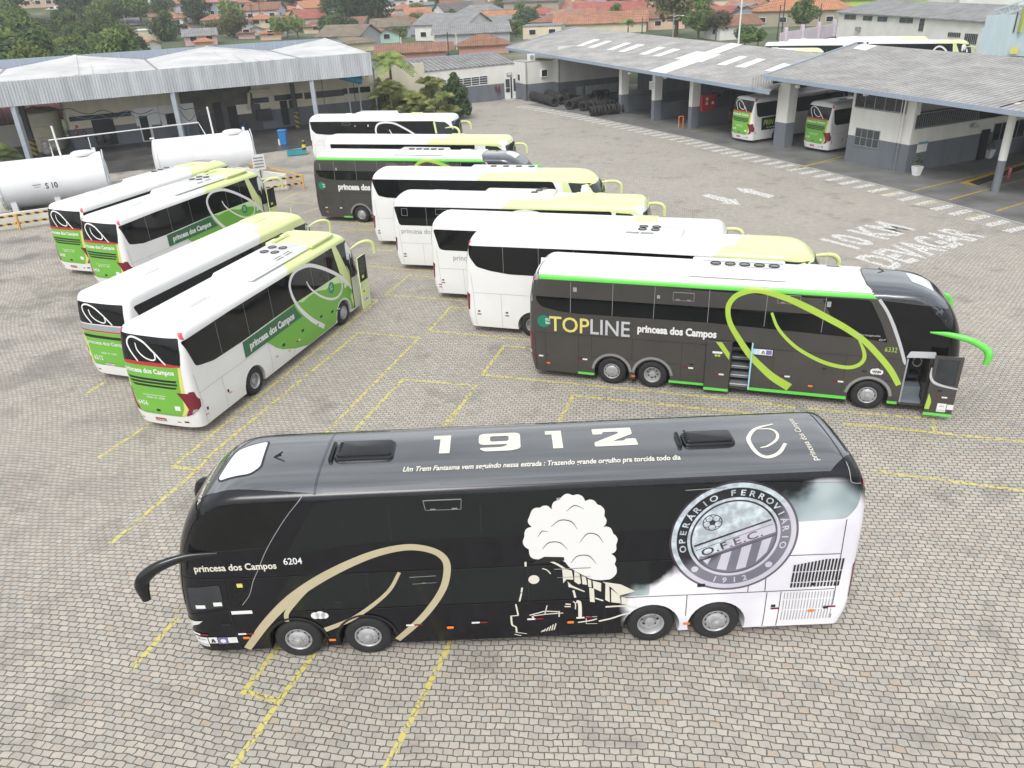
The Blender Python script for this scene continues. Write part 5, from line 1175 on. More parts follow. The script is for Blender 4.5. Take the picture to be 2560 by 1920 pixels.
    # O.F.E.C.
    V, Fc = glyphs('O.F.E.C.', 1.0, .015, 0, 1.12); x0 = min(v[0] for v in V); x1 = max(v[0] for v in V); sc = 1.28/(x1-x0)
    base = p0+dv*.12+nv*.315
    T2 = [tuple(base+dv*(v[0]-x0)*sc-nv*v[1]*.25) for v in V]
    decal('crest_lettering', root, CRX, LS, [], .0135, tris=([f(*p) for p in T2], Fc))
    # ball
    bc = (8.74, 3.17); DL('crest', CRX, [[circ(bc, .2, 30), circ(bc, .18, 30)]], .0125)
    DL('crest', CRX, [[[(bc[0]+.075*cos(pi/2+2*pi*i/5), bc[1]+.075*sin(pi/2+2*pi*i/5)) for i in range(5)]]], .0125)
    for i in range(5):
        a = pi/2+2*pi*i/5; DL('crest', CRX, [[q] for q in band([(bc[0]+.07*cos(a), bc[1]+.07*sin(a)), (bc[0]+.13*cos(a), bc[1]+.13*sin(a))], .016, 1)+band([(bc[0]+.13*cos(a), bc[1]+.13*sin(a)), (bc[0]+.185*cos(a+.35), bc[1]+.185*sin(a+.35))], .016, 1)+band([(bc[0]+.13*cos(a), bc[1]+.13*sin(a)), (bc[0]+.185*cos(a-.35), bc[1]+.185*sin(a-.35))], .016, 1)], .0126)
    # lettering round the ring
    def arc(s, a0, a1, r_in, h, inward=False, stretch=1.0):
        TV, TF = [], []
        n = len(s)
        for i, ch in enumerate(s):
            if ch == ' ': continue
            a = a0+(a1-a0)*i/(n-1)
            V, Fc = glyphs(ch, 1.0, .018); mx = (min(v[0] for v in V)+max(v[0] for v in V))/2; o = len(TV)
            for v in V:
                lx, ly = (v[0]-mx)*h/.73*1.12, v[1]*h/.73
                if inward: rr = r_in-ly; aa = a+lx/ r_in
                else: rr = r_in+ly; aa = a-lx/r_in
                TV.append((cc[0]+rx/1.33*rr*cos(aa), cc[1]+rz/1.33*rr*sin(aa)))
            TF += [tuple(o+j for j in q) for q in Fc]
        decal('crest_lettering', root, CRL, LS, [], .0128, cz=(4.0, 4.05), tris=([f(*p) for p in TV], TF))
    arc('OPERÁRIO FERROVIÁRIO', radians(193), radians(-13), 1.0, .135)
    arc('1912', radians(253), radians(287), 1.14, .14, inward=True)
    DL('crest', CRL, [[circ(on(.805, radians(225)), .075, 20)], [circ(on(.805, radians(-42)), .075, 20)]], .0125)
    # engine grilles
    bars = []
    for k in range(15):
        s0 = 10.50+.0705*k; zt_ = 2.0+.12*min(1, k/9)
        for (z0, z1) in ((1.40, 1.52), (1.545, 1.80), (1.825, zt_)):
            sl = .03*(z0-1.4); bars.append([(s0+sl, z0), (s0+.042+sl, z0), (s0+.042+sl+.03*(z1-z0), z1), (s0+sl+.03*(z1-z0), z1)])
    D('engine_grille', BLACKT, bars, .012)
    bars = []
    for k in range(17):
        s0 = 10.40+.065*k
        for (z0, z1) in ((.5, .78), (.81, 1.06), (1.09, 1.27)): bars.append([(s0, z0), (s0+.018, z0), (s0+.018, z1), (s0, z1)])
    D('engine_grille', GREYP, bars, .012)
    hd = MB()
    for (s_, z_, w_, h_) in ((8.62, 1.57, .16, .08), (10.98, 1.47, .1, .06), (10.2, .92, .09, .06), (11.33, .82, .1, .06), (1.0, 1.55, .18, .05), (-1.44, 1.06, .2, .06)):
        p = LS(*f(s_, z_), 0); hd.box((p.x, p.y+.004, p.z), (w_, .024, h_))
    hd.build('door_handle', BLACKT, root)
    # side markers
    D('reflector', WHITE2, [rect(s0, z0-.022, s0+.17, z0+.022) for s0, z0 in ((-2.23, .80), (-1.24, .79), (2.36, .83), (3.76, .82), (4.95, .85), (6.0, .83))], .0135, fx)
    D('reflector', RED, [rect(s0+.171, z0-.022, s0+.34, z0+.022) for s0, z0 in ((-2.23, .80), (-1.24, .79), (2.36, .83), (3.76, .82), (4.95, .85), (6.0, .83), (9.98, .85), (11.2, .84))], .0135, fx)
    for s0, z0 in ((-1.16, .68), (.66, .5), (3.22, .72), (5.8, .72), (8.3, .52), (10.95, .75)):
        D('side_marker_lamp', ORANGE, [rrect(s0, z0-.035, s0+.15, z0+.035, .03)], .02)
    # notices by the front door
    D('notice_sticker', WHITE2, [rect(-2.21, .45, -1.92, .73), rect(-1.90, .55, -1.72, .73), rect(-1.49, .54, -1.29, .71), rect(-1.27, 1.34, -.83, 1.43)], .0135, fx)
    D('notice_sticker', PURPLE, [rect(-1.71, .52, -1.5, .72)], .0135, fx); D('notice_sticker', WHITE2, [circ((-1.6, .61), .06, 16)], .0145, fx)
    D('notice_sticker', BLACKT, [[(-1.86, .57), (-1.82, .57), (-1.80, .68), (-1.83, .68)], [(-1.80, .57), (-1.76, .57), (-1.79, .68), (-1.81, .68)]], .0145, fx)
    D('notice_sticker', BLACKT, [[(-2.16, .64), (-2.08, .64), (-2.12, .70)]], .0145, fx)
    T('41.0125', -2.19, .475, .25, .055, BLACKT, .01); T('ANTT', -2.07, .64, .12, .04, BLACKT, .01); T('0001', -1.42, .63, .12, .04, SKYB, .01)
    D('wifi_badge', WHITE2, [circ((.47, 1.21), .09, 20), circ((.58, 1.22), .105, 20), circ((.67, 1.20), .08, 20)], .0135); T('WiFi', .41, 1.17, .25, .07, BLACKT, .03)
    D('wheel_arch', BLACKT, [q for s0 in (0, 1.5) for q in band([(s0+.66*cos(a), .5+.66*sin(a)) for a in [radians(8+164*i/10) for i in range(11)]], .05, 2)], .02)
    # printed steam engine and its plume of steam
    eng = []
    for pts, w in ENGINE: eng += band([tuple(p) for p in pts], w, 4)
    D('printed_locomotive', CREAMV, eng, .0125)
    D('printed_locomotive', CREAMV, [circ((5.12, 1.92), .115, 24)]+ENG_POLY, .0122)
    D('printed_steam', WHITE2, [rounded(STEAM, .12, 3)], .0118, cz=(4.0, 4.05, 4.1))
    D('printed_steam', BLACKT, [q for c_ in STEAML for q in band(c_, [.008]+[.022]*(len(c_)-2)+[.006], 6)], .0130)
    D('printed_locomotive', BLACKT, [[(5.02, 2.33), (5.35, 2.50), (5.75, 2.47), (5.76, 2.38), (5.5, 2.36)]], .0128)
    # roof
    R_ = lambda s, q: (X-(4.845+.9683*(s-4.845)), 1.3-(.9683*q-.40))             # q: read at a level 0.28 m lower
    def RD(name, mt, pts, e=.008, g=.12):
        PP = [[R_(*p) for p in q] for q in pts]; xs = [p[0] for q in PP for p in q]; ys = [p[1] for q in PP for p in q]
        return decal(name, root, mt, B.roof, PP, e, frange(min(xs), max(xs), g) if max(xs) > 12 or min(xs) < 1 else (), frange(min(ys), max(ys), .1))
    def RT(s, s0, q0, w, h, mt=CREAMV, bold=.0, shear=0.0, **k): return text('lettering', root, mt, B.roof, s, R_(s0, q0), w, h, dx=(-1, 0), dy=(0, -1), e=.010, bold=bold, shear=shear, cz=frange(-1.2, 1.2, .1), **k)
    DG = {'1': [[[(.0, 1.0), (.55, 1.0), (.55, 0), (.22, 0), (.22, .78), (0, .78)]]],
          '9': [[rounded([(0, .35), (0, 1), (1, 1), (1, 0.1), (.8, 0), (.12, 0), (.0, .2), (.55, .2), (.68, .3), (.68, .35)], .18), rounded([(.27, .52), (.27, .82), (.72, .82), (.72, .52)], .08)[::-1]]],
          '2': [[rounded([(0, 1), (.95, 1), (.95, .62), (.45, .26), (.72, .26), (.76, .36), (1.0, .36), (1.02, 0), (0, 0), (0, .22), (.62, .68), (.62, .78), (.24, .78), (.24, .66), (0, .66)], .05)]]}
    for ch, s0, w in (('1', 3.08, .68), ('9', 4.07, .90), ('1', 5.52, .64), ('2', 6.55, .90)):
        polys = []
        for loops in DG[ch]: polys.append([[R_(s0+p[0]*w, 1.55+p[1]*.75) for p in l] for l in loops])
        decal('lettering', root, CREAMV, B.roof, polys, .010, (), frange(-1.2, 1.2, .1))
    RT('Um Trem Fantasma vem seguindo nessa estrada : Trazendo grande orgulho pra torcida todo dia', 2.52, .97, 5.55, .15, bold=.02, shear=.25)
    text('lettering', root, CREAMV, B.roof, 'princesa dos Campos', R_(11.02, .78), 1.55, .13, dx=(0, -1), dy=(1, 0), e=.010, bold=.01, cz=frange(-1.2, 1.2, .1), cx=frange(.5, 1.5, .1))
    RD('ribbon_emblem', CREAMV, band([(10.52, 2.17), (10.1, 2.0), (9.84, 1.65), (9.8, 1.35), (9.86, 1.05), (10.03, .93), (10.3, 1.05), (10.53, 1.36)], [.04, .08, .09, .09, .09, .08, .08, .07]), .010)
    RD('ribbon_emblem', CREAMV, band([(10.1, 1.98), (10.4, 1.95), (10.48, 1.75), (10.38, 1.5), (10.15, 1.3), (9.97, 1.24)], [.03, .06, .06, .06, .05, .03]), .0102)
    RD('roof_panel', BLACKROOF, [[(-1.9, 2.3), (-1.3, 2.62), (.8, 2.86), (11.2, 2.86), (11.75, 2.5), (11.9, 1.75), (11.75, 1.0), (11.2, .55), (.8, .55), (-1.3, .75), (-1.9, 1.0), (-2.05, 1.75)]], .004)  # lighter copy of the wrap: sky sheen on the roof put into its colour
    # raised roof pieces
    def hatch(s0, q0, s1, q1, ang=0):
        s0, s1 = 4.845+.979*(s0-4.845), 4.845+.979*(s1-4.845); x = X-(s0+s1)/2; y = 1.3-(.979*(q0+q1)/2-.26); zr = B.zt-.02
        h = MB(); h.rbox((x, y, zr+.045), (abs(s1-s0), abs(q1-q0), .09), .1); h.rbox((x, y, zr+.115), (abs(s1-s0)-.1, abs(q1-q0)-.1, .05), .08)
        h.rbox((X-min(s0, s1)+.07, y, zr+.05), (.09, abs(q1-q0)*1.02, .12), .04)
        hh = h.build('roof_hatch', BLACKP, root, 40)
        g = MB()
        for k in range(5): g.box((x+abs(s1-s0)*.42, y-.2+.08*k, zr+.145), (.05, .025, .02))
        g.build('hatch_hinge', BLACKT, hh)
    hatch(1.06, 1.26, 2.30, 1.93); hatch(8.36, 1.22, 9.45, 1.72)
    R0_ = R_; R_ = lambda s, q: (X-(4.845+.967*(s-4.845)), 1.3-(.967*q-.42))
    RD('roof_skylight', SKYL, [rounded([(-1.25, 2.2), (-.62, 2.42), (-.52, 1.36), (-.68, 1.14), (-1.30, 1.1), (-1.38, 1.25), (-1.32, 1.9)], .1)], .014, .08)
    RD('roof_skylight_rim', BLACKT, [rounded([(-1.29, 2.26), (-.58, 2.47), (-.47, 1.34), (-.66, 1.09), (-1.32, 1.05), (-1.42, 1.25), (-1.36, 1.95)], .12)], .008, .08)
    R_ = lambda s, q: (X-s, 1.3-q)
    RD('roof_seam', NAVY, band([(.92, 2.5), (.91, 1.3), (.89, .12)], .05, 6), .012)
    RD('roof_seam', SEAMD, band([(11.3, 2.4), (11.33, .2)], .015, 4), .010)
    RD('roof_gutter', BLACKT, band([(-.5, 2.47), (5, 2.47), (11.2, 2.47)], .05, 6), .012)
    text('lettering', root, CREAMV, B.roof, 'princesa dos Campos', (13.50, -.62), 1.55, .13, dx=(0, 1), dy=(-1, 0), e=.014, bold=.01, cz=frange(-1.2, 1.2, .1), cx=frange(13.2, 13.7, .04))
    an = MB(); an.beam((X+.15, .05, 4.40), (X-.05, .05, 4.52), .02, .03); an.beam((X+.15, .05, 4.40), (X+.02, -.03, 4.42), .02, .02); an.build('antenna', BLACKT, root)
    # lamps, mirrors, rear corner
    decal('headlight', root, LENS, LS, [P([(-2.36, 1.13), (-2.25, 1.14), (-1.92, 1.19), (-2.02, 1.10), (-2.2, 1.0), (-2.38, .98)])], .012, fx)
    decal('headlight', root, LENS, B.front, [rrect(sg*.95-.25, .92, sg*.95+.25, 1.1, .06) for sg in (1, -1)], .01, frange(-1.3, 1.3, .08))
    decal('windscreen', root, GLASS, B.front, [rrect(-1.12, 1.45, 1.12, 2.6, .1), rrect(-1.15, 2.85, 1.15, 3.85, .1)], .008, frange(-1.2, 1.2, .1), frange(1.4, 3.9, .12))
    decal('tail_light', root, RED, B.rear, [rrect(sg*1.14-.13, 1.0, sg*1.14+.13, 2.0, .08) for sg in (1, -1)], .01, rear_cuts(B), frange(.9, 2.1, .2))
    decal('tail_light', root, PINKR, B.rear, [rrect(sg*1.1-.1, 3.85, sg*1.1+.1, 4.0, .04) for sg in (1, -1)], .02, rear_cuts(B), frange(3.6, 4.2, .05))
    decal('rear_window', root, GLASS, B.rear, [rrect(-1.05, 2.7, 1.05, 3.75, .1)], .008, rear_cuts(B), frange(2.7, 3.8, .1))
    D('tail_light', RED, [[(11.78, 1.25), (11.84, 1.25), (11.92, 1.95), (11.86, 1.9)]], .012, frange(0, .4, .03))
    D('corner_seam', GREYP, band([(11.35, 4.3), (11.38, 4.05), (11.44, 3.98), (11.6, 3.95)], .016, 4), .012, frange(0, .6, .05), (4.0, 4.05, 4.1, 4.15, 4.2, 4.25))
    mirror(root, BLACKP, [(X+1.25, 1.27, 2.94), (X+1.85, 1.34, 2.94), (X+2.38, 1.46, 2.83), (X+2.70, 1.52, 2.62), (X+2.80, 1.54, 2.40), (X+2.79, 1.55, 2.06)], [.03, .085, .12, .14, .15, .09])
    mirror(root, BLACKP, [(X+1.6, -1.28, 2.94), (X+2.2, -1.42, 2.92), (X+2.55, -1.5, 2.75), (X+2.68, -1.54, 2.1)], [.06, .12, .14, .12])
ENGINE = [([(4.96, 2.39), (4.96, 2.27)], 0.041), ([(4.87, 1.72), (4.85, 1.59)], 0.036), ([(4.85, 1.57), (4.8, 1.35)], 0.036), ([(4.72, 1.28), (4.76, 0.98)], 0.036), ([(4.59, 0.96), (4.77, 0.97)], 0.023), ([(4.61, 0.97), (4.62, 0.72), (4.7, 0.64), (4.71, 0.46)], 0.039), ([(4.71, 0.47), (4.93, 0.42)], 0.02), ([(4.66, 0.42), (4.81, 0.36)], 0.02), ([(5.3, 2.2), (5.4, 2.15), (5.47, 2.05)], 0.023), ([(5.23, 2.44), (5.39, 2.49), (5.55, 2.46), (5.67, 2.38)], 0.032), ([(5.43, 2.4), (5.6, 2.3), (5.78, 2.15)], 0.045), ([(5.0, 0.96), (5.18, 1.01), (5.34, 1.05), (5.64, 1.02)], 0.027), ([(5.08, 0.94), (5.37, 0.97), (5.72, 0.98)], 0.023), ([(5.38, 1.21), (5.33, 0.98)], 0.023), ([(5.64, 1.04), (5.63, 0.88)], 0.027), ([(5.77, 1.23), (5.88, 1.21)], 0.032), ([(5.75, 1.16), (5.88, 1.15)], 0.032), ([(5.93, 1.29), (5.98, 1.23), (5.98, 1.07)], 0.023), ([(6.0, 1.28), (6.07, 1.23), (6.08, 0.85)], 0.077), ([(6.03, 0.7), (6.31, 0.74), (6.44, 0.78)], 0.032), ([(6.48, 0.71), (6.74, 0.77), (6.98, 0.86), (7.15, 0.9)], 0.041), ([(6.21, 0.85), (6.44, 0.84)], 0.014), ([(6.21, 0.65), (6.45, 0.64)], 0.014), ([(6.21, 0.85), (6.21, 0.65)], 0.014), ([(6.62, 1.1), (6.97, 1.1), (7.3, 1.04)], 0.041), ([(5.94, 1.59), (5.98, 1.39)], 0.045), ([(6.4, 1.35), (6.57, 1.27)], 0.036), ([(5.06, 0.93), (5.08, 0.88)], 0.041), ([(5.24, 0.45), (5.29, 0.51)], 0.027), ([(5.29, 0.46), (5.34, 0.55)], 0.027), ([(5.35, 0.47), (5.4, 0.59)], 0.027), ([(5.41, 0.48), (5.45, 0.63)], 0.027), ([(5.47, 0.49), (5.5, 0.67)], 0.027), ([(5.52, 0.5), (5.56, 0.7)], 0.027)]
ENG_POLY = [[(5.71, 2.18), (5.91, 2.11), (5.94, 1.87), (5.8, 1.89), (5.73, 1.79)], [(5.96, 2.11), (6.07, 2.01), (6.1, 1.77), (6.05, 1.74), (5.96, 1.82)], [(6.11, 1.98), (6.2, 1.91), (6.23, 1.72), (6.13, 1.74)], [(6.24, 1.88), (6.31, 1.83), (6.32, 1.64), (6.25, 1.67)], [(6.34, 1.82), (6.52, 1.75), (6.52, 1.52), (6.36, 1.62)], [(6.61, 1.73), (6.69, 1.67), (6.71, 1.22), (6.61, 1.29)], [(6.73, 1.58), (6.91, 1.39), (6.94, 1.18), (6.74, 1.22)], [(5.82, 1.83), (5.91, 1.72), (6.18, 1.55), (6.17, 1.53), (5.91, 1.66), (5.84, 1.68)], [(6.27, 1.64), (6.37, 1.61), (6.39, 1.24), (6.29, 1.26)], [(6.95, 1.35), (7.05, 1.32), (7.09, 1.23), (7.04, 1.16), (6.96, 1.16)], [(6.55, 1.78), (6.93, 1.69), (7.24, 1.49), (6.91, 1.39), (6.74, 1.61)]]
STEAM = [(5.22, 2.44), (5.16, 2.45), (5.11, 2.47), (5.07, 2.51), (5.05, 2.56), (5.04, 2.63), (5.04, 2.71), (4.99, 2.74), (4.95, 2.79), (4.93, 2.84), (4.92, 2.89), (4.93, 2.95), (4.96, 3.02), (4.96, 3.09), (4.97, 3.15), (4.99, 3.2), (5.02, 3.23), (5.06, 3.25), (5.12, 3.26), (5.08, 3.3), (5.05, 3.34), (5.04, 3.39), (5.04, 3.43), (5.06, 3.48), (5.08, 3.53), (5.1, 3.6), (5.12, 3.65), (5.15, 3.69), (5.18, 3.71), (5.23, 3.72), (5.29, 3.71), (5.33, 3.75), (5.38, 3.76), (5.42, 3.76), (5.46, 3.74), (5.49, 3.7), (5.53, 3.65), (5.52, 3.71), (5.53, 3.77), (5.55, 3.82), (5.58, 3.85), (5.63, 3.87), (5.68, 3.88), (5.71, 3.94), (5.75, 3.98), (5.79, 4.01), (5.84, 4.02), (5.89, 4.0), (5.94, 3.97), (6.0, 3.99), (6.05, 3.99), (6.09, 3.97), (6.13, 3.94), (6.16, 3.89), (6.18, 3.82), (6.23, 3.85), (6.28, 3.86), (6.32, 3.85), (6.36, 3.83), (6.39, 3.79), (6.42, 3.73), (6.48, 3.71), (6.52, 3.67), (6.55, 3.63), (6.57, 3.58), (6.57, 3.52), (6.56, 3.45), (6.59, 3.4), (6.61, 3.35), (6.61, 3.31), (6.6, 3.26), (6.58, 3.22), (6.54, 3.18), (6.6, 3.19), (6.64, 3.18), (6.68, 3.16), (6.71, 3.12), (6.73, 3.07), (6.75, 3.0), (6.79, 2.97), (6.82, 2.92), (6.84, 2.88), (6.84, 2.83), (6.83, 2.78), (6.81, 2.72), (6.82, 2.66), (6.82, 2.61), (6.81, 2.57), (6.79, 2.54), (6.75, 2.51), (6.71, 2.5), (6.75, 2.47), (6.79, 2.43), (6.81, 2.39), (6.82, 2.34), (6.81, 2.29), (6.79, 2.23), (6.83, 2.15), (6.84, 2.07), (6.84, 2.0), (6.81, 1.94), (6.77, 1.89), (6.71, 1.84), (6.51, 1.82), (6.31, 1.86), (6.07, 2.03), (5.85, 2.2), (5.76, 2.38)]
STEAML = [[(5.31, 2.69), (5.45, 2.85), (5.67, 2.84), (5.83, 2.66)], [(5.5, 3.24), (5.68, 3.39), (5.9, 3.35), (6.03, 3.15)], [(6.07, 2.82), (6.23, 3.03), (6.43, 2.99), (6.55, 2.79)], [(5.89, 2.31), (6.03, 2.48), (6.26, 2.47), (6.42, 2.25)], [(5.81, 3.6), (5.97, 3.73), (6.16, 3.64)], [(5.23, 3.01), (5.32, 3.14), (5.45, 3.12)]]
black_coach()
# ---------------------------------------------------------------- the two charcoal coaches
def charcoal_coach(origin, ang, label, hero):
    a = radians(ang); W = 2.58; X = 3.1; L = 14.1
    # origin: world point of the first rear axle on the kerb side plane
    ox = origin[0]-X*cos(a)+W/2*-sin(a); oy = origin[1]-X*sin(a)+W/2*cos(a)
    root = thing('coach', label, 'bus', (ox, oy, 0), a)
    B = Body(L, 4.16, W=W, zs=3.84, m=2.6, fD=2.1, fk=2.3, fz=1.5, rD=.55, rk=2.4, rz=2.2, fc=.8, fn=3.0, rc=.35)
    ws = [X, X+1.43, X+8.42]
    boxes = [(X+4.05, X+4.66, .33, 2.06, -1, .95), (X+9.36, X+10.04, .36, 1.98, -1, 1.0)] if hero else []
    link('body', B.mesh('body', ws, boxes=boxes), [CHAR, DARKIN], root)
    for i, x in enumerate(ws):
        for sg in (-1, 1): wheel(root, x, sg, W, dished=(i == 1))
    RS = B.side(-1); f = lambda s, z: (X+s, z); fx = front_x(B); rx = frange(0, .5, .05)
    P = lambda pts: [f(*p) for p in pts]
    def D(name, mt, pts, e=.006, cx=(), cz=()): return decal(name, root, mt, RS, [P(q) for q in pts], e, cx, cz)
    def T(s, s0, z0, w, h, mt=WHITE2, bold=.01, **k): return text('lettering', root, mt, RS, s, f(s0, z0), w, h, e=.013, bold=bold, **k)
    R_ = lambda s, q: (X+s, -W/2+q)
    def RD(name, mt, pts, e=.008, g=.12):
        PP = [[R_(*p) for p in q] for q in pts]; ys = [p[1] for q in PP for p in q]; xs = [p[0] for q in PP for p in q]
        return decal(name, root, mt, B.roof, PP, e, [x for x in frange(0, L, .12) if x < 1.2 or x > L-3.2], frange(min(ys), max(ys), .1))
    # roof skins
    RD('roof_panel', WHITE, [[(-2.75, .10), (8.1, .10), (7.88, .5), (7.80, 1.3), (7.80, 2.48), (-2.75, 2.48), (-2.85, 1.3)]], .006)
    RD('roof_panel', NAVY, [[(8.05, .06), (7.93, .5), (7.85, 1.3), (7.85, 2.52), (10.1, 2.5), (10.55, 2.1), (10.72, 1.3), (10.55, .5), (10.1, .1), (9.6, .06)]], .006)
    D('roof_band', STRIP, [[(-2.6, 3.81), (8.22, 3.84), (8.0, 3.99), (-2.6, 3.97)]], .008, rx, (3.84, 3.87, 3.9, 3.93, 3.96))
    D('side_window', GLASS, [rounded([(-2.80, 3.76), (-2.72, 3.0), (-2.55, 2.80), (-1.9, 2.66), (-1.3, 2.62), (3.2, 2.65), (8.1, 2.50), (8.74, 2.41), (8.45, 3.05), (8.02, 3.79), (4, 3.80)], .1)], .006)
    D('pillar_trim', SILV, band([(8.26, 3.84), (8.55, 3.45), (8.80, 3.0), (9.08, 2.4), (9.30, 1.85), (9.34, 1.72)], [.09, .09, .10, .10, .09, .02], 5), .009)
    D('side_window', GLASS, [[(8.36, 3.80), (8.87, 3.0), (9.12, 2.42), (9.30, 2.0), (9.36, 2.02), (10.02, 2.02), (10.1, 2.1), (10.75, 2.1), (10.85, 2.5), (10.6, 3.1), (10.25, 3.55), (9.9, 3.7)]], .0065, fx, frange(2, 3.8, .2))
    D('front_trim', NAVY, [[(8.2, 3.86), (9.9, 3.75), (10.25, 3.58), (10.2, 3.75), (9.7, 3.98), (8.05, 3.99)]], .0062, fx, frange(3.5, 4, .04))
    D('door_lintel', SILV, [rounded([(9.33, 1.97), (9.42, 2.2), (10.14, 2.24), (10.18, 2.03), (9.6, 2.0)], .05)], .02)
    g = []
    for (p, q) in (((-1.48, 3.75), (-1.5, 2.64)), ((-.02, 3.78), (-.03, 2.64)), ((1.4, 3.79), (1.38, 2.65)), ((3.17, 3.79), (3.17, 2.66)), ((4.98, 3.8), (4.97, 2.66)), ((6.74, 3.78), (6.73, 2.6))): g += band([p, q], .018, 1)
    D('window_divider', GREYR, g, .009)
    g = []
    for (p, q) in (((-2.81, 1.81), (9.2, 1.90)), ((-2.81, 1.81), (-2.76, .4)), ((-2.42, 1.82), (-2.4, .4)), ((-1.2, 1.84), (-1.2, .4)), ((-.74, 1.85), (-.73, .94)), ((-.73, 1.05), (2.4, 1.05)), ((.7, 1.86), (.7, 1.05)), ((2.4, 1.86), (2.4, .4)), ((3.2, 1.88), (3.2, .35)), ((5.36, 1.88), (5.43, .4)), ((7.6, 1.88), (7.62, .4)), ((8.0, 1.1), (9.25, 1.1)), ((8.6, 1.9), (8.62, 1.1))): g += band([p, q], .014, 4)
    D('panel_seam', SEAMD, g, .0085)
    D('skirt_strip', STRIP, [[(-1.22, .29), (-.63, .29), (-.63, .39), (-1.22, .39)], [(2.01, .29), (3.2, .29), (3.2, .39), (2.01, .39)], [(4.66, .29), (7.8, .29), (7.78, .41), (4.66, .41)], [(9.05, .29), (9.33, .29), (9.33, .39), (9.02, .39)]], .011)
    sw = [(6.0, .55), (5.45, .87), (5.05, 1.20), (4.62, 1.62), (4.20, 2.20), (3.92, 2.65), (3.80, 3.05), (3.83, 3.40), (4.10, 3.72), (4.67, 3.88), (5.50, 3.70), (6.25, 3.40), (7.0, 3.04), (7.48, 2.79), (8.05, 2.42), (8.55, 1.95), (8.97, 1.48), (9.28, 1.0)]
    D('ribbon_emblem', YGREEN, band(sw, [.30, .26, .23, .21, .19, .17, .16, .17, .18, .18, .20, .22, .21, .20, .19, .19, .19, .17], 6), .012, cz=(3.84, 3.87, 3.9, 3.93))
    D('ribbon_emblem', YGREEN, band([(5.16, 3.16), (5.40, 2.66), (5.80, 2.22), (6.27, 1.88), (6.96, 1.57), (7.60, 1.46), (7.95, 1.55), (8.12, 1.78), (8.08, 2.08), (7.86, 2.48)], [.08, .10, .11, .12, .13, .13, .13, .12, .11, .04], 6), .0122)
    D('round_seal', TEAL, [circ((-2.47, 2.25), .23, 28)], .011)
    text('lettering', root, WHITE2, RS, 'ISO', f(-2.40, 2.28), .17, .09, e=.014, bold=.02); text('lettering', root, WHITE2, RS, '9001', f(-2.40, 2.15), .17, .09, e=.014, bold=.02)
    if hero:
        T('TOP', -2.26, 1.91, 1.44, .58, YELLOWV, .01); T('LINE', -.78, 1.91, 1.38, .58, SILV, .01); T('princesa dos Campos', .86, 2.13, 2.64, .27, WHITE2, .04)
        T('6332', 8.68, 2.12, .36, .17, YGREEN, .0)
        D('notice_sticker', WHITE2, [rect(4.72, 1.68, 5.33, 1.88), rect(3.42, 1.60, 3.72, 1.68)], .075)
        D('notice_sticker', SKYB, [rect(4.73, 1.69, 4.92, 1.87)], .077); D('notice_sticker', PURPLE, [rect(5.13, 1.70, 5.31, 1.86)], .077)
        text('lettering', root, WHITE2, RS, '\u267f', f(4.77, 1.71), .1, None, e=.079) if False else None
        D('wheelchair_symbol', WHITE2, [circ((4.82, 1.82), .022, 10), circ((4.83, 1.745), .045, 14)]+band([(4.82, 1.80), (4.82, 1.75), (4.87, 1.74), (4.89, 1.71)], .018, 2), .079)
        D('notice_sticker', BLACKT, [[(4.98, 1.71), (5.02, 1.71), (5.04, 1.83), (5.02, 1.83)], [(5.06, 1.71), (5.10, 1.71), (5.06, 1.83), (5.04, 1.83)]], .077)
        D('wifi_badge', WHITE2, [circ((8.47, 1.40), .1, 18), circ((8.57, 1.41), .11, 18), circ((8.67, 1.39), .09, 18)], .0125); T('WiFi', 8.42, 1.36, .28, .07, BLACKT, .03)
        text('lettering', root, SILV, RS, 'Marcopolo', f(7.78, 2.60), .70, .07, e=.014, shear=.2); text('lettering', root, SILV, RS, 'G7', f(8.46, 2.47), .2, .07, e=.014, shear=.3)
        D('reflector', RED, [rect(s0, z0-.028, s0+.17, z0+.028) for s0, z0 in ((-2.84, .9), (-1.22, .91), (2.48, .94), (5.63, .95), (7.29, .94))], .0135, rx)
        D('reflector', WHITE2, [rect(s0+.172, z0-.028, s0+.34, z0+.028) for s0, z0 in ((-2.84, .9), (-1.22, .91), (2.48, .94), (5.63, .95), (7.29, .94))], .0135, rx)
        D('sticker', GREYP, [rect(-1.40, 3.42, -1.27, 3.58), rect(1.47, 3.38, 1.57, 3.50), rect(6.78, 3.48, 6.9, 3.66)], .011)
    else:
        T('princesa dos Campos', -1.35, 2.05, 3.7, .36, WHITE2, .045)
        D('reflector', RED, [rect(s0, z0-.028, s0+.17, z0+.028) for s0, z0 in ((-2.6, .9), (-1.6, .9))], .0135, rx)
        D('reflector', WHITE2, [rect(s0+.172, z0-.028, s0+.34, z0+.028) for s0, z0 in ((-2.6, .9), (-1.6, .9))], .0135, rx)
        D('sticker', GREYP, [rect(-2.45, 3.2, -2.42, 3.6), rect(-1.40, 3.2, -1.28, 3.36), rect(2.0, 3.15, 2.12, 3.3)], .011)
    fr = []
    for s0, z0 in ((2.0, 3.36), (5.3, 3.5)):
        fr += band([(s0, z0+.28), (s0+.68, z0+.28)], .02, 1)+band([(s0, z0+.28), (s0, z0)], .012, 1)+band([(s0+.68, z0+.28), (s0+.68, z0)], .012, 1)+band([(s0, z0), (s0+.68, z0)], .012, 1)+[rect(s0+.1, z0+.02, s0+.22, z0+.045), rect(s0+.46, z0+.02, s0+.58, z0+.045)]
    D('window_vent', GREYP, fr, .0105)
    for s0, z0 in ((-2.32, .64), (.76, .42), (6.64, .68)): D('side_marker_lamp', ORANGE, [rrect(s0-.07, z0-.035, s0+.08, z0+.035, .03)], .02)
    hd = MB()
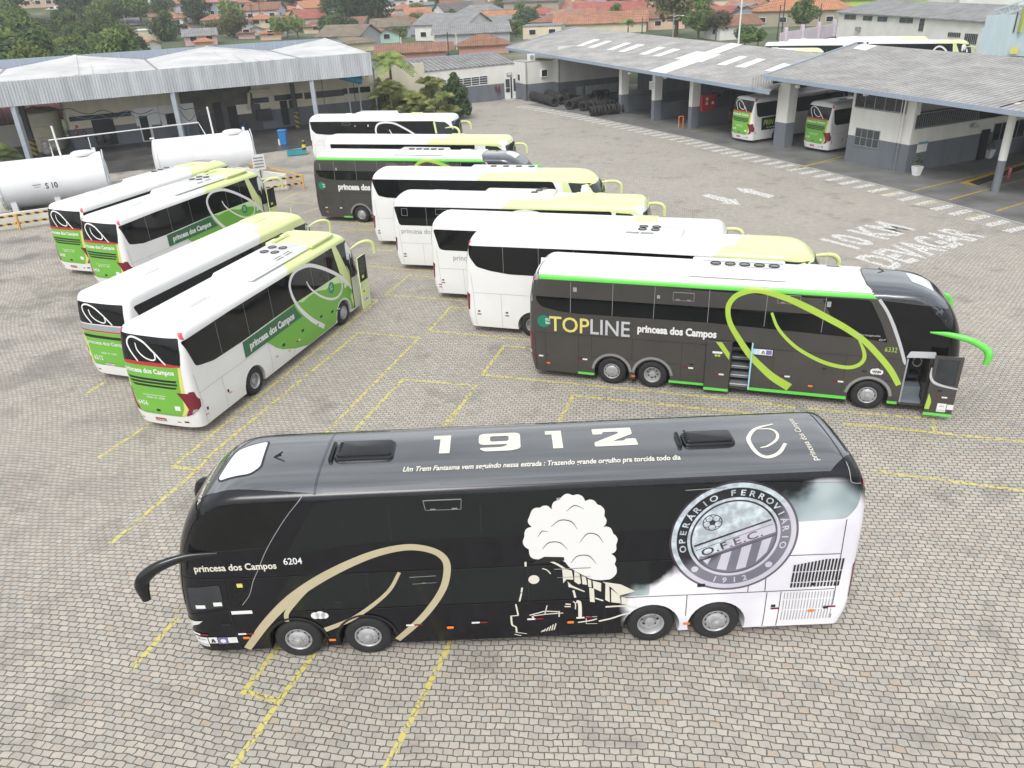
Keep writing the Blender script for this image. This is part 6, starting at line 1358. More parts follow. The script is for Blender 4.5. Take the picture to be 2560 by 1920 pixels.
    for (s_, z_) in ((-.02, 1.17), (1.48, 1.19), (2.75, 1.08), (7.0, 1.35), (8.2, 1.38), (-2.35, .95), (-1.1, .96)):
        p = RS(*f(s_, z_), 0); hd.box((p.x, p.y-.004, p.z), (.13 if s_ > -1 else .05, .024, .05))
    hd.build('door_handle', BLACKT, root)
    D('wheel_arch', GREYR, [q for s0 in (0, 1.43, 8.42) for q in band([(s0+.68*cos(t), .5+.68*sin(t)) for t in [radians(6+168*i/10) for i in range(11)]], .09, 2)], .02)
    # roof gear
    zr = B.zt-.015; pod = MB(); pod.rbox((X+3.95, -.1, zr+.07), (3.1, 1.75, .14), .1, taper=.03); pd = pod.build('air_conditioner', WHITE, root, 40)
    for i in range(5): fans(pd, [(X+3.23+.47*i, .03, zr+.14)], .18)
    sl_ = MB(); sl_.box((X+4.1, .28, zr+.145), (2.6, .03, .01)); sl_.box((X+4.1, -.22, zr+.145), (2.6, .03, .01)); sl_.build('air_conditioner_slot', GREYR, pd)
    hb = MB(); hb.rbox((X-.85, -.0, zr+.03), (.95, .75, .06), .1); hb.build('roof_hatch', WHITE, root, 40)
    RD('hatch_seam', SEAM, [q for q in band([(-1.35, .82), (-.42, .82), (-.3, .95), (-.25, 1.5)], .02, 2)], .012)
    dr = MB(); dr.rbox((X+6.98, .72, zr+.02), (.42, .12, .04), .05); dr.build('roof_drain', BLACKT, root, 40)
    fl = MB(); fl.rbox((X+6.98, .72, zr+.02), (1.7, .22, .02), .03); fl.build('roof_gutter', WHITE, root, 40)
    RD('roof_skylight', SKYL, [rounded([(9.15, 1.85), (9.88, 1.72), (9.86, .70), (9.24, .95)], .1)], .012, .08)
    an = MB(); an.beam((X+8.55, .55, 4.13), (X+8.35, .6, 4.24), .02, .03); an.beam((X+8.55, .55, 4.13), (X+8.4, .45, 4.16), .02, .02); an.build('antenna', BLACKT, root)
    decal('windscreen', root, GLASS, B.front, [rrect(-1.17, 1.5, 1.17, 3.55, .15)], .008, frange(-1.2, 1.2, .08), frange(1.5, 3.6, .12))
    decal('headlight', root, LENS, B.front, [rrect(sg*.95-.26, .8, sg*.95+.26, 1.15, .1) for sg in (1, -1)], .01, frange(-1.3, 1.3, .06))
    decal('nose_strip', root, STRIP, B.front, [rect(-1.22, .32, 1.22, .42)], .01, frange(-1.2, 1.2, .06))
    # tail
    rc = rear_cuts(B)
    decal('rear_window', root, GLASS, B.rear, [rrect(-1.08, 2.75, 1.08, 3.6, .1)], .008, rc, frange(2.7, 3.7, .1))
    decal('tail_light', root, RED, B.rear, [rrect(sg*1.09-.17, 1.05, sg*1.09+.17, 1.8, .08) for sg in (1, -1)], .012, rc, frange(1, 1.9, .2))
    D('tail_light', RED, [[(-3.02, 1.08), (-2.90, 1.05), (-3.0, 1.85), (-3.08, 1.8)]], .012, frange(0, .3, .02)); D('tail_light', LENS, [[(-3.0, 1.0), (-2.92, 1.0), (-2.92, 1.08), (-3.02, 1.1)]], .013, frange(0, .3, .02))
    D('rear_corner_trim', GREYP, [[(-2.62, 3.98), (-2.62, 3.80), (-2.8, 3.72), (-2.86, 3.0), (-2.95, 2.9), (-2.98, 3.6), (-2.82, 3.9)]], .007, frange(0, .6, .03), (3.84, 3.9, 3.95))
    decal('number_plate', root, REDV, B.rear, [rect(-.22, .52, .22, .66)], .01)
    decal('tail_light', root, PINKR, B.rear, [rrect(sg*1.08-.1, 3.72, sg*1.08+.1, 3.86, .04) for sg in (1, -1)], .02, rc, frange(3.6, 4.1, .04))
    y = -W/2
    mirror(root, STRIP, [(X+9.85, y+.02, 2.88), (X+10.35, y-.12, 2.90), (X+10.9, y-.28, 2.84), (X+11.32, y-.38, 2.66), (X+11.46, y-.42, 2.46), (X+11.44, y-.42, 2.14)], [.025, .085, .10, .11, .12, .08])
    mirror(root, STRIP, [(X+10.1, -y-.06, 3.1), (X+10.5, -y+.12, 3.1), (X+10.8, -y+.3, 3.0), (X+10.95, -y+.36, 2.4)], [.06, .11, .12, .11])
    if not hero: return
    # doors: the middle leaf slid back, the front leaf swung out
    m = MB(); m.rbox((X+3.62, y-.05, 1.17), (.82, .05, 1.74), .02); lf = m.build('passenger_door', CHAR, root)
    flat = lambda d: (lambda u, v, e: Vector((u, y-d-e, v)))
    decal('skirt_strip', lf, STRIP, flat(.075), [rect(X+3.22, .2, X+4.02, .3)], .004); m = MB(); m.box((X+3.62, y-.05, .25), (.82, .05, .1)); m.build('skirt_strip', STRIP, lf)
    decal('ribbon_emblem', lf, YGREEN, flat(.075), [[f(3.50, 2.03), f(3.70, 2.03), f(3.98, 1.65), f(3.98, 1.40)]], .004)
    decal('notice_sticker', lf, WHITE2, flat(.075), [rect(X+3.42, 1.60, X+3.74, 1.68)], .004)
    decal('notice_sticker', lf, YGREEN, flat(.075), [circ(f(3.54, 1.53), .045, 14), circ(f(3.64, 1.53), .045, 14)], .004)
    decal('reflector', lf, RED, flat(.075), [rect(X+3.51, .81, X+3.68, .865)], .004); decal('reflector', lf, WHITE2, flat(.075), [rect(X+3.682, .81, X+3.85, .865)], .004)
    st = MB(); ed = MB()
    for i in range(6):
        z0 = .36+.27*i; d = .08+.15*i
        st.box((X+4.355, y+d+.45, z0+.05), (.58, .9, .10)); ed.box((X+4.355, y+d-.005, z0+.095), (.58, .03, .02))
    s_ = st.build('boarding_step', STEPG, root); ed.build('step_edge', CREAMV, s_)
    m = MB(); m.box((X+4.685, y-.02, 1.2), (.05, .08, 1.7)); m.build('door_frame', SKYB, root)
    # front doorway: floor, step, seat back, wheel
    m = MB(); m.box((X+9.7, y+.5, .42), (.64, .9, .1)); m.box((X+9.7, y+.7, .62), (.64, .5, .3)); m.build('boarding_step', STEPG, root)
    m = MB(); m.box((X+9.40, y+.30, 1.15), (.05, .55, 1.55)); m.build('door_frame', GREYP, root)
    m = MB(); m.rbox((X+9.75, y+.85, 1.05), (.42, .4, .12), .08); m.rbox((X+9.6, y+.85, 1.4), (.12, .4, .6), .05); m.build('seat', DARKIN, root, 40)
    m = MB(); m.tube([(X+9.8+.13*cos(t), y+.6, 1.6+.16*sin(t)) for t in [2*pi*i/16 for i in range(17)]], .015, 6); m.build('steering_wheel', SILV, root)
    d = .32
    m = MB()
    for (c, s_) in (((X+10.47, y-d, .80), (.80, .05, 1.0)), ((X+10.47, y-d, 2.22), (.80, .05, .10)), ((X+10.12, y-d, 1.74), (.10, .05, .86)), ((X+10.82, y-d, 1.74), (.10, .05, .86))): m.box(c, s_)
    lf = m.build('front_door', CHAR, root)
    m = MB(); m.box((X+10.47, y-d, 1.735), (.66, .02, .87)); m.build('door_window', GLASS2, lf)
    m = MB(); m.box((X+10.47, y-d, .25), (.80, .05, .1)); m.build('skirt_strip', STRIP, lf)
    fm = flat(d+.025)
    decal('door_trim', lf, SILV, fm, band([f(10.03, 1.86), f(10.06, 1.55), f(10.20, 1.36), f(10.5, 1.26), f(10.88, 1.20)], [.03, .07, .09, .07, .05]), .004)
    decal('ribbon_emblem', lf, YGREEN, fm, band([f(10.12, .95), f(10.16, .7), f(10.14, .42)], [.02, .13, .14]), .004)
    decal('notice_sticker', lf, WHITE2, fm, [rect(X+10.42, .36, X+10.68, .66), rect(X+10.70, .46, X+10.88, .64)], .004)
    text('lettering', lf, BLACKT, fm, '41.0125', f(10.44, .39), .22, .05, e=.007); text('lettering', lf, BLACKT, fm, 'ANTT', f(10.48, .54), .14, .045, e=.007)
    decal('reflector', lf, RED, fm, [rect(X+10.33, .85, X+10.49, .90)], .004); decal('reflector', lf, WHITE2, fm, [rect(X+10.492, .85, X+10.65, .90)], .004)
    m = MB(); m.box((X+10.4, y-d-.035, 1.1), (.12, .03, .04)); m.build('door_handle', BLACKT, lf)
charcoal_coach((3.563, 24.934), -17.884, 'charcoal coach with TOPLINE lettering and two open doors', True)
charcoal_coach((-8.90, 48.388), -16.48, 'charcoal coach with a white roof parked in the row of white coaches', False)
# ---------------------------------------------------------------- white and green coaches
def coach(label, corner, ang, L=12.8, zt=3.85, win=None, wheels=(), lime=None, rear='green', rtext='', plate='', side=None, pod=None, hatches=(), fansat=(), slots=(), front='dome', mirror_z=None, number='', wtop=3.48, wbot=2.22, belt=1.5, tint=None, swirl=None, divs=(), refl=(), tl=True, pinch=True, lite=False, mirrors=(1, -1)):
    """corner: ground point below the rear corner on the kerb (right) side"""
    a = radians(ang); W = 2.56
    root = thing('coach', label, 'bus', (corner[0]-W/2*sin(a), corner[1]+W/2*cos(a), 0), a)
    if front == 'dome': B = Body(L, zt, W=W, zs=zt-.38, m=2.6, fD=1.7, fk=2.2, fz=1.4, rD=.55, rk=2.3, rz=2.0, fc=.85, fn=2.8, rc=.38)
    else: B = Body(L, zt, W=W, zs=zt-.38, m=2.6, fD=.75, fk=2.6, fz=1.0, rD=.35, rk=2.6, rz=2.2, fc=.5, fn=3.2, rc=.3)
    link('body', B.mesh('body', wheels, side_wells=(-1, 1)), [WHITE, DARKIN], root)
    for i, x in enumerate(wheels):
        for sg in ((-1,) if lite else (-1, 1)): wheel(root, x, sg, W, dished=(i == 0))
    RS = B.side(-1); fx = front_x(B); rx = frange(0, .6, .04); zc = [zt-.38+.045*i for i in range(8)]
    def D(name, mt, pts, e=.006, cx=(), cz=()): return decal(name, root, mt, RS, pts, e, list(cx)+rx+fx, cz)
    R_ = lambda s, q: (s, -W/2+q)
    def RD(name, mt, pts, e=.008):
        PP = [[R_(*p) for p in q] for q in pts]; ys = [p[1] for q in PP for p in q]
        return decal(name, root, mt, B.roof, PP, e, [x for x in frange(0, L, .12) if x < 1.2 or x > L-3.0], frange(min(ys), max(ys), .1))
    rc = rear_cuts(B)
    def RR(name, mt, polys, e=.008): return decal(name, root, mt, B.rear, polys, e, rc, frange(.4, zt, .15)+frange(zt-.6, zt, .05))
    if lime:       # lime painted nose: boundary from the window line up and over the roof
        x0, x1 = lime
        RD('lime_nose', LIME, [[(x0, .085), (x0+.5, .35), (x1, 1.2), (x1+.3, 1.9), (x1+.1, 2.47), (L-.7, 2.45), (L-.3, 1.9), (L-.2, 1.28), (L-.3, .7), (L-.7, .12)]], .006)
        D('lime_nose', LIME, [[(x0-.25, wtop-.02), (x0+.1, zt-.05), (L-1.1, zt-.05), (L-.5, zt-.5), (L-.62, wtop-.1), (L-2.0, wtop)]], .0065, cz=zc)
    if win: D('side_window', GLASS, [rounded(win, .12)], .008, cz=zc)
    if front == 'dome' and lime:
        D('lime_nose', LIME, [[(L-2.35, wtop), (L-2.05, wtop), (L-1.1, 1.9), (L-1.05, .35), (L-1.25, .35), (L-1.5, 1.2), (L-1.65, 1.9), (L-1.85, 2.15), (L-2.0, 2.2)]], .0082)
    D('side_window', GLASS2, [rounded([(L-2.0 if front == 'dome' else L-1.75, wtop-.02), (L-1.15 if front == 'dome' else L-1.7, 1.75 if front == 'dome' else wbot), (L-.12, 1.7 if front == 'dome' else wbot-.1), (L-.2, 2.5), (L-.55, wtop-.3), (L-.9, wtop-.06)], .06)], .0085, cz=zc)
    g = []
    for x in divs: g += band([(x, wtop-.02), (x, wbot+.02)], .016, 1)
    if g: D('window_divider', GREYR, g, .0105)
    g = []
    for p, q in (((.35, wbot-.02), (.42, belt)), ((.42, belt), (.5, .35)), ((.42, belt), (L-2.6, belt+.03)), ((1.6, belt), (1.62, .35)), ((4.4, belt), (4.42, .35)), ((5.9, belt), (5.92, .35)), ((7.4, belt), (7.42, .35)), ((8.9, belt), (8.92, .35))): g += band([p, q], .011, 4)
    D('panel_seam', SEAM, g, .0075)
    if pod:
        s0, s1, q0, q1, h = pod; zr = zt-.02; m = MB(); m.rbox(((s0+s1)/2, -W/2+(q0+q1)/2, zr+h/2), (s1-s0, q1-q0, h), .12, taper=.05); pd = m.build('air_conditioner', WHITE, root, 40)
        for (s_, q_) in fansat: fans(pd, [(s_, -W/2+q_, zr+h-.005)], .17)
        if slots:
            m = MB()
            for (s_, q_, w_) in slots: m.box((s_, -W/2+q_, zr+h+.004), (w_, .10, .008))
            m.build('air_conditioner_slot', GREYR, pd)
    for (s_, q_, w_, d_) in hatches:
        m = MB(); m.rbox((s_, -W/2+q_, zt+.01), (w_, d_, .09), .1); h_ = m.build('roof_hatch', LIME if s_ > 9 else WHITE, root, 40)
        RD('hatch_seam', SEAM, band([(s_-w_/2-.04, q_-d_/2-.05), (s_+w_/2, q_-d_/2-.05), (s_+w_/2+.08, q_-d_/2+.1)], .02, 2), .010)
    if rear == 'green':
        h1, h0 = (2.57, 3.5) if zt < 4.0 else (2.75, 3.72)
        dz = h1-2.57
        RR('rear_window', GLASS, [rounded([(-1.08, h0-.02), (-1.1, h1+.4), (-1.06, h1), (1.24, h1), (1.24, h1+.5), (1.12, h0+.02)], .06)])
        RR('rear_panel', YELLOWV, [rounded([(-1.05, 2.56), (1.26, 2.56), (1.22, 1.85), (1.1, .98), (.9, .74), (-.78, .74), (-.98, 1.0), (-1.02, 1.9)], .05)], .007)
        RR('rear_panel', GREEN, [rounded([(-.97, 2.56), (1.17, 2.56), (1.12, 1.85), (.98, 1.0), (.82, .74), (-.68, .74), (-.86, 1.05), (-.9, 1.9)], .05)], .0095)
        RR('rear_band', REDV, [[(-1.05, 2.53), (-1.04, 2.60), (-.6, 2.66), (.85, 2.66), (1.25, 2.60), (1.25, 2.53)]], .0105)
        sw = [(.47, 2.66), (.72, 3.0), (.82, 3.24), (.72, 3.41), (.50, 3.43), (.16, 3.31), (-.1, 3.1), (-.3, 2.92), (-.48, 2.72), (-.58, 2.62)]
        RR('ribbon_emblem', WHITE2, band(sw, [.05, .06, .065, .06, .06, .06, .06, .06, .055, .05], 5)+band([(.48, 3.26), (.41, 3.02), (.17, 2.81), (-.1, 2.74), (-.23, 2.80), (-.22, 2.98), (-.17, 3.05)], [.03, .045, .05, .05, .05, .045, .03], 5), .0125)
        text('lettering', root, WHITE2, B.rear, 'princesa dos Campos', (1.17, 2.27), 1.98, .17, dx=(-1, 0), e=.013, bold=.03, cx=rc)
        RR('rear_louver', BLACKT, [[(1.07, 2.10), (1.02, 2.02), (-.78, 1.99), (-.85, 2.07)], [(1.05, 1.98), (.98, 1.90), (-.80, 1.88), (-.84, 1.95)], [(1.0, 1.86), (.85, 1.78), (-.72, 1.76), (-.80, 1.83)]], .0125)
        text('lettering', root, WHITE2, B.rear, '0800 42 1000', (.50, 1.34), .72, .08, dx=(-1, 0), e=.013, cx=rc)
        RR('lettering', WHITE2, [rect(-.28, 1.46, .62, 1.475)], .0125)
        if number: text('lettering', root, WHITE2, B.rear, number, (.94, 1.06), .42, .17, dx=(-1, 0), e=.013, bold=.01, cx=rc)
        RR('notice_sticker', WHITE2, [rect(-.72, .98, -.52, 1.14)], .0125); RR('door_handle', BLACKT, [rrect(.08, .87, .24, .96, .03)], .0135)
        for sg in (1, -1):
            RR('tail_light', RED, [rounded([(sg*1.10, 1.66), (sg*1.24, 1.66), (sg*1.272, 1.3), (sg*1.274, 1.0), (sg*1.1, .86), (sg*.86, .76), (sg*1.03, 1.08)], .05)], .012)
            RR('tail_light', GREYP, [rounded([(sg*1.13, 1.02), (sg*1.24, 1.02), (sg*1.24, .95), (sg*1.08, .88)], .02)], .0135)
            D('tail_light', RED, [[(.02, 1.64), (.12, 1.6), (.25, 1.10), (.2, .95), (.08, .92)]], .0115) if sg < 0 else None
            RR('tail_light', PINKR, [rounded([(sg*1.02, 3.66), (sg*1.16, 3.62), (sg*1.22, 3.4), (sg*1.13, 3.44)], .02)], .02)
        RR('number_plate', REDV, [rrect(.02, .45, .45, .585, .02)], .010)
        text('lettering', root, WHITE2, B.rear, plate or 'AYB-6456', (.42, .48), .37, .06, dx=(-1, 0), e=.013, bold=.015)
        RR('reflector', RED, [rect(-.55, .47, -.4, .5), rect(.95, .47, 1.08, .5), rect(-.85, .48, -.68, .55)], .010)
    elif rear == 'old':
        RR('rear_window', GLASS, [rrect(-1.02, 2.42, 1.1, 3.2, .06)])
        RR('rear_band', GREYP, [rect(-1.05, 2.16, 1.15, 2.38)], .007); RR('rear_band', REDV, [rect(-1.05, 2.11, 1.15, 2.16)], .008)
        RR('rear_panel', YELLOWV, [[(-1.08, 2.10), (1.15, 2.10), (1.05, .72), (-1.0, .72)]], .007); RR('rear_panel', GREEN, [[(-.98, 2.10), (1.05, 2.10), (.92, .72), (-.88, .72)]], .0095)
        RR('rear_louver', BLACKT, [[(1.08, 1.98), (1.06, 1.86), (-1.0, 1.84), (-1.0, 1.95)]], .0115)
        sw = [(.45, 2.45), (.72, 2.75), (.82, 2.98), (.74, 3.1), (.5, 3.12), (.2, 3.02), (-.1, 2.82), (-.35, 2.6), (-.5, 2.44)]
        RR('ribbon_emblem', WHITE2, band(sw, .055, 5)+band([(.5, 2.95), (.42, 2.75), (.2, 2.58), (-.08, 2.5), (-.22, 2.56), (-.2, 2.72)], .045, 5), .0115)
        text('lettering', root, WHITE2, B.rear, 'princesa dos Campos', (.98, 1.60), 1.9, .15, dx=(-1, 0), e=.012, bold=.012, cx=rc)
        if number: text('lettering', root, WHITE2, B.rear, number, (.85, .95), .45, .19, dx=(-1, 0), e=.012, bold=.01, cx=rc)
        text('lettering', root, WHITE2, B.rear, '0800 42 1000', (.40, 1.22), .72, .08, dx=(-1, 0), e=.012, cx=rc)
        RR('number_plate', WHITE2, [rect(-.05, .72, .36, .86)], .0115); RR('number_plate', PURPLE, [rect(-.05, .83, .36, .86)], .012)
        text('lettering', root, REDV, B.rear, plate, (.34, .74), .36, .065, dx=(-1, 0), e=.013, bold=.015)
        for sg in (1, -1): RR('tail_light', RED, [rect(min(sg*1.26, sg*1.08), 1.2, max(sg*1.26, sg*1.08), 1.45), rect(min(sg*1.22, sg*1.08), .85, max(sg*1.22, sg*1.08), 1.0)], .010)
        RR('reflector', RED, [rect(.8, .45, .95, .5), rect(-.95, .45, -.8, .5)], .01)
    else:
        RR('rear_window', GLASS, [rrect(-1.06, zt-1.25, 1.06, zt-.35, .1)])
        for sg in (1, -1):
            RR('tail_light', RED, [rrect(sg*1.13-.13, 1.0, sg*1.13+.13, 1.75, .06)], .012)
            RR('tail_light', PINKR, [rrect(sg*1.05-.09, zt-.36, sg*1.05+.09, zt-.22, .03)], .02)
        D('tail_light', RED, [[(.06, 1.1), (.18, 1.05), (.10, 1.65), (.02, 1.65)]], .0115); D('tail_light', LENS, [[(.08, .98), (.17, .98), (.16, 1.06), (.07, 1.08)]], .0125)
    if side: side(root, D, RS, B)
    for (s0, z0) in refl:
        D('reflector', RED, [rect(s0, z0-.022, s0+.17, z0+.022)], .010)
        m = MB(); p = RS(s0+.08, z0+.13, 0); m.box((p.x, p.y-.004, p.z), (.10, .022, .06)); m.build('door_handle', BLACKT, root)
    # nose
    decal('windscreen', root, GLASS2, B.front, [rrect(-1.12, 1.5, 1.12, wtop-.02 if front != 'dome' else wtop-.15, .12)], .009, frange(-1.2, 1.2, .08), frange(1.5, zt, .12))
    decal('headlight', root, LENS, B.front, [rrect(sg*.92-.24, .75, sg*.92+.24, 1.08, .1) for sg in (1, -1)], .01, frange(-1.3, 1.3, .06))
    if lime: decal('nose_panel', root, LIME, B.front, [rect(-1.2, .75, 1.2, 1.45)], .007, frange(-1.2, 1.2, .06))
    mz = mirror_z or wtop-.5; y = -W/2
    for sg in mirrors:
        mirror(root, LIME, [(L-.9, sg*(W/2-.03), mz+.02), (L-.3, sg*(W/2+.12), mz+.12), (L+.15, sg*(W/2+.3), mz+.08), (L+.38, sg*(W/2+.40), mz-.12), (L+.42, sg*(W/2+.42), mz-.55)], [.03, .07, .085, .10, .08])
    return root, B, D, RS, RD

# livery of the green-sided coaches, drawn on the kerb side
def green_side(cut_front=True):
    def fn(root, D, RS, B):
        X = 3.3; P = lambda pts: [(X+p[0], p[1]) for p in pts]
        arch = [(X+6.7+.66*cos(t), .5+.66*sin(t)) for t in [radians(200-220*i/16) for i in range(17)]]
        up = [(-.0, 2.17), (1.09, 2.27), (3.11, 2.29), (3.68, 2.20), (4.2, 2.24), (6.63, 2.23), (7.2, 1.9), (7.72, 1.3), (7.72, .35)]
        low = [(1.11, 1.53), (1.54, 1.15), (1.9, .92), (2.28, .77), (2.7, .60), (3.04, .50), (3.63, .33)]
        arch2 = [p for p in arch if p[1] > .32]
        D('green_patch', GREEN, [P([(.95, 2.17), (3.11, 2.26), (3.6, 2.26), (6.63, 2.23), (7.2, 1.85), (7.70, 1.25), (7.70, .36)])+arch2[::-1]+P([(5.9, .33), (3.63, .33)]+low[::-1])], .0085)
        D('green_patch', MINT, [P([(3.4, 2.26), (3.75, 2.12), (4.2, 2.17), (4.9, 2.17), (5.5, 2.0), (6.2, 2.0), (6.9, 1.82), (7.3, 1.55), (7.69, 1.2), (7.69, 1.4), (7.2, 1.95), (6.63, 2.235)])], .0092)
        D('name_panel', DKGREEN, [P([(-.28, 2.15), (-.29, 1.55), (3.55, 1.60), (3.3, 1.9), (3.15, 2.2)])], .0095)
        text('lettering', root, WHITE2, RS, 'princesa dos Campos', (X+.07, 1.74), 2.95, .27, e=.012, bold=.04)
        sw = [(4.98, .57), (4.24, 1.14), (3.60, 1.80), (3.24, 2.36), (3.10, 2.84), (3.14, 3.12), (3.38, 3.34), (3.78, 3.44), (4.56, 3.36), (5.30, 3.05), (6.0, 2.66), (6.65, 2.24), (7.2, 1.78), (7.6, 1.30)]
        D('ribbon_emblem', WHITE2, band([(X+p[0], p[1]) for p in sw], [.20, .19, .17, .15, .14, .14, .14, .14, .15, .15, .15, .15, .14, .10], 6), .0125)
        D('ribbon_emblem', WHITE2, band([(X+p[0], p[1]) for p in [(4.26, 2.80), (4.45, 2.45), (4.95, 1.98), (5.60, 1.57), (6.16, 1.38), (6.60, 1.42), (6.84, 1.64), (6.84, 1.96), (6.66, 2.22)]], [.06, .08, .09, .10, .10, .10, .09, .08, .06], 6), .0127)
        D('round_seal', TEAL, [circ((X+5.98, 1.92), .24, 26)], .0120)
        text('lettering', root, MINT, RS, 'ISO', (X+5.88, 1.95), .2, .1, e=.0135, bold=.02); text('lettering', root, MINT, RS, '9001', (X+5.86, 1.82), .24, .1, e=.0135, bold=.02)
        D('round_seal', WHITE2, [circ((X+7.1, 1.6), .09, 16), circ((X+7.22, 1.63), .09, 16)], .0120)
        for s0, z0 in ((1.4, .81), (2.22, .68), (-1.54, .79), (-2.86, .66)): D('reflector', ORANGE, [rect(X+s0, z0-.02, X+s0+.16, z0+.02)], .012)
        for s0, z0 in ((2.83, .81), (6.08, .84), (4.43, .86)):
            D('reflector', RED, [rect(X+s0, z0-.02, X+s0+.15, z0+.025)], .014); D('reflector', WHITE2, [rect(X+s0+.152, z0-.02, X+s0+.32, z0+.025)], .014)
        m = MB()
        for s_, z_ in ((2.02, 1.05), (3.4, 1.06), (4.86, 1.08), (5.75, .94), (-1.55, .9), (-2.7, .84)):
            p = RS(X+s_, z_, 0); m.box((p.x, p.y-.005, p.z), (.16 if s_ > 0 else .07, .026, .10))
        m.build('door_handle', BLACKT, root)
    return fn
X = 3.3
WING = [(X-3.04, 3.38), (X-2.98, 3.15), (X-2.74, 2.41), (X-2.5, 2.34), (X-1.86, 2.21), (X-.3, 2.19), (X+3, 2.27), (X+5.2, 2.25), (X+6.63, 2.2), (X+7.40, 2.04), (X+7.1, 2.75), (X+6.6, 3.47), (X+4.3, 3.47), (X-.6, 3.45)]
def door_leaf(root, B, L, wbot):
    """front door standing open against the nose"""
    y = -B.W/2; m = MB(); d = .38
    for (c, s_) in (((L-.78, y-d, .95), (.72, .05, 1.25)), ((L-.78, y-d, 2.62), (.72, .05, .08)), ((L-1.11, y-d, 2.1), (.07, .05, 1.04)), ((L-.45, y-d, 2.1), (.07, .05, 1.04))): m.box(c, s_)
    lf = m.build('front_door', [LIME], root); m = MB(); m.box((L-.78, y-d, 2.08), (.6, .02, 1.02)); m.build('door_window', GLASS2, lf)
    fm = lambda u, v, e: Vector((u, y-d-.025-e, v))
    decal('door_frame', lf, BLACKT, fm, [q for q in ([rect(L-1.14, 1.54, L-1.05, 2.66), rect(L-.51, 1.54, L-.42, 2.66), rect(L-1.05, 2.58, L-.51, 2.66), rect(L-1.05, 1.54, L-.51, 1.62)])], .003)
    decal('notice_sticker', lf, WHITE2, fm, [rect(L-1.08, .6, L-.5, .78)], .004); decal('notice_sticker', lf, SKYB, fm, [rect(L-1.08, 1.25, L-.95, 1.45), rect(L-.66, .62, L-.55, .76)], .006)
    decal('notice_sticker', lf, BLACKT, fm, [circ((L-.76, .69), .06, 12), rect(L-.98, .65, L-.9, .73), rect(L-.98, 1.05, L-.86, 1.12)], .006); decal('notice_sticker', lf, YELLOWV, fm, [rect(L-.95, 1.68, L-.75, 1.82)], .006)
    m = MB(); m.box((L-1.2, y+.02, 1.5), (.05, .06, 2.2)); m.build('door_frame', BLACKT, root)
def hero_green(label, corner, ang, number, plate):
    r = coach(label, corner, ang, L=12.15, zt=3.86, win=WING, wheels=(X, X+6.7), lime=(X+3.3, X+4.9), side=green_side(), number=number, plate=plate,
              pod=(X+1.3, X+5.3, .30, 2.1, .15), fansat=((X+4.05, 1.56), (X+4.63, 1.57), (X+4.05, 1.08), (X+4.63, 1.09)), slots=((X+3.5, .62, .5), (X+4.12, .62, .5), (X+3.4, .45, .5), (X+4.02, .45, .5)),
              hatches=((X-.95, 1.25, .95, .75),), divs=(X-1.4, X+.2, X+1.75, X+4.7, X+5.9), mirror_z=2.95)
    root, B, D, RS, RD = r; door_leaf(root, B, 12.15, 2.2)
    m = MB(); m.rbox((X+7.0, 0, B.zt+.03), (.5, 1.9, .12), .08, taper=.04); m.rbox((X+6.2, .98, B.zt+.02), (1.8, .2, .1), .05); m.rbox((X+6.2, -.98, B.zt+.02), (1.8, .2, .1), .05); m.build('roof_fairing', LIME, root, 40)
    m = MB(); m.rbox((X+6.1, 1.0, B.zt+.075), (.35, .12, .02), .03); m.build('roof_drain', BLACKT, root)
    RD('roof_skylight', GREYR, [rounded([(X+6.95, 2.35), (X+7.9, 2.3), (X+8.0, 1.3), (X+7.3, 1.3)], .1)] if False else [rounded([(X+7.35, 2.1), (X+7.85, 2.05), (X+7.95, 1.3), (X+7.45, 1.3)], .08)], .012)
    return r
hero_green('white and green coach numbered 6456 with its whole right side in view', (-10.286, 22.325), 71.67, '6456', 'AYB-6456')
hero_green('white and green coach with black louvres on its tail, second from the fuel tanks', (-18.45, 36.75), 68.6, '6454', 'AYB-6454')
def plain_green(root, D, RS, B): D('side_window', GLASS, [rounded([(.3, 2.95), (.6, 2.1), (10.4, 2.1), (10.2, 3.0)], .1)], .008)
coach('white and green coach numbered 6212, close beside coach 6456', (-13.72, 26.35), 70.0, L=12.9, zt=3.62, rear='old', number='6212', plate='BUM4L34', wheels=(3.2, 9.6), lime=(8.4, 9.4), front='dome', wtop=3.05, wbot=2.1, belt=1.4,
      win=[(.45, 3.06), (.85, 2.1), (10.4, 2.1), (10.0, 3.08)], hatches=((2.6, 1.3, .9, .8), (9.9, 1.5, .9, .9)), mirror_z=2.75)
r6608 = coach('white and green coach numbered 6608, nearest to the fuel tanks', (-21.55, 39.62), 68.5, L=12.8, zt=3.86, wheels=(3.2, 9.8), lime=(8.6, 9.6), number='6608', plate='AYC-2D86', win=[(.3, 3.4), (.6, 2.3), (10, 2.2), (9.8, 3.45)], pod=(5.0, 8.6, .7, 2.0, .14),
      fansat=((7.2, 1.6), (7.7, 1.6), (8.2, 1.6)), hatches=((2.6, 1.35, .95, .75), (9.5, 1.4, .9, .8)), mirror_z=2.75)
r6608[4]('roof_skylight', NAVY, [rounded([(10.6, 2.2), (11.6, 2.1), (11.7, .9), (10.7, .6)], .2)], .012)

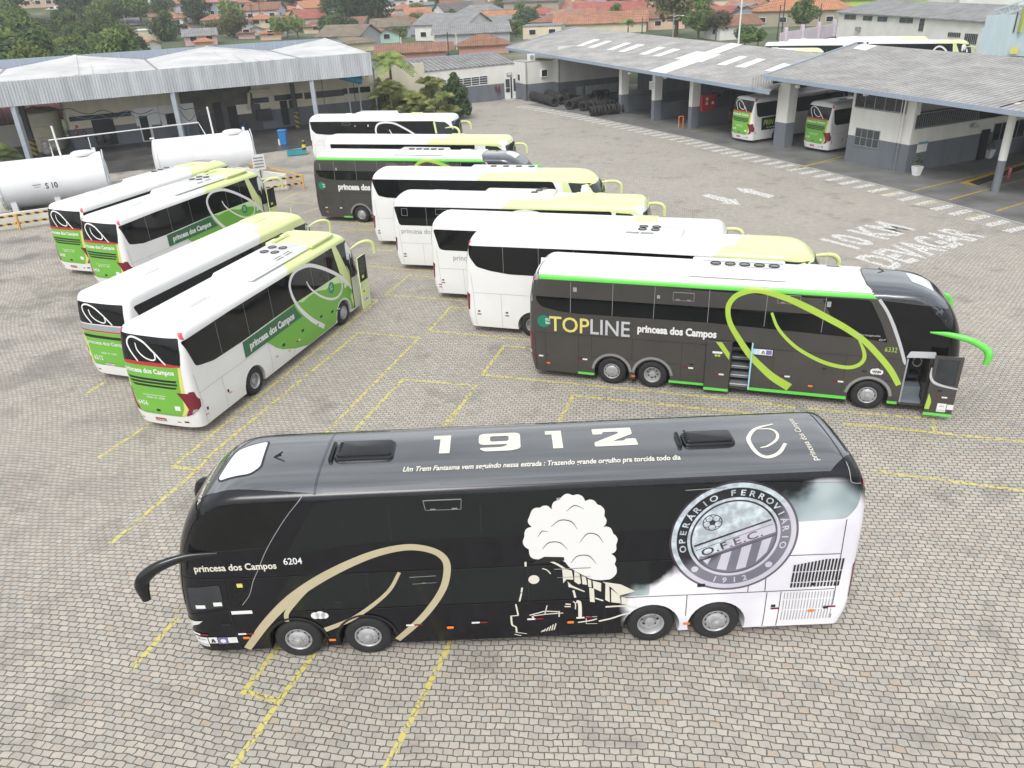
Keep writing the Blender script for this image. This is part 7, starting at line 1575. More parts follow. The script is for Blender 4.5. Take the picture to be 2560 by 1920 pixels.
# the white row: kerb side towards the camera
def wname(s, x, z, w, h, mt=GREYR, e=.009):
    def fn(root, D, RS, B): text('lettering', root, mt, RS, s, (x, z), w, h, e=e, bold=0)
    return fn
G7W = [(.26, 3.74), (.32, 3.3), (.62, 2.88), (1.2, 2.74), (2.0, 2.64), (8, 2.64), (11.2, 2.5), (10.6, 3.78), (6, 3.8)]
coach('plain white coach parked next to the charcoal TOPLINE coach', (-1.82, 30.31), -17.6, L=14.0, zt=4.12, wtop=3.78, wbot=2.64, belt=1.78, win=G7W, wheels=(2.9, 4.33, 11.2), lime=(10.0, 10.6), rear='plain', divs=(1.75, 3.2, 4.6),
      pod=(4.9, 8.6, .75, 2.3, .16), fansat=((7.0, 1.95), (7.5, 1.95), (7.0, 1.55), (7.5, 1.55)), slots=((6.7, 1.12, .5), (7.25, 1.12, .5), (6.7, .98, .5), (7.25, .98, .5)), hatches=((2.3, 1.2, .95, .75),), refl=((.55, .86), (1.75, .87)), mirror_z=3.1)
def w2(root, D, RS, B):
    text('lettering', root, GREYR, RS, 'princesa dos Campos', (1.15, 1.92), 2.75, .26, e=.009, bold=.0)
    D('reflector', RED, [rect(.35, .70, .5, .74), rect(.35, .58, .5, .62)], .009)
coach('white coach with thin grey lettering cut short by the plain white coach', (-3.5, 34.45), -17.2, L=13.2, zt=3.72, wtop=3.3, wbot=2.35, belt=1.5, front='flat', win=[(.26, 3.3), (.5, 2.42), (.7, 2.36), (10.9, 2.36), (10.9, 3.3)], wheels=(3.0, 9.9), lime=None, rear='plain', side=w2,
      hatches=((1.9, 1.3, .9, .9), (9.6, 1.5, .95, .9)), refl=((.5, .82),), mirror_z=2.95)
def w3(root, D, RS, B):
    text('lettering', root, GREYR, RS, 'princesa dos Campos', (.5, 1.95), 2.9, .26, e=.009, bold=.0)
    D('ribbon_emblem', WHITE2, band([(6.0, 2.2), (6.05, 2.7), (6.3, 3.08), (6.8, 3.22), (7.4, 3.18), (8.2, 2.9), (9.0, 2.4)], .16, 6), .0125)
    D('window_vent', GREYP, [q for z in (2.95, 3.22) for q in band([(2.4, z), (3.05, z)], .015, 1)]+[q for x in (2.4, 3.05) for q in band([(x, 2.95), (x, 3.22)], .015, 1)]+[q for z in (2.85, 3.2) for q in band([(.6, z), (.9, z)], .015, 1)]+[q for x in (.6, .9) for q in band([(x, 2.85), (x, 3.2)], .015, 1)], .0105)
    D('pillar_trim', WHITE2, [rect(11.15, 2.35, 11.3, 3.3)], .0125)
coach('white coach with a long window band and lime roof, third behind the TOPLINE coach', (-5.72, 38.9), -15.5, L=12.9, zt=3.72, wtop=3.3, wbot=2.35, belt=1.45, front='flat', win=[(.2, 3.3), (.42, 2.36), (11.1, 2.36), (11.1, 3.32)], wheels=(3.0, 9.7), lime=(6.0, 9.0), rear='plain', side=w3,
      pod=(4.6, 8.2, .6, 1.9, .2), fansat=((7.2, 1.05), (7.35, 1.45), (7.5, 1.85)), hatches=((2.2, 1.3, .9, .9), (9.6, 1.4, .95, .9)), refl=((.5, .75),), mirror_z=2.95, divs=(1.9,))
coach('round-backed white coach with lime nose in front of the second charcoal coach', (-7.5, 43.35), -15.0, L=13.2, zt=4.1, wtop=3.74, wbot=2.64, belt=1.6, win=[(.26, 3.74), (.6, 2.85), (1.1, 2.75), (11, 2.5), (10.4, 3.76)], wheels=(3.0, 10.3), lime=(6.5, 9.2), rear='plain',
      pod=(5.6, 9.3, .85, 1.95, .15), fansat=((6.9, 1.4), (7.6, 1.4), (8.3, 1.4), (9.0, 1.4)), hatches=((2.3, 1.3, .95, .75),), refl=((.35, .75),), mirror_z=3.1)
def w6(root, D, RS, B): D('pillar_trim', WHITE2, [rect(11.5, 2.3, 11.7, 3.3)], .0125)
coach('white coach seen as a roof strip just behind the second charcoal coach', (-12.9, 58.2), -16.0, L=14.0, zt=3.66, wtop=3.22, wbot=2.3, belt=1.4, front='flat', win=[(.6, 3.22), (.8, 2.3), (11.6, 2.3), (11.6, 3.24)], wheels=(3.0, 10.6), lime=(8.2, 10.0), rear='plain', side=w6, hatches=((9.8, 1.4, .95, .9),), mirror_z=2.75)
def w7(root, D, RS, B):
    text('lettering', root, mat('ghost_lettering', (.66, .66, .65), .4, var=0), RS, 'princesa', (.7, 1.55), 1.35, .3, e=.009, bold=0)
    D('ribbon_emblem', WHITE2, band([(6.2, 2.1), (6.15, 2.6), (6.35, 3.0), (6.9, 3.17), (7.8, 3.1), (8.6, 2.75), (9.4, 2.3), (10.0, 1.8)], .15, 6), .0125)
    D('ribbon_emblem', WHITE2, band([(7.35, 2.6), (7.6, 2.2), (8.0, 1.9)], .07, 6), .0125)
    D('pillar_trim', LIME, [[(11.2, 3.24), (11.36, 3.24), (11.5, 2.3), (11.34, 2.3)]], .0125)
    D('window_vent', GREYP, [q for z in (2.98, 3.2) for q in band([(3.2, z), (3.9, z)], .015, 1)]+[q for x in (3.2, 3.9) for q in band([(x, 2.98), (x, 3.2)], .015, 1)], .0105)
    D('sticker', WHITE2, [rect(5.45, 2.85, 5.55, 3.0), rect(4.3, 2.85, 4.36, 2.95)], .0105)
coach('white coach with a lime windscreen pillar, farthest of the parked row', (-16.35, 69.2), -14.2, L=13.1, zt=3.66, wtop=3.25, wbot=2.2, belt=1.35, front='flat', win=[(.25, 3.25), (.35, 2.6), (.7, 2.28), (1.6, 2.2), (11.4, 2.2), (11.4, 3.27)], wheels=(3.0, 9.9), lime=None, rear='plain', side=w7,
      pod=(4.2, 7.6, .5, 2.0, .22), hatches=((9.3, 1.4, .95, .9), (3.3, 1.4, .6, .3)), mirror_z=2.7, lite=True)
# ---------------------------------------------------------------- the town on the hill
ROOFS = {k: sheet_roof('roof_'+k, a, b, (1, 0), .45, moss=.2, strength=.45) for k, a, b in (('orange', (.50, .22, .11), (.36, .15, .08)), ('red', (.38, .12, .09), (.28, .085, .07)), ('brown', (.29, .14, .085), (.18, .095, .065)), ('clay', (.42, .20, .12), (.26, .13, .085)), ('grey', (.27, .27, .27), (.18, .18, .18)), ('dark', (.15, .13, .12), (.09, .08, .08)), ('wine', (.27, .09, .09), (.19, .065, .07)), ('pink', (.50, .24, .23), (.40, .18, .17)), ('white', (.66, .66, .66), (.52, .52, .52)), ('mossy', (.24, .19, .14), (.13, .12, .09)))}
PAINT = {k: mat('wall_'+k, c, .85, var=.1, vs=.5) for k, c in (('white', (.70, .69, .66)), ('cream', (.66, .58, .42)), ('peach', (.66, .46, .34)), ('pink', (.62, .42, .42)), ('lilac', (.60, .53, .60)), ('mint', (.42, .62, .54)), ('grey', (.38, .40, .42)), ('brown', (.40, .29, .24)), ('yellow', (.66, .58, .26)), ('olive', (.36, .32, .24)), ('blue', (.40, .55, .62)), ('teal', (.10, .42, .40)), ('lime', (.42, .60, .14)), ('brick', (.50, .27, .21)), ('slate', (.20, .23, .27)), ('magenta', (.55, .16, .40)))}
GARDEN = []
def house(u, v, wpx, wallc, roofc, label, depth=9.0, wall=3.0, rise=1.7, yaw=0.0, kind='gable', wins=2, z=None, cat='house', over=.5, front_gable=False, storeys=1, chim=False, lean=0.0):
    p = TG(u, v) if z is None else G(u, v, z); dist = (p-CAM).dot(_F); w = max(4.0, wpx*dist/FPX)
    az = math.atan2(p.x, p.y); o = thing('house' if cat == 'house' else cat.replace(' ', '_'), label, cat, p, -az+radians(yaw)); wall = min(wall, .30*w if storeys == 1 else .5*w); rise = min(rise, .18*w); d = min(depth, .85*w); base = -2.5
    hw = w/2; m = MB(); V = [(-hw, 0), (hw, 0), (hw, d), (-hw, d)]
    m.hexa([(x, y, base) for x, y in V], [(x, y, wall) for x, y in V])
    if kind == 'gable' and not front_gable:
        for x in (-hw, hw): m.face([(x, 0, wall), (x, d, wall), (x, d/2, wall+rise)] if x > 0 else [(x, d, wall), (x, 0, wall), (x, d/2, wall+rise)])
    if kind == 'gable' and front_gable:
        m.face([(-hw, 0, wall), (hw, 0, wall), (0, 0, wall+rise)]); m.face([(hw, d, wall), (-hw, d, wall), (0, d, wall+rise)])
    m.build('wall', PAINT[wallc], o); e = over; t = .14
    r = MB()
    def sl(P): r.hexa(*slab4([Vector(q) for q in P], t))
    if kind == 'flat': m2 = [(-hw-e*.3, -e*.3, wall+.1), (hw+e*.3, -e*.3, wall+.1), (hw+e*.3, d, wall+.25), (-hw-e*.3, d, wall+.25)]; sl(m2)
    elif kind == 'shed': sl([(-hw-e, -e, wall), (hw+e, -e, wall), (hw+e, d+e, wall+rise), (-hw-e, d+e, wall+rise)])
    elif kind == 'gable' and not front_gable:
        k = rise/(d/2); sl([(-hw-e, -e, wall-k*e+t), (hw+e, -e, wall-k*e+t), (hw+e, d/2, wall+rise+t), (-hw-e, d/2, wall+rise+t)]); sl([(-hw-e, d/2, wall+rise+t), (hw+e, d/2, wall+rise+t), (hw+e, d+e, wall-k*e+t), (-hw-e, d+e, wall-k*e+t)])
    elif kind == 'gable':
        k = rise/hw; sl([(0, -e, wall+rise+t), (hw+e, -e, wall-k*e+t), (hw+e, d+e, wall-k*e+t), (0, d+e, wall+rise+t)]); sl([(-hw-e, -e, wall-k*e+t), (0, -e, wall+rise+t), (0, d+e, wall+rise+t), (-hw-e, d+e, wall-k*e+t)])
    else:
        g = min(hw, d/2)*.95; A, B_, C_, D_ = (-hw-e, -e, wall), (hw+e, -e, wall), (hw+e, d+e, wall), (-hw-e, d+e, wall); R0, R1 = (-hw+g, d/2, wall+rise), (hw-g, d/2, wall+rise)
        if w < d: R0, R1 = (0, g, wall+rise), (0, d-g, wall+rise); r.face([A, B_, R0]); r.face([B_, C_, R1, R0]); r.face([C_, D_, R1]); r.face([D_, A, R0, R1])
        else: r.face([A, B_, R1, R0]); r.face([B_, C_, R1]); r.face([C_, D_, R0, R1]); r.face([D_, A, R0])
        r.face([(-hw-e, -e, wall-.15), (-hw-e, d+e, wall-.15), (hw+e, d+e, wall-.15), (hw+e, -e, wall-.15)])
        for q0, q1 in ((A, B_), (B_, C_), (C_, D_), (D_, A)): r.face([(q0[0], q0[1], wall-.15), (q1[0], q1[1], wall-.15), q1, q0])
    ro = r.build('roof', ROOFS[roofc], o)
    if chim: c = MB(); c.box((hw*.4, d*.45, wall+rise*.9), (.6, .6, 1.4)); c.build('chimney', PAINT['white'], ro)
    ns = storeys
    for k in range(ns):
        zb = .9+(wall/ns)*k
        for i in range(wins):
            x = -hw+w*(i+.5)/wins+random.uniform(-.2, .2); ww = min(1.5, w/wins*.5)
            f = MB(); f.box((x, -.03, zb+.55), (ww+.16, .1, 1.2)); fo = f.build('window', FRAMEW, o); g = MB(); g.box((x, -.06, zb+.55), (ww-.06, .1, 1.0)); g.build('pane', PANED, fo)
    if wins and d > 6:
        for sx in (-1, 1): f = MB(); f.box((sx*(hw+.02), d*.35, 1.5), (.1, 1.3, 1.1)); fo = f.build('window', FRAMEW, o); g = MB(); g.box((sx*(hw+.05), d*.35, 1.5), (.1, 1.12, .95)); g.build('pane', PANED, fo)
    return o
HOUSES = [
 # u, v, width px, walls, roof, label, extras
 (97, 19, 118, 'peach', 'orange', 'long peach building high on the far left slope', dict(kind='shed', wall=3.5, rise=1.5, wins=5)),
 (142, 35, 37, 'white', 'white', 'small white house with a pale roof above the wood', dict(kind='hip')),
 (279, 52, 25, 'cream', 'grey', 'tiny cream hut with a grey roof beside the hill road', dict(kind='shed', wall=2.6, wins=1)),
 (380, 41, 42, 'peach', 'red', 'salmon house with a red roof right of the hill road', dict(kind='hip', wins=2)),
 (380, 16, 112, 'white', 'white', 'big plain white hall at the top of the hill road', dict(kind='flat', wall=6, wins=0)),
 (420, 71, 76, 'white', 'clay', 'white two storey house with an orange hip roof', dict(kind='hip', wall=4.6, storeys=1, wins=3, yaw=-12)),
 (388, 103, 84, 'cream', 'white', 'cream glazed shed with a flat pale roof', dict(kind='flat', wall=4.5, wins=0, yaw=-8)),
 (302, 108, 58, 'grey', 'wine', 'house with a dark wine red hip roof at the edge of the wood', dict(kind='hip', wall=2.8)),
 (383, 124, 42, 'white', 'clay', 'narrow white house with its steep gable to the yard', dict(kind='gable', front_gable=True, wall=4.2, rise=2.0, wins=0, yaw=30)),
 (465, 84, 46, 'cream', 'brown', 'cream gabled house with a brown roof behind the canopy', dict(front_gable=True, rise=1.4, wins=1)),
 (500, 55, 30, 'grey', 'brown', 'small grey house with a brown roof among trees', dict(kind='hip', wins=1)),
 (562, 44, 72, 'grey', 'pink', 'grey two storey house with four dark windows and a pink roof', dict(kind='hip', wall=6.5, storeys=2, wins=4, rise=1.4)),
 (655, 52, 84, 'lilac', 'brown', 'lilac house with a broad brown roof on the slope', dict(kind='gable', wall=5, rise=2, wins=3, yaw=-18)),
 (640, 18, 40, 'pink', 'clay', 'small pink house near the top of the slope', dict(kind='hip', wins=1)),
 (727, 38, 44, 'cream', 'orange', 'low house with a bright orange hip roof', dict(kind='hip', wall=2.6, rise=1.6)),
 (735, 62, 58, 'cream', 'orange', 'orange roofed house below another orange roof', dict(kind='hip', wall=2.6, rise=1.8)),
 (800, 43, 76, 'white', 'orange', 'white house with a wide orange gable roof', dict(kind='gable', wall=4.6, rise=2.6, yaw=25, wins=2)),
 (803, 76, 98, 'white', 'red', 'long white house with a dark red roof', dict(kind='gable', wall=3.4, rise=2.6, yaw=22, wins=2)),
 (790, 84, 56, 'cream', 'brown', 'low house with a brown hip roof before the long red roof', dict(kind='hip', wall=2.4, rise=1.6, wins=1)),
 (540, 68, 60, 'white', 'clay', 'white house with a faded clay roof in the hollow', dict(kind='hip', wall=2.8, rise=1.6)),
 (600, 73, 54, 'white', 'orange', 'house with an orange roof left of the lilac house', dict(kind='hip', wall=2.6, rise=1.6)),
 (658, 68, 62, 'cream', 'orange', 'house with a flat spread orange roof below the lilac house', dict(kind='hip', wall=2.6, rise=1.6)),
 (640, 86, 34, 'white', 'grey', 'small white gable end with a grey roof', dict(front_gable=True, wall=2.6, rise=1.6, wins=0, yaw=15)),
 (700, 82, 38, 'grey', 'mossy', 'mossy brown roof above a weathered house', dict(kind='hip', wall=2.4, rise=1.7, wins=1)),
 (618, 95, 40, 'pink', 'brown', 'brown hip roof close behind the olive trees', dict(kind='hip', wall=2.4, rise=1.7, wins=1)),
 (678, 99, 50, 'peach', 'orange', 'orange hip roof just over the canopy parapet', dict(kind='hip', wall=2.4, rise=1.8, wins=1)),
 (505, 113, 76, 'pink', 'grey', 'pink house with a broad grey roof behind the canopy', dict(kind='gable', wall=2.6, rise=1.3, wins=2)),
 (512, 118, 34, 'peach', 'orange', 'small orange roof beside the pink house', dict(kind='hip', wall=2.2, rise=1.2, wins=0)),
 (905, 128, 66, 'cream', 'mossy', 'low cream house with a mossy roof beside the canopy corner', dict(kind='shed', wall=2.6, rise=1.3, wins=0, yaw=20)),
 (850, 122, 120, 'grey', 'mossy', 'old mossy tiled roof running down behind the canopy', dict(kind='gable', wall=2.6, rise=2.4, wins=0, yaw=-32, depth=12)),
 (968, 108, 66, 'mint', 'brown', 'mint green wooden house with its gable to the yard', dict(front_gable=True, wall=2.8, rise=2.4, wins=1, yaw=18)),
 (1000, 60, 56, 'lilac', 'grey', 'lilac house with a grey roof by the big tree', dict(kind='hip', wins=1)),
 (985, 23, 66, 'white', 'dark', 'white house with a dark roof and three windows', dict(kind='gable', wall=4.5, rise=1.5, wins=3)),
 (1042, 15, 52, 'white', 'grey', 'tall white house with a flat front on the skyline', dict(kind='flat', wall=5, wins=2)),
 (1057, 31, 56, 'teal', 'grey', 'teal building with a wide grey roof', dict(kind='shed', wall=3, rise=.9, wins=1)),
 (1010, 42, 62, 'cream', 'clay', 'long clay roof before the dark roofed white house', dict(kind='hip', wall=2.4, rise=1.6, wins=0)),
 (1050, 78, 124, 'cream', 'clay', 'big hipped house with an old mottled clay roof', dict(kind='hip', wall=2.8, rise=3.0, wins=2, depth=12)),
 (1130, 27, 54, 'blue', 'brown', 'pale blue house with a brown roof', dict(kind='gable', wall=3, rise=1.6, wins=1)),
 (1178, 26, 70, 'grey', 'grey', 'bare grey walled building on the skyline', dict(kind='flat', wall=4.2, wins=0)),
 (1150, 8, 40, 'magenta', 'clay', 'magenta walled house on the skyline', dict(kind='flat', wall=3, wins=1)),
 (1155, 52, 92, 'white', 'dark', 'white house with a panelled dark roof', dict(kind='gable', wall=3, rise=2.2, wins=0, yaw=28)),
 (1205, 57, 138, 'grey', 'grey', 'wide low building with a long grey roof', dict(kind='hip', wall=2.6, rise=2.4, wins=0, depth=11)),
 (1328, 48, 140, 'olive', 'dark', 'large house with a steep dark roof and a tall peach gable', dict(kind='gable', wall=5.2, rise=3.0, wins=4, yaw=-14, depth=10)),
 (1243, 75, 106, 'brick', 'orange', 'long orange tiled roof behind the dark shrubs', dict(kind='gable', wall=2.6, rise=2.0, wins=0)),
 (1355, 97, 96, 'cream', 'grey', 'cream house with a flat grey roof behind the workshop corner', dict(kind='flat', wall=3.4, wins=2, yaw=-8)),
 (1455, 53, 96, 'white', 'grey', 'white house with a pyramid grey roof', dict(kind='hip', wall=2.8, rise=2.0, wins=1)),
 (1475, 20, 78, 'yellow', 'grey', 'pale house with a grey hip roof behind power poles', dict(kind='hip', wall=3.2, rise=2.2, wins=1)),
 (1520, 62, 178, 'slate', 'red', 'red roofed building with a slate wall and satellite dishes', dict(kind='gable', wall=3.0, rise=2.7, wins=0, yaw=-6)),
 (1618, 30, 78, 'brown', 'brown', 'pinkish brown block of flats at the skyline', dict(kind='flat', wall=6.5, wins=2, storeys=2)),
 (1626, 44, 46, 'yellow', 'white', 'plain yellow wall between the flats and a tree', dict(kind='flat', wall=3.6, wins=0)),
 (1500, 84, 228, 'cream', 'clay', 'long lichened orange roof just above the workshop ridge', dict(kind='gable', wall=2.4, rise=2.1, wins=0, depth=8)),
 (1850, 98, 110, 'white', 'brown', 'white wooden cottage with a brown roof behind the lamp pole', dict(kind='gable', wall=3.2, rise=2.4, wins=1, yaw=28)),
 (1985, 66, 214, 'olive', 'orange', 'big house with a bright orange hip roof', dict(kind='hip', wall=3.4, rise=3.6, wins=4, depth=14, yaw=-10)),
 (1790, 24, 96, 'cream', 'grey', 'cream building with a grey roof at the skyline', dict(kind='shed', wall=3, rise=1.2, wins=0)),
 (1860, 34, 84, 'peach', 'clay', 'house with a worn clay roof left of the big orange roof', dict(kind='hip', wall=2.8, rise=2.2, wins=1)),
 (2150, 30, 300, 'lime', 'clay', 'long clay tiled roof over a lime green wall', dict(kind='gable', wall=3.2, rise=2.6, wins=0, depth=12)),
 (2350, 10, 130, 'white', 'white', 'weathered white warehouse on the skyline', dict(kind='flat', wall=5.5, wins=0)),
 (2480, 15, 150, 'white', 'white', 'white shed roof behind the blue building', dict(kind='shed', wall=4, rise=2, wins=0)),
 (250, 14, 44, 'white', 'pink', 'small pink roofed house left of the hill road', dict(kind='hip', wins=1)),
 (450, 20, 34, 'cream', 'brown', 'cream house behind the tall dark tree', dict(kind='hip', wall=4, wins=2)),
 (900, 15, 40, 'white', 'orange', 'white house with an orange roof right of the big dark trees', dict(kind='hip', wall=4, wins=2)),
 (1250, 10, 60, 'white', 'clay', 'white house with a clay roof at the skyline above the solar roof', dict(kind='hip', wall=4, wins=3)),
 (1560, 2, 60, 'cream', 'clay', 'distant cream house above the red roofed building', dict(kind='hip', wall=4, wins=2)),
 (1700, 6, 70, 'white', 'orange', 'distant white house with an orange roof behind the olive tree', dict(kind='hip', wall=3, wins=2)),
 (800, 6, 46, 'grey', 'grey', 'distant grey house above the white orange roofed one', dict(kind='hip', wall=4, wins=2)),
 (560, 10, 44, 'peach', 'pink', 'distant peach house above the grey two storey house', dict(kind='hip', wall=4, wins=2)),
 (470, 48, 34, 'white', 'clay', 'small white house left of the tall bare tree', dict(kind='hip', wall=3, wins=1)),
]
for u, v, w, wc, rc_, lb, kw in HOUSES: house(u, v, w, wc, rc_, lb, **kw)
house(62, 364, 190, 'white', 'wine', 'low building with a long maroon tiled roof behind the water tank', kind='shed', wall=2.4, rise=3.4, depth=9, wins=0, z=0)
used = [Vector((o.location.x, o.location.y)) for o in bpy.data.objects if o.get('category') == 'house']
rnd = random.Random(21); made = 0
for t_ in range(1500):
    if made >= 70: break
    u, v = rnd.uniform(330, 2050), rnd.uniform(6, 100)
    lim = 122-.02*u if u < 1250 else 88-.03*(u-1250)
    if v > lim or (u < 470 and v > 60): continue
    p = TG(u, v); q = Vector((p.x, p.y))
    if not 130 < q.length < 520 or min((q-x).length for x in used) < 11.5: continue
    used.append(q); made += 1; wc, rc_ = rnd.choice(('white', 'white', 'cream', 'grey', 'peach', 'lilac', 'blue')), rnd.choice(('orange', 'clay', 'brown', 'clay', 'grey', 'red', 'mossy', 'brown'))
    dist = (p-CAM).dot(_F); house(u, v, rnd.uniform(8, 11.5)*FPX/dist, wc, rc_, 'small %s house with a %s roof among the distant roofs of the town' % (wc, {'clay': 'clay orange', 'mossy': 'mossy brown'}.get(rc_, rc_)), kind=rnd.choice(('hip', 'gable', 'gable')), wall=2.7, rise=1.8, yaw=rnd.uniform(-35, 35), wins=rnd.choice((1, 2)), front_gable=rnd.random() < .25)['group'] = 'small houses among the distant roofs'
    if rnd.random() < .75:
        a = rnd.uniform(0, 6.28); x, y = p.x+cos(a)*8, p.y+sin(a)*8+3; GARDEN.append((x, y, rnd.choice((0, 1, 2, 4, 4, 5)), rnd.uniform(.35, .75)))
# warehouse with a grey gabled roof and the brick yard walls behind the office
house(1105, 102, 150, 'white', 'grey', 'white warehouse with a big grey gable roof', wall=3.6, rise=2.0, depth=14, yaw=-28, wins=3)
house(1180, 110, 190, 'grey', 'grey', 'low grey annex roof against the warehouse', kind='shed', wall=2.2, rise=1.6, depth=11, wins=0)
house(1210, 135, 124, 'brick', 'brown', 'brown tiled hip roof behind the office ridge', kind='hip', wall=1.6, rise=2.0, depth=9, wins=0)
house(1030, 148, 172, 'brick', 'brown', 'long brown tiled roof tucked behind the office', kind='shed', wall=1.2, rise=1.2, depth=6, wins=0)
BRK = mat('raw_brick', (.50, .27, .21), .9, var=.25, vs=4)
for k, (ua, va, ub, vb, h) in enumerate(((952, 142, 998, 138, 31), (1010, 136, 1080, 131, 30), (1093, 127, 1135, 123, 28))):
    pa, pb = G(ua, va, 1.5), G(ub, vb, 1.5); o = Site('brick_wall', ('raw brick yard wall panel nearest the canopy', 'raw brick yard wall panel between two concrete posts', 'raw brick yard wall panel beside the warehouse')[k], 'wall', pa); m = MB(); wallseg(m, pa, pb, -1, 1.5+h*85/FPX*1.25, .2); o.add('wall', m, BRK); m = MB(); m.beam(pb+Vector((.6, 0, -2)), pb+Vector((.6, 0, 1.5+h*85/FPX*1.25)), .9, .2); o.add('post', m, PAINT['cream'])
# ---------------------------------------------------------------- white two storey building and blue hall at the right
w1, w2 = G(2098.4, 30, 6.2), G(2459.4, 53.7, 5.6); WD = Vector((w2.x-w1.x, w2.y-w1.y, 0)).normalized(); WB = Site('white_building', 'long white building with a grey roof and two rows of barred windows', 'building', (w1+w2)/2-Vector((0, 0, 6)))
m = MB(); nW = Vector((-WD.y, WD.x, 0))
m.hexa([(p.x, p.y, -1) for p in (w1, w2+WD*2, w2+WD*2+nW*12, w1+nW*12)], [(p.x, p.y, z) for p, z in ((w1, 6.2), (w2+WD*2, 5.6), (w2+WD*2+nW*12, 5.6), (w1+nW*12, 6.2))]); WB.add('wall', m, WALLP)
m = MB(); e1, e2 = w1-WD*.8-nW*.5, w2+WD*2-nW*.5; m.hexa(*slab4([Vector((e1.x, e1.y, 6.25)), Vector((e2.x, e2.y, 5.65)), Vector((e2.x+nW.x*9, e2.y+nW.y*9, 7.2)), Vector((e1.x+nW.x*9, e1.y+nW.y*9, 7.8))], .15)); WB.add('roof', m, ROOFS['grey'])
def cw(x, y): return (1900+x/3.352, y/3.352)
for (x0, y0, x1, y1, nx) in ((712, 120, 808, 162, 2), (868, 130, 945, 172, 2), (990, 137, 1070, 180, 2), (1175, 145, 1287, 192, 2), (1580, 268, 1685, 310, 7), (1722, 277, 1830, 368, 7), (1858, 288, 1980, 378, 7)):
    a, z1 = onwall(*cw(x0, y0), w1, WD); b, _ = onwall(*cw(x1, y0+8), w1, WD); _, z0 = onwall(*cw(x0, y1), w1, WD); winbox(WB, w1, WD, a, b, z0, z1, out=-1, frame=FRAMEG, pane=PANED, nx=nx, nz=3 if nx == 2 else 1, fw=.08)
a, z1 = onwall(*cw(1345, 153), w1, WD); b, _ = onwall(*cw(1385, 155), w1, WD); _, z0 = onwall(*cw(1330, 262), w1, WD); winbox(WB, w1, WD, a, b, z0, z1, out=-1, frame=FRAMEG, pane=PANED, nx=4, nz=3, name='door')
a, z1 = onwall(*cw(835, 225), w1, WD); m = MB(); q = w1+WD*a-nW*.3; m.box((q.x, q.y, z1-.3), (.9, .5, .6), math.atan2(WD.y, WD.x)); WB.add('air_conditioner', m, FRAMEG)
b1 = G(2458, 80, 5.0); BB = Site('blue_building', 'pale blue metal hall with an open steel framed bay', 'building', b1-Vector((0, 0, 5))); BD_ = Vector((.72, -.69, 0)).normalized(); bN = Vector((-BD_.y, BD_.x, 0)); PB = mat('pale_blue_sheet', (.46, .56, .60), .5, var=.08, streak=True)
m = MB(); wallseg(m, b1-bN*0, b1+BD_*16, 2.2, 7.0, .2); wallseg(m, b1+BD_*5, b1+BD_*16, 6.5, 11.5, .2); wallseg(m, b1, b1+bN*14, 0, 5.5, .2); BB.add('wall', m, PB)
m = MB(); wallseg(m, b1+BD_*3.2+bN*.1, b1+BD_*16+bN*.1, 0, 2.3, .2); BB.add('gate', m, GREYW)
m = MB(); 
for k in range(5): m.beam(b1+BD_*(3.5+2*k)-bN*.15+Vector((0, 0, 0)), b1+BD_*(3.5+2*k)-bN*.15+Vector((0, 0, 2.3)), .15, .1)
BB.add('gate_post', m, DARKP)
m = MB(); m.beam(b1+BD_*4.2-bN*.3, b1+BD_*4.2-bN*.3+Vector((0, 0, 2.8)), .7, .2); BB.add('post', m, mat('lime_panel', (.45, .5, .12), .5)); 
m = MB(); wallseg(m, b1+BD_*3.7-bN*.5, b1+BD_*4.6-bN*.5, 2.5, 3.3, -.06); BB.add('number_sign', m, YELLOWV)
m = MB(); r0, r1 = Vector((b1.x, b1.y, 6.5))+bN*3, Vector((b1.x, b1.y, 9.5))+bN*3+BD_*9
for off in (0, .9): m.beam(r0+Vector((0, 0, off)), r1+Vector((0, 0, off)), .15, .15)
for k in range(9): q0, q1 = r0.lerp(r1, k/9), r0.lerp(r1, (k+.5)/9); m.beam(q0, q1+Vector((0, 0, .9)), .08, .08); m.beam(q1+Vector((0, 0, .9)), r0.lerp(r1, (k+1)/9), .08, .08)
BB.add('truss', m, PB)
# garden wall and low shed by the orange house
pa, pb = G(1950, 96, 2.4), G(2110, 68, 3.0); o = Site('garden_wall', 'long pale garden wall with small pillars before the orange house', 'wall', pa); m = MB(); d_ = (pb-pa).normalized(); m.beam(pa-Vector((0, 0, .2)), pb-Vector((0, 0, .2)), .25, 2.2); o.add('wall', m, PAINT['lilac'])
for k in range(4): q = pa.lerp(pb, (k+.3)/4); m = MB(); m.box((q.x, q.y, q.z+.2), (.6, .6, 3.0)); o.add('pillar', m, PAINT['lilac'])
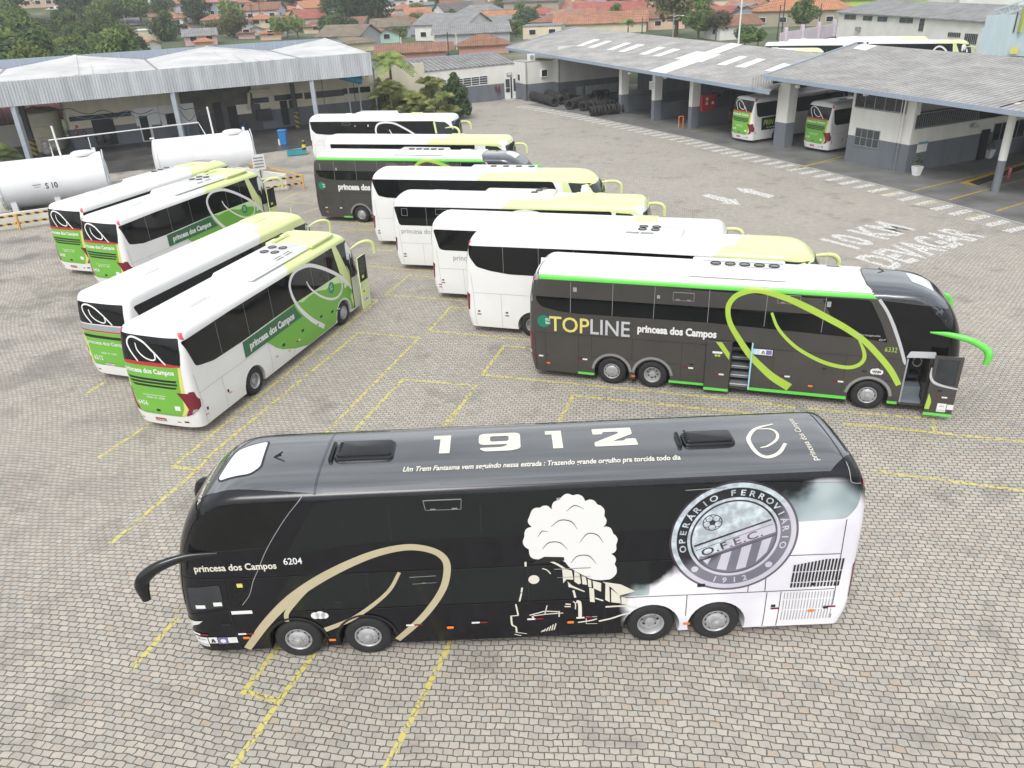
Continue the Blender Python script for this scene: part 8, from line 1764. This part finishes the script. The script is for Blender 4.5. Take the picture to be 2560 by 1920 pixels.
# ---------------------------------------------------------------- coaches parked behind and inside the workshop
for k, (u, v, z, lb) in enumerate(((2063, 131, 3.4, 'white coach with a lime nose showing over the low workshop roof'), (2150, 112, 3.5, 'white coach roof behind the low workshop roof, second of the hidden row'), (2200, 104, 3.5, 'white coach roof behind the high workshop roof, third of the hidden row'), (2330, 98, 3.5, 'white coach roof strip just below the white building windows'), (2428, 112, 3.3, 'white coach with a lime windscreen pillar and white loop behind the high roof'))):
    p = G(u, v, z); a = -28 if k < 4 else -33; ar = radians(a); c = (p.x-13.2*cos(ar), p.y-13.2*sin(ar))
    def sd(root, D, RS, B, k=k):
        if k == 4: D('ribbon_emblem', WHITE2, band([(8.6, 1.6), (8.7, 2.3), (9.0, 2.9), (9.5, 3.1), (10.1, 2.8), (10.6, 2.2)], .22, 6), .0125)
    coach(lb, c, a, L=13.4, zt=3.85, win=[(.3, 3.4), (.6, 2.3), (11.2, 2.2), (11.0, 3.45)], wheels=(3, 9.8), lime=(9.2, 10.6) if k in (0, 3, 4) else None, rear='plain', hatches=((2.5, 1.3, .95, .75), (6.5, 1.3, .9, .8)), lite=True, side=sd if k == 4 else None, mirrors=(-1,))
def prinex(root, D, RS, B):
    D('name_panel', BLACKT, [rounded([(1.1, 2.05), (1.15, 1.05), (4.1, 1.05), (4.1, 2.1)], .05)], .009)
    text('lettering', root, YGREEN, RS, 'PRIN', (1.35, 1.45), 1.15, .42, e=.012, bold=.03, shear=.15); text('lettering', root, WHITE2, RS, 'EX', (2.62, 1.45), .75, .42, e=.012, bold=.03, shear=.15); text('lettering', root, WHITE2, RS, 'do seu jeito!', (1.75, 1.18), 1.25, .13, e=.012, bold=.02)
    m = MB(); p = RS(2.9, .9, 0); m.box((p.x, p.y-.004, p.z), (.1, .02, .06)); m.build('door_handle', BLACKT, root)
WG = [(.35, 3.3), (.55, 2.3), (.8, 2.15), (11, 2.15), (10.6, 3.35)]
coach('white and green coach with a black PRINEX panel inside the workshop', (21.05, 67.95), 27.5, L=12.6, zt=3.78, win=WG, wheels=(3.1, 9.5), number='6458', side=prinex, hatches=((2.2, 1.3, .95, .75),), refl=((.4, .85),), lite=True, mirrors=())
coach('white and green coach with black louvres inside the workshop, beside the white room', (25.45, 62.55), 27.5, L=12.6, zt=3.86, win=WG, wheels=(3.1, 9.5), number='6178', hatches=((2.2, 1.3, .95, .75),), refl=((.4, .85), (1.6, .9)), lite=True, mirrors=())
# ---------------------------------------------------------------- road up the hill with parked cars
rp = [(330, 66), (318, 48), (308, 33), (299, 18), (290, 4)]; P = [TG(*q) for q in rp]; m = MB()
for a, b in zip(P, P[1:]):
    d = (b-a).to_2d().normalized(); n_ = Vector((-d.y, d.x, 0))*3.6; up = Vector((0, 0, .35)); m.face([a-n_+up, a+n_+up, b+n_+up, b-n_+up])
tag(m.build('road', mat('hill_asphalt', (.20, .20, .21), .85, var=.1)), kind='structure')
def car(p, az, c, label):
    o = thing('parked_car', label, 'car', p, az, 'cars on the hill road'); m = MB(); prof = [(-2, .35), (-2.05, .8), (-1.3, .95), (-.7, 1.42), (.9, 1.42), (1.5, .98), (2.05, .85), (2.05, .35)]
    n = len(prof)
    for s_ in (-1, 1): m.face([(x, s_*.82, z) for x, z in (prof if s_ < 0 else prof[::-1])])
    for i in range(n): a, b = prof[i], prof[(i+1) % n]; m.face([(a[0], -.82, a[1]), (a[0], .82, a[1]), (b[0], .82, b[1]), (b[0], -.82, b[1])])
    m.build('body', c, o)
    m = MB(); m.box((.1, 0, 1.2), (1.5, 1.68, .26)); m.build('window', GLASS, o)
    for x in (-1.25, 1.3):
        for s_ in (-1, 1): m = MB(); m.lathe([(.001, 0), (.32, 0), (.32, .2), (.001, .2)], 12, Matrix.Translation((x, s_*.75-.1, .32)) @ Matrix.Rotation(-pi/2, 4, 'X')); m.build('wheel', BLACKR, o)
for k, (u, v) in enumerate(((282, 11), (283, 8), (284, 5.5))): car(TG(u, v)+Vector((0, 0, .35)), radians(100), WHITE, ('nearest white car parked at the edge of the hill road', 'middle white car parked at the edge of the hill road', 'farthest white car parked at the edge of the hill road')[k])
# ---------------------------------------------------------------- poles
def pole(u, v, h, label, z=None, arms=0, r=.11, mt=DARKP, name='utility_pole'):
    p = TG(u, v) if z is None else G(u, v, z); o = Site(name, label, 'pole', p); m = MB(); m.tube([p-Vector((0, 0, 1)), p+Vector((0, 0, h))], [r*1.2, r*.8], 8); o.add('post', m, mt, 40)
    for k in range(arms): m = MB(); m.beam(p+Vector((-.9, .1, h-.5-.7*k)), p+Vector((.9, .1, h-.5-.7*k)), .1, .1); o.add('crossarm', m, mt)
    return p
PG = mat('concrete_pole', (.30, .29, .27), .8, var=.1)
pole(1846, 108, 8.5, 'tall pale steel pole rising over the workshop roof', 2.5, r=.14, mt=FRAMEW); q1_ = pole(1682, 92, 4.2, 'concrete power pole in front of the olive tree', 2.8, 2, mt=PG)
pole(1954, 84, 8, 'leaning dark power pole left of the orange house', 2.6, 0); pole(1944, 86, 5, 'short dark pole beside the leaning power pole', 2.6); pole(2046, 74, 4.6, 'dark pole at the garden wall of the orange house', 2.8); q2_ = pole(1122, 138, 4.0, 'dark power pole behind the brick yard wall', 1.6, 1)
pole(840, 86, 6, 'pale power pole below the big dark trees', None, 1, mt=PG); pole(636, 70, 6, 'thin dark pole among the orange roofs', None, 1); pole(1605, 84, 3, 'dark pole stump on the workshop ridge line', 2.8); pole(2100, 22, 8, 'dark power pole before the long clay roof', None, 1); pole(655, 62, 6, 'second thin dark pole among the orange roofs', None, 1); pole(325, 105, 6, 'thin pole beside the wine red roof', None, 0, mt=PG)
m = MB(); p = q1_+Vector((0, 0, 3.4)); m.tube([p, p+Vector((.8, -.2, .3)), p+Vector((1.4, -.3, .2))], .04, 6); m.rbox((p.x+1.6, p.y-.35, p.z+.2), (.5, .2, .12), .05); tag(m.build('street_lamp', FRAMEW), 'street lamp arm on the pole before the olive tree', 'lamp')
m = MB()
for dz in (3.4, 3.8, 2.9):
    a, b = q1_+Vector((0, .1, dz)), G(1954, 84, 2.6)+Vector((0, 0, dz+2)); m.tube([a.lerp(b, t)-Vector((0, 0, 1.2*t*(1-t)*4*.3)) for t in [i/10 for i in range(11)]], .02, 4)
    b2 = G(1480, 70, 3)+Vector((-6, 4, dz+.5)); m.tube([a.lerp(b2, t)-Vector((0, 0, .8*t*(1-t)*2)) for t in [i/10 for i in range(11)]], .02, 4)
tag(m.build('power_cable', BLACKT), 'thin black power cables strung between the poles', 'cable')
for k, (u, v) in enumerate(((1493, 30), (1501, 35), (1480, 48))):
    p = onplane(u, v, TG(1520, 62)+Vector((0, 3, 4)), Vector((0, -1, 0))); o = Site('satellite_dish', ('white satellite dish highest on the red roof', 'smaller white satellite dish on the red roof', 'pale wire satellite dish left of the red roof')[k], 'dish', p); m = MB(); m.lathe([(.001, .0), (.35, .06), (.6, .2), (.6, .22), (.34, .1), (.001, .04)], 18, Matrix.Translation(p) @ Matrix.Rotation(radians(70), 4, 'X')); o.add('bowl', m, FRAMEW, 40); m = MB(); m.beam(p, p-Vector((0, 0, 1.2)), .08, .08); o.add('post', m, FRAMEG)
# ---------------------------------------------------------------- trees
FL = ('bushy mid green tree in the wood behind the canopy', 'dark rounded tree in the wood behind the canopy', 'pale green tree in the wood behind the canopy')
rnd = random.Random(3)
cnt = 0
for row, (d0, d1, n, hs_) in enumerate(((112, 124, 13, .95), (124, 140, 14, .95), (140, 160, 14, 1.0), (160, 185, 14, 1.05), (185, 215, 12, 1.05), (215, 255, 10, 1.1))):
    for k in range(n):
        u = -60+(330-row*4+60)*(k+rnd.uniform(-.3, .3))/(n-1); r_ = ray(u, 100); h_ = Vector((r_.x, r_.y, 0)).normalized(); q = h_*rnd.uniform(d0, d1)/1.0
        if u > 290 and row < 1: continue
        kd = rnd.choice((0, 0, 1, 1, 2, 3 if row > 3 else 1)); s_ = rnd.uniform(.75, 1.15)*hs_*(.6 if kd == 3 else .8)
        if u < 70: s_ *= 1.3
        tree((q.x, q.y, TZ(q.x, q.y)-.3), kd, s_, FL[{0: 0, 1: 1, 2: 2, 3: 1}[kd]], 'trees of the wood behind the canopy')
TREES = [(25, 60, 0, 2.0, 'broad bright green tree at the left edge above the wood'), (160, 40, 3, .8, 'tall dark conifer below the peach building'), (205, 50, 3, 1.0, 'tall dark conifer beside the hill road'), (215, 46, 1, 1.1, 'dark tree left of the hill road'), (300, 60, 1, .9, 'dark green tree where the hill road meets the wood'),
 (355, 62, 0, 1.0, 'green tree right of the lower hill road'), (430, 122, 0, .95, 'bushy green tree right behind the canopy roof'), (410, 40, 1, .7, 'dark shrubby tree beside the salmon house'), (488, 52, 3, 1.15, 'tall thin dark tree before the grey two storey house'), (497, 60, 1, .9, 'dark tree below the tall thin tree'), (585, 78, 2, .9, 'pale green tree before the grey two storey house'),
 (545, 108, 5, .8, 'olive feathery tree left of the broad olive one'), (590, 112, 5, 1.0, 'broad olive feathery tree behind the canopy'), (720, 92, 2, .55, 'light green bush among orange roofs'), (700, 98, 2, .6, 'light green bush by the mossy roof'), (745, 96, 2, .6, 'light green bush behind the canopy ridge'), (690, 18, 1, 1.0, 'dark trees on the skyline above the lilac house'), (735, 20, 1, 1.1, 'dark tree on the skyline above the orange hip roof'), (625, 20, 1, .9, 'dark tree left of the small pink house'),
 (855, 72, 1, 1.35, 'large dark tree left of the biggest dark tree'), (915, 78, 1, 1.75, 'biggest dark green tree above the canopy corner'), (830, 92, 1, .7, 'dark shrub beside the long red roof'), (870, 100, 1, .7, 'dark shrub under the biggest dark tree'), (1000, 98, 4, 1.0, 'purple brown shrub by the mint house'), (1130, 38, 1, .45, 'dark small tree before the pale blue house'),
 (1318, 78, 1, .75, 'dark shrubby tree left of the large peach gable house'), (1290, 92, 4, 1.3, 'grey green bush beside the workshop corner'), (1530, 20, 1, 1.0, 'dark tree row piece above the red roof'), (1500, 22, 1, .8, 'dark tree behind the satellite dishes'), (1690, 92, 5, 1.55, 'big olive tree behind the workshop ridge'), (1745, 98, 0, .8, 'green tree right of the big olive tree'), (1790, 100, 5, .75, 'loose pale tree beside the white cottage'), (1755, 40, 0, .7, 'green tree behind the big olive tree'),
 (1862, 112, 4, 1.1, 'green bush at the foot of the tall steel pole'), (2010, 78, 0, .75, 'round green tree before the orange house'), (1895, 108, 4, .8, 'small green bush beside the tall steel pole'), (2270, 16, 1, .8, 'dark tree on the skyline before the warehouse'), (1940, 8, 1, .8, 'dark tree on the skyline above the orange house'), (1085, 22, 0, .6, 'green tree below the tall palm')]
for u, v, k, s_, lb in TREES:
    tree(TG(u, v) if v < 106 else G(u, v, 2.0), k, s_, lb)
for x, y, k, s_ in GARDEN: tree((x, y, TZ(x, y)), k, s_, ('green garden tree between the small distant houses', 'dark garden tree between the small distant houses', 'pale garden tree between the small distant houses', '', 'garden bush between the small distant houses', 'olive garden tree between the small distant houses')[k], 'garden trees between the small houses')
palm(TG(1085, 26), 7.5, 26, 3.2, 'tall palm with drooping fronds before the skyline houses', (FROND, FRONDY), r=.18)
palm(G(1570, 84, 3.0), 2.2, 16, 2.2, 'small palm behind the workshop ridge')
palm(G(14, 446, 0)+Vector((-.6, 0, 0)), 2.2, 46, 2.4, 'broad fan of palm fronds at the left edge by the fuel tank', (FROND,), droop=.9)
palm(G(985, 300, 0), 6.2, 26, 2.9, 'tallest palm of the bed beside the canopy', r=.15)
rnd = random.Random(9)
for k in range(34):
    u, v = 945+185*(k*.618 % 1), 292+rnd.uniform(-6, 22)
    palm(G(u, v, 0), rnd.uniform(1.2, 4.0), 18, rnd.uniform(1.4, 2.1), 'clump forming palm with arching green and dry fronds in the planted bed', (FROND, FROND, FRONDY), droop=.75, r=.06, group='palms of the planted bed', e0=.45, e1=1.5)
c = crown_mesh('crown', 2.1, 4.6, 40, 170, .15, 77, 'cone'); c.materials.append(LEAFD)
o = thing('conical_shrub', 'dense dark green cone shaped shrub at the right of the palm bed', 'shrub', G(1140, 296, 0)); x = bpy.data.objects.new('crown', c); COL.objects.link(x); x.parent = o
# ---------------------------------------------------------------- hazy air
hz = MB(); hz.box((0, 620, 42), (1500, 1520, 92)); hm = bpy.data.materials.new('haze_air'); hm.use_nodes = True; t = hm.node_tree; t.nodes.clear()
o_ = t.nodes.new('ShaderNodeOutputMaterial'); pv = t.nodes.new('ShaderNodeVolumePrincipled'); pv.inputs['Color'].default_value = (.93, .95, .97, 1); pv.inputs['Density'].default_value = .0006; pv.inputs['Anisotropy'].default_value = .3
t.links.new(pv.outputs[0], o_.inputs['Volume']); tag(hz.build('haze', hm), kind='stuff')
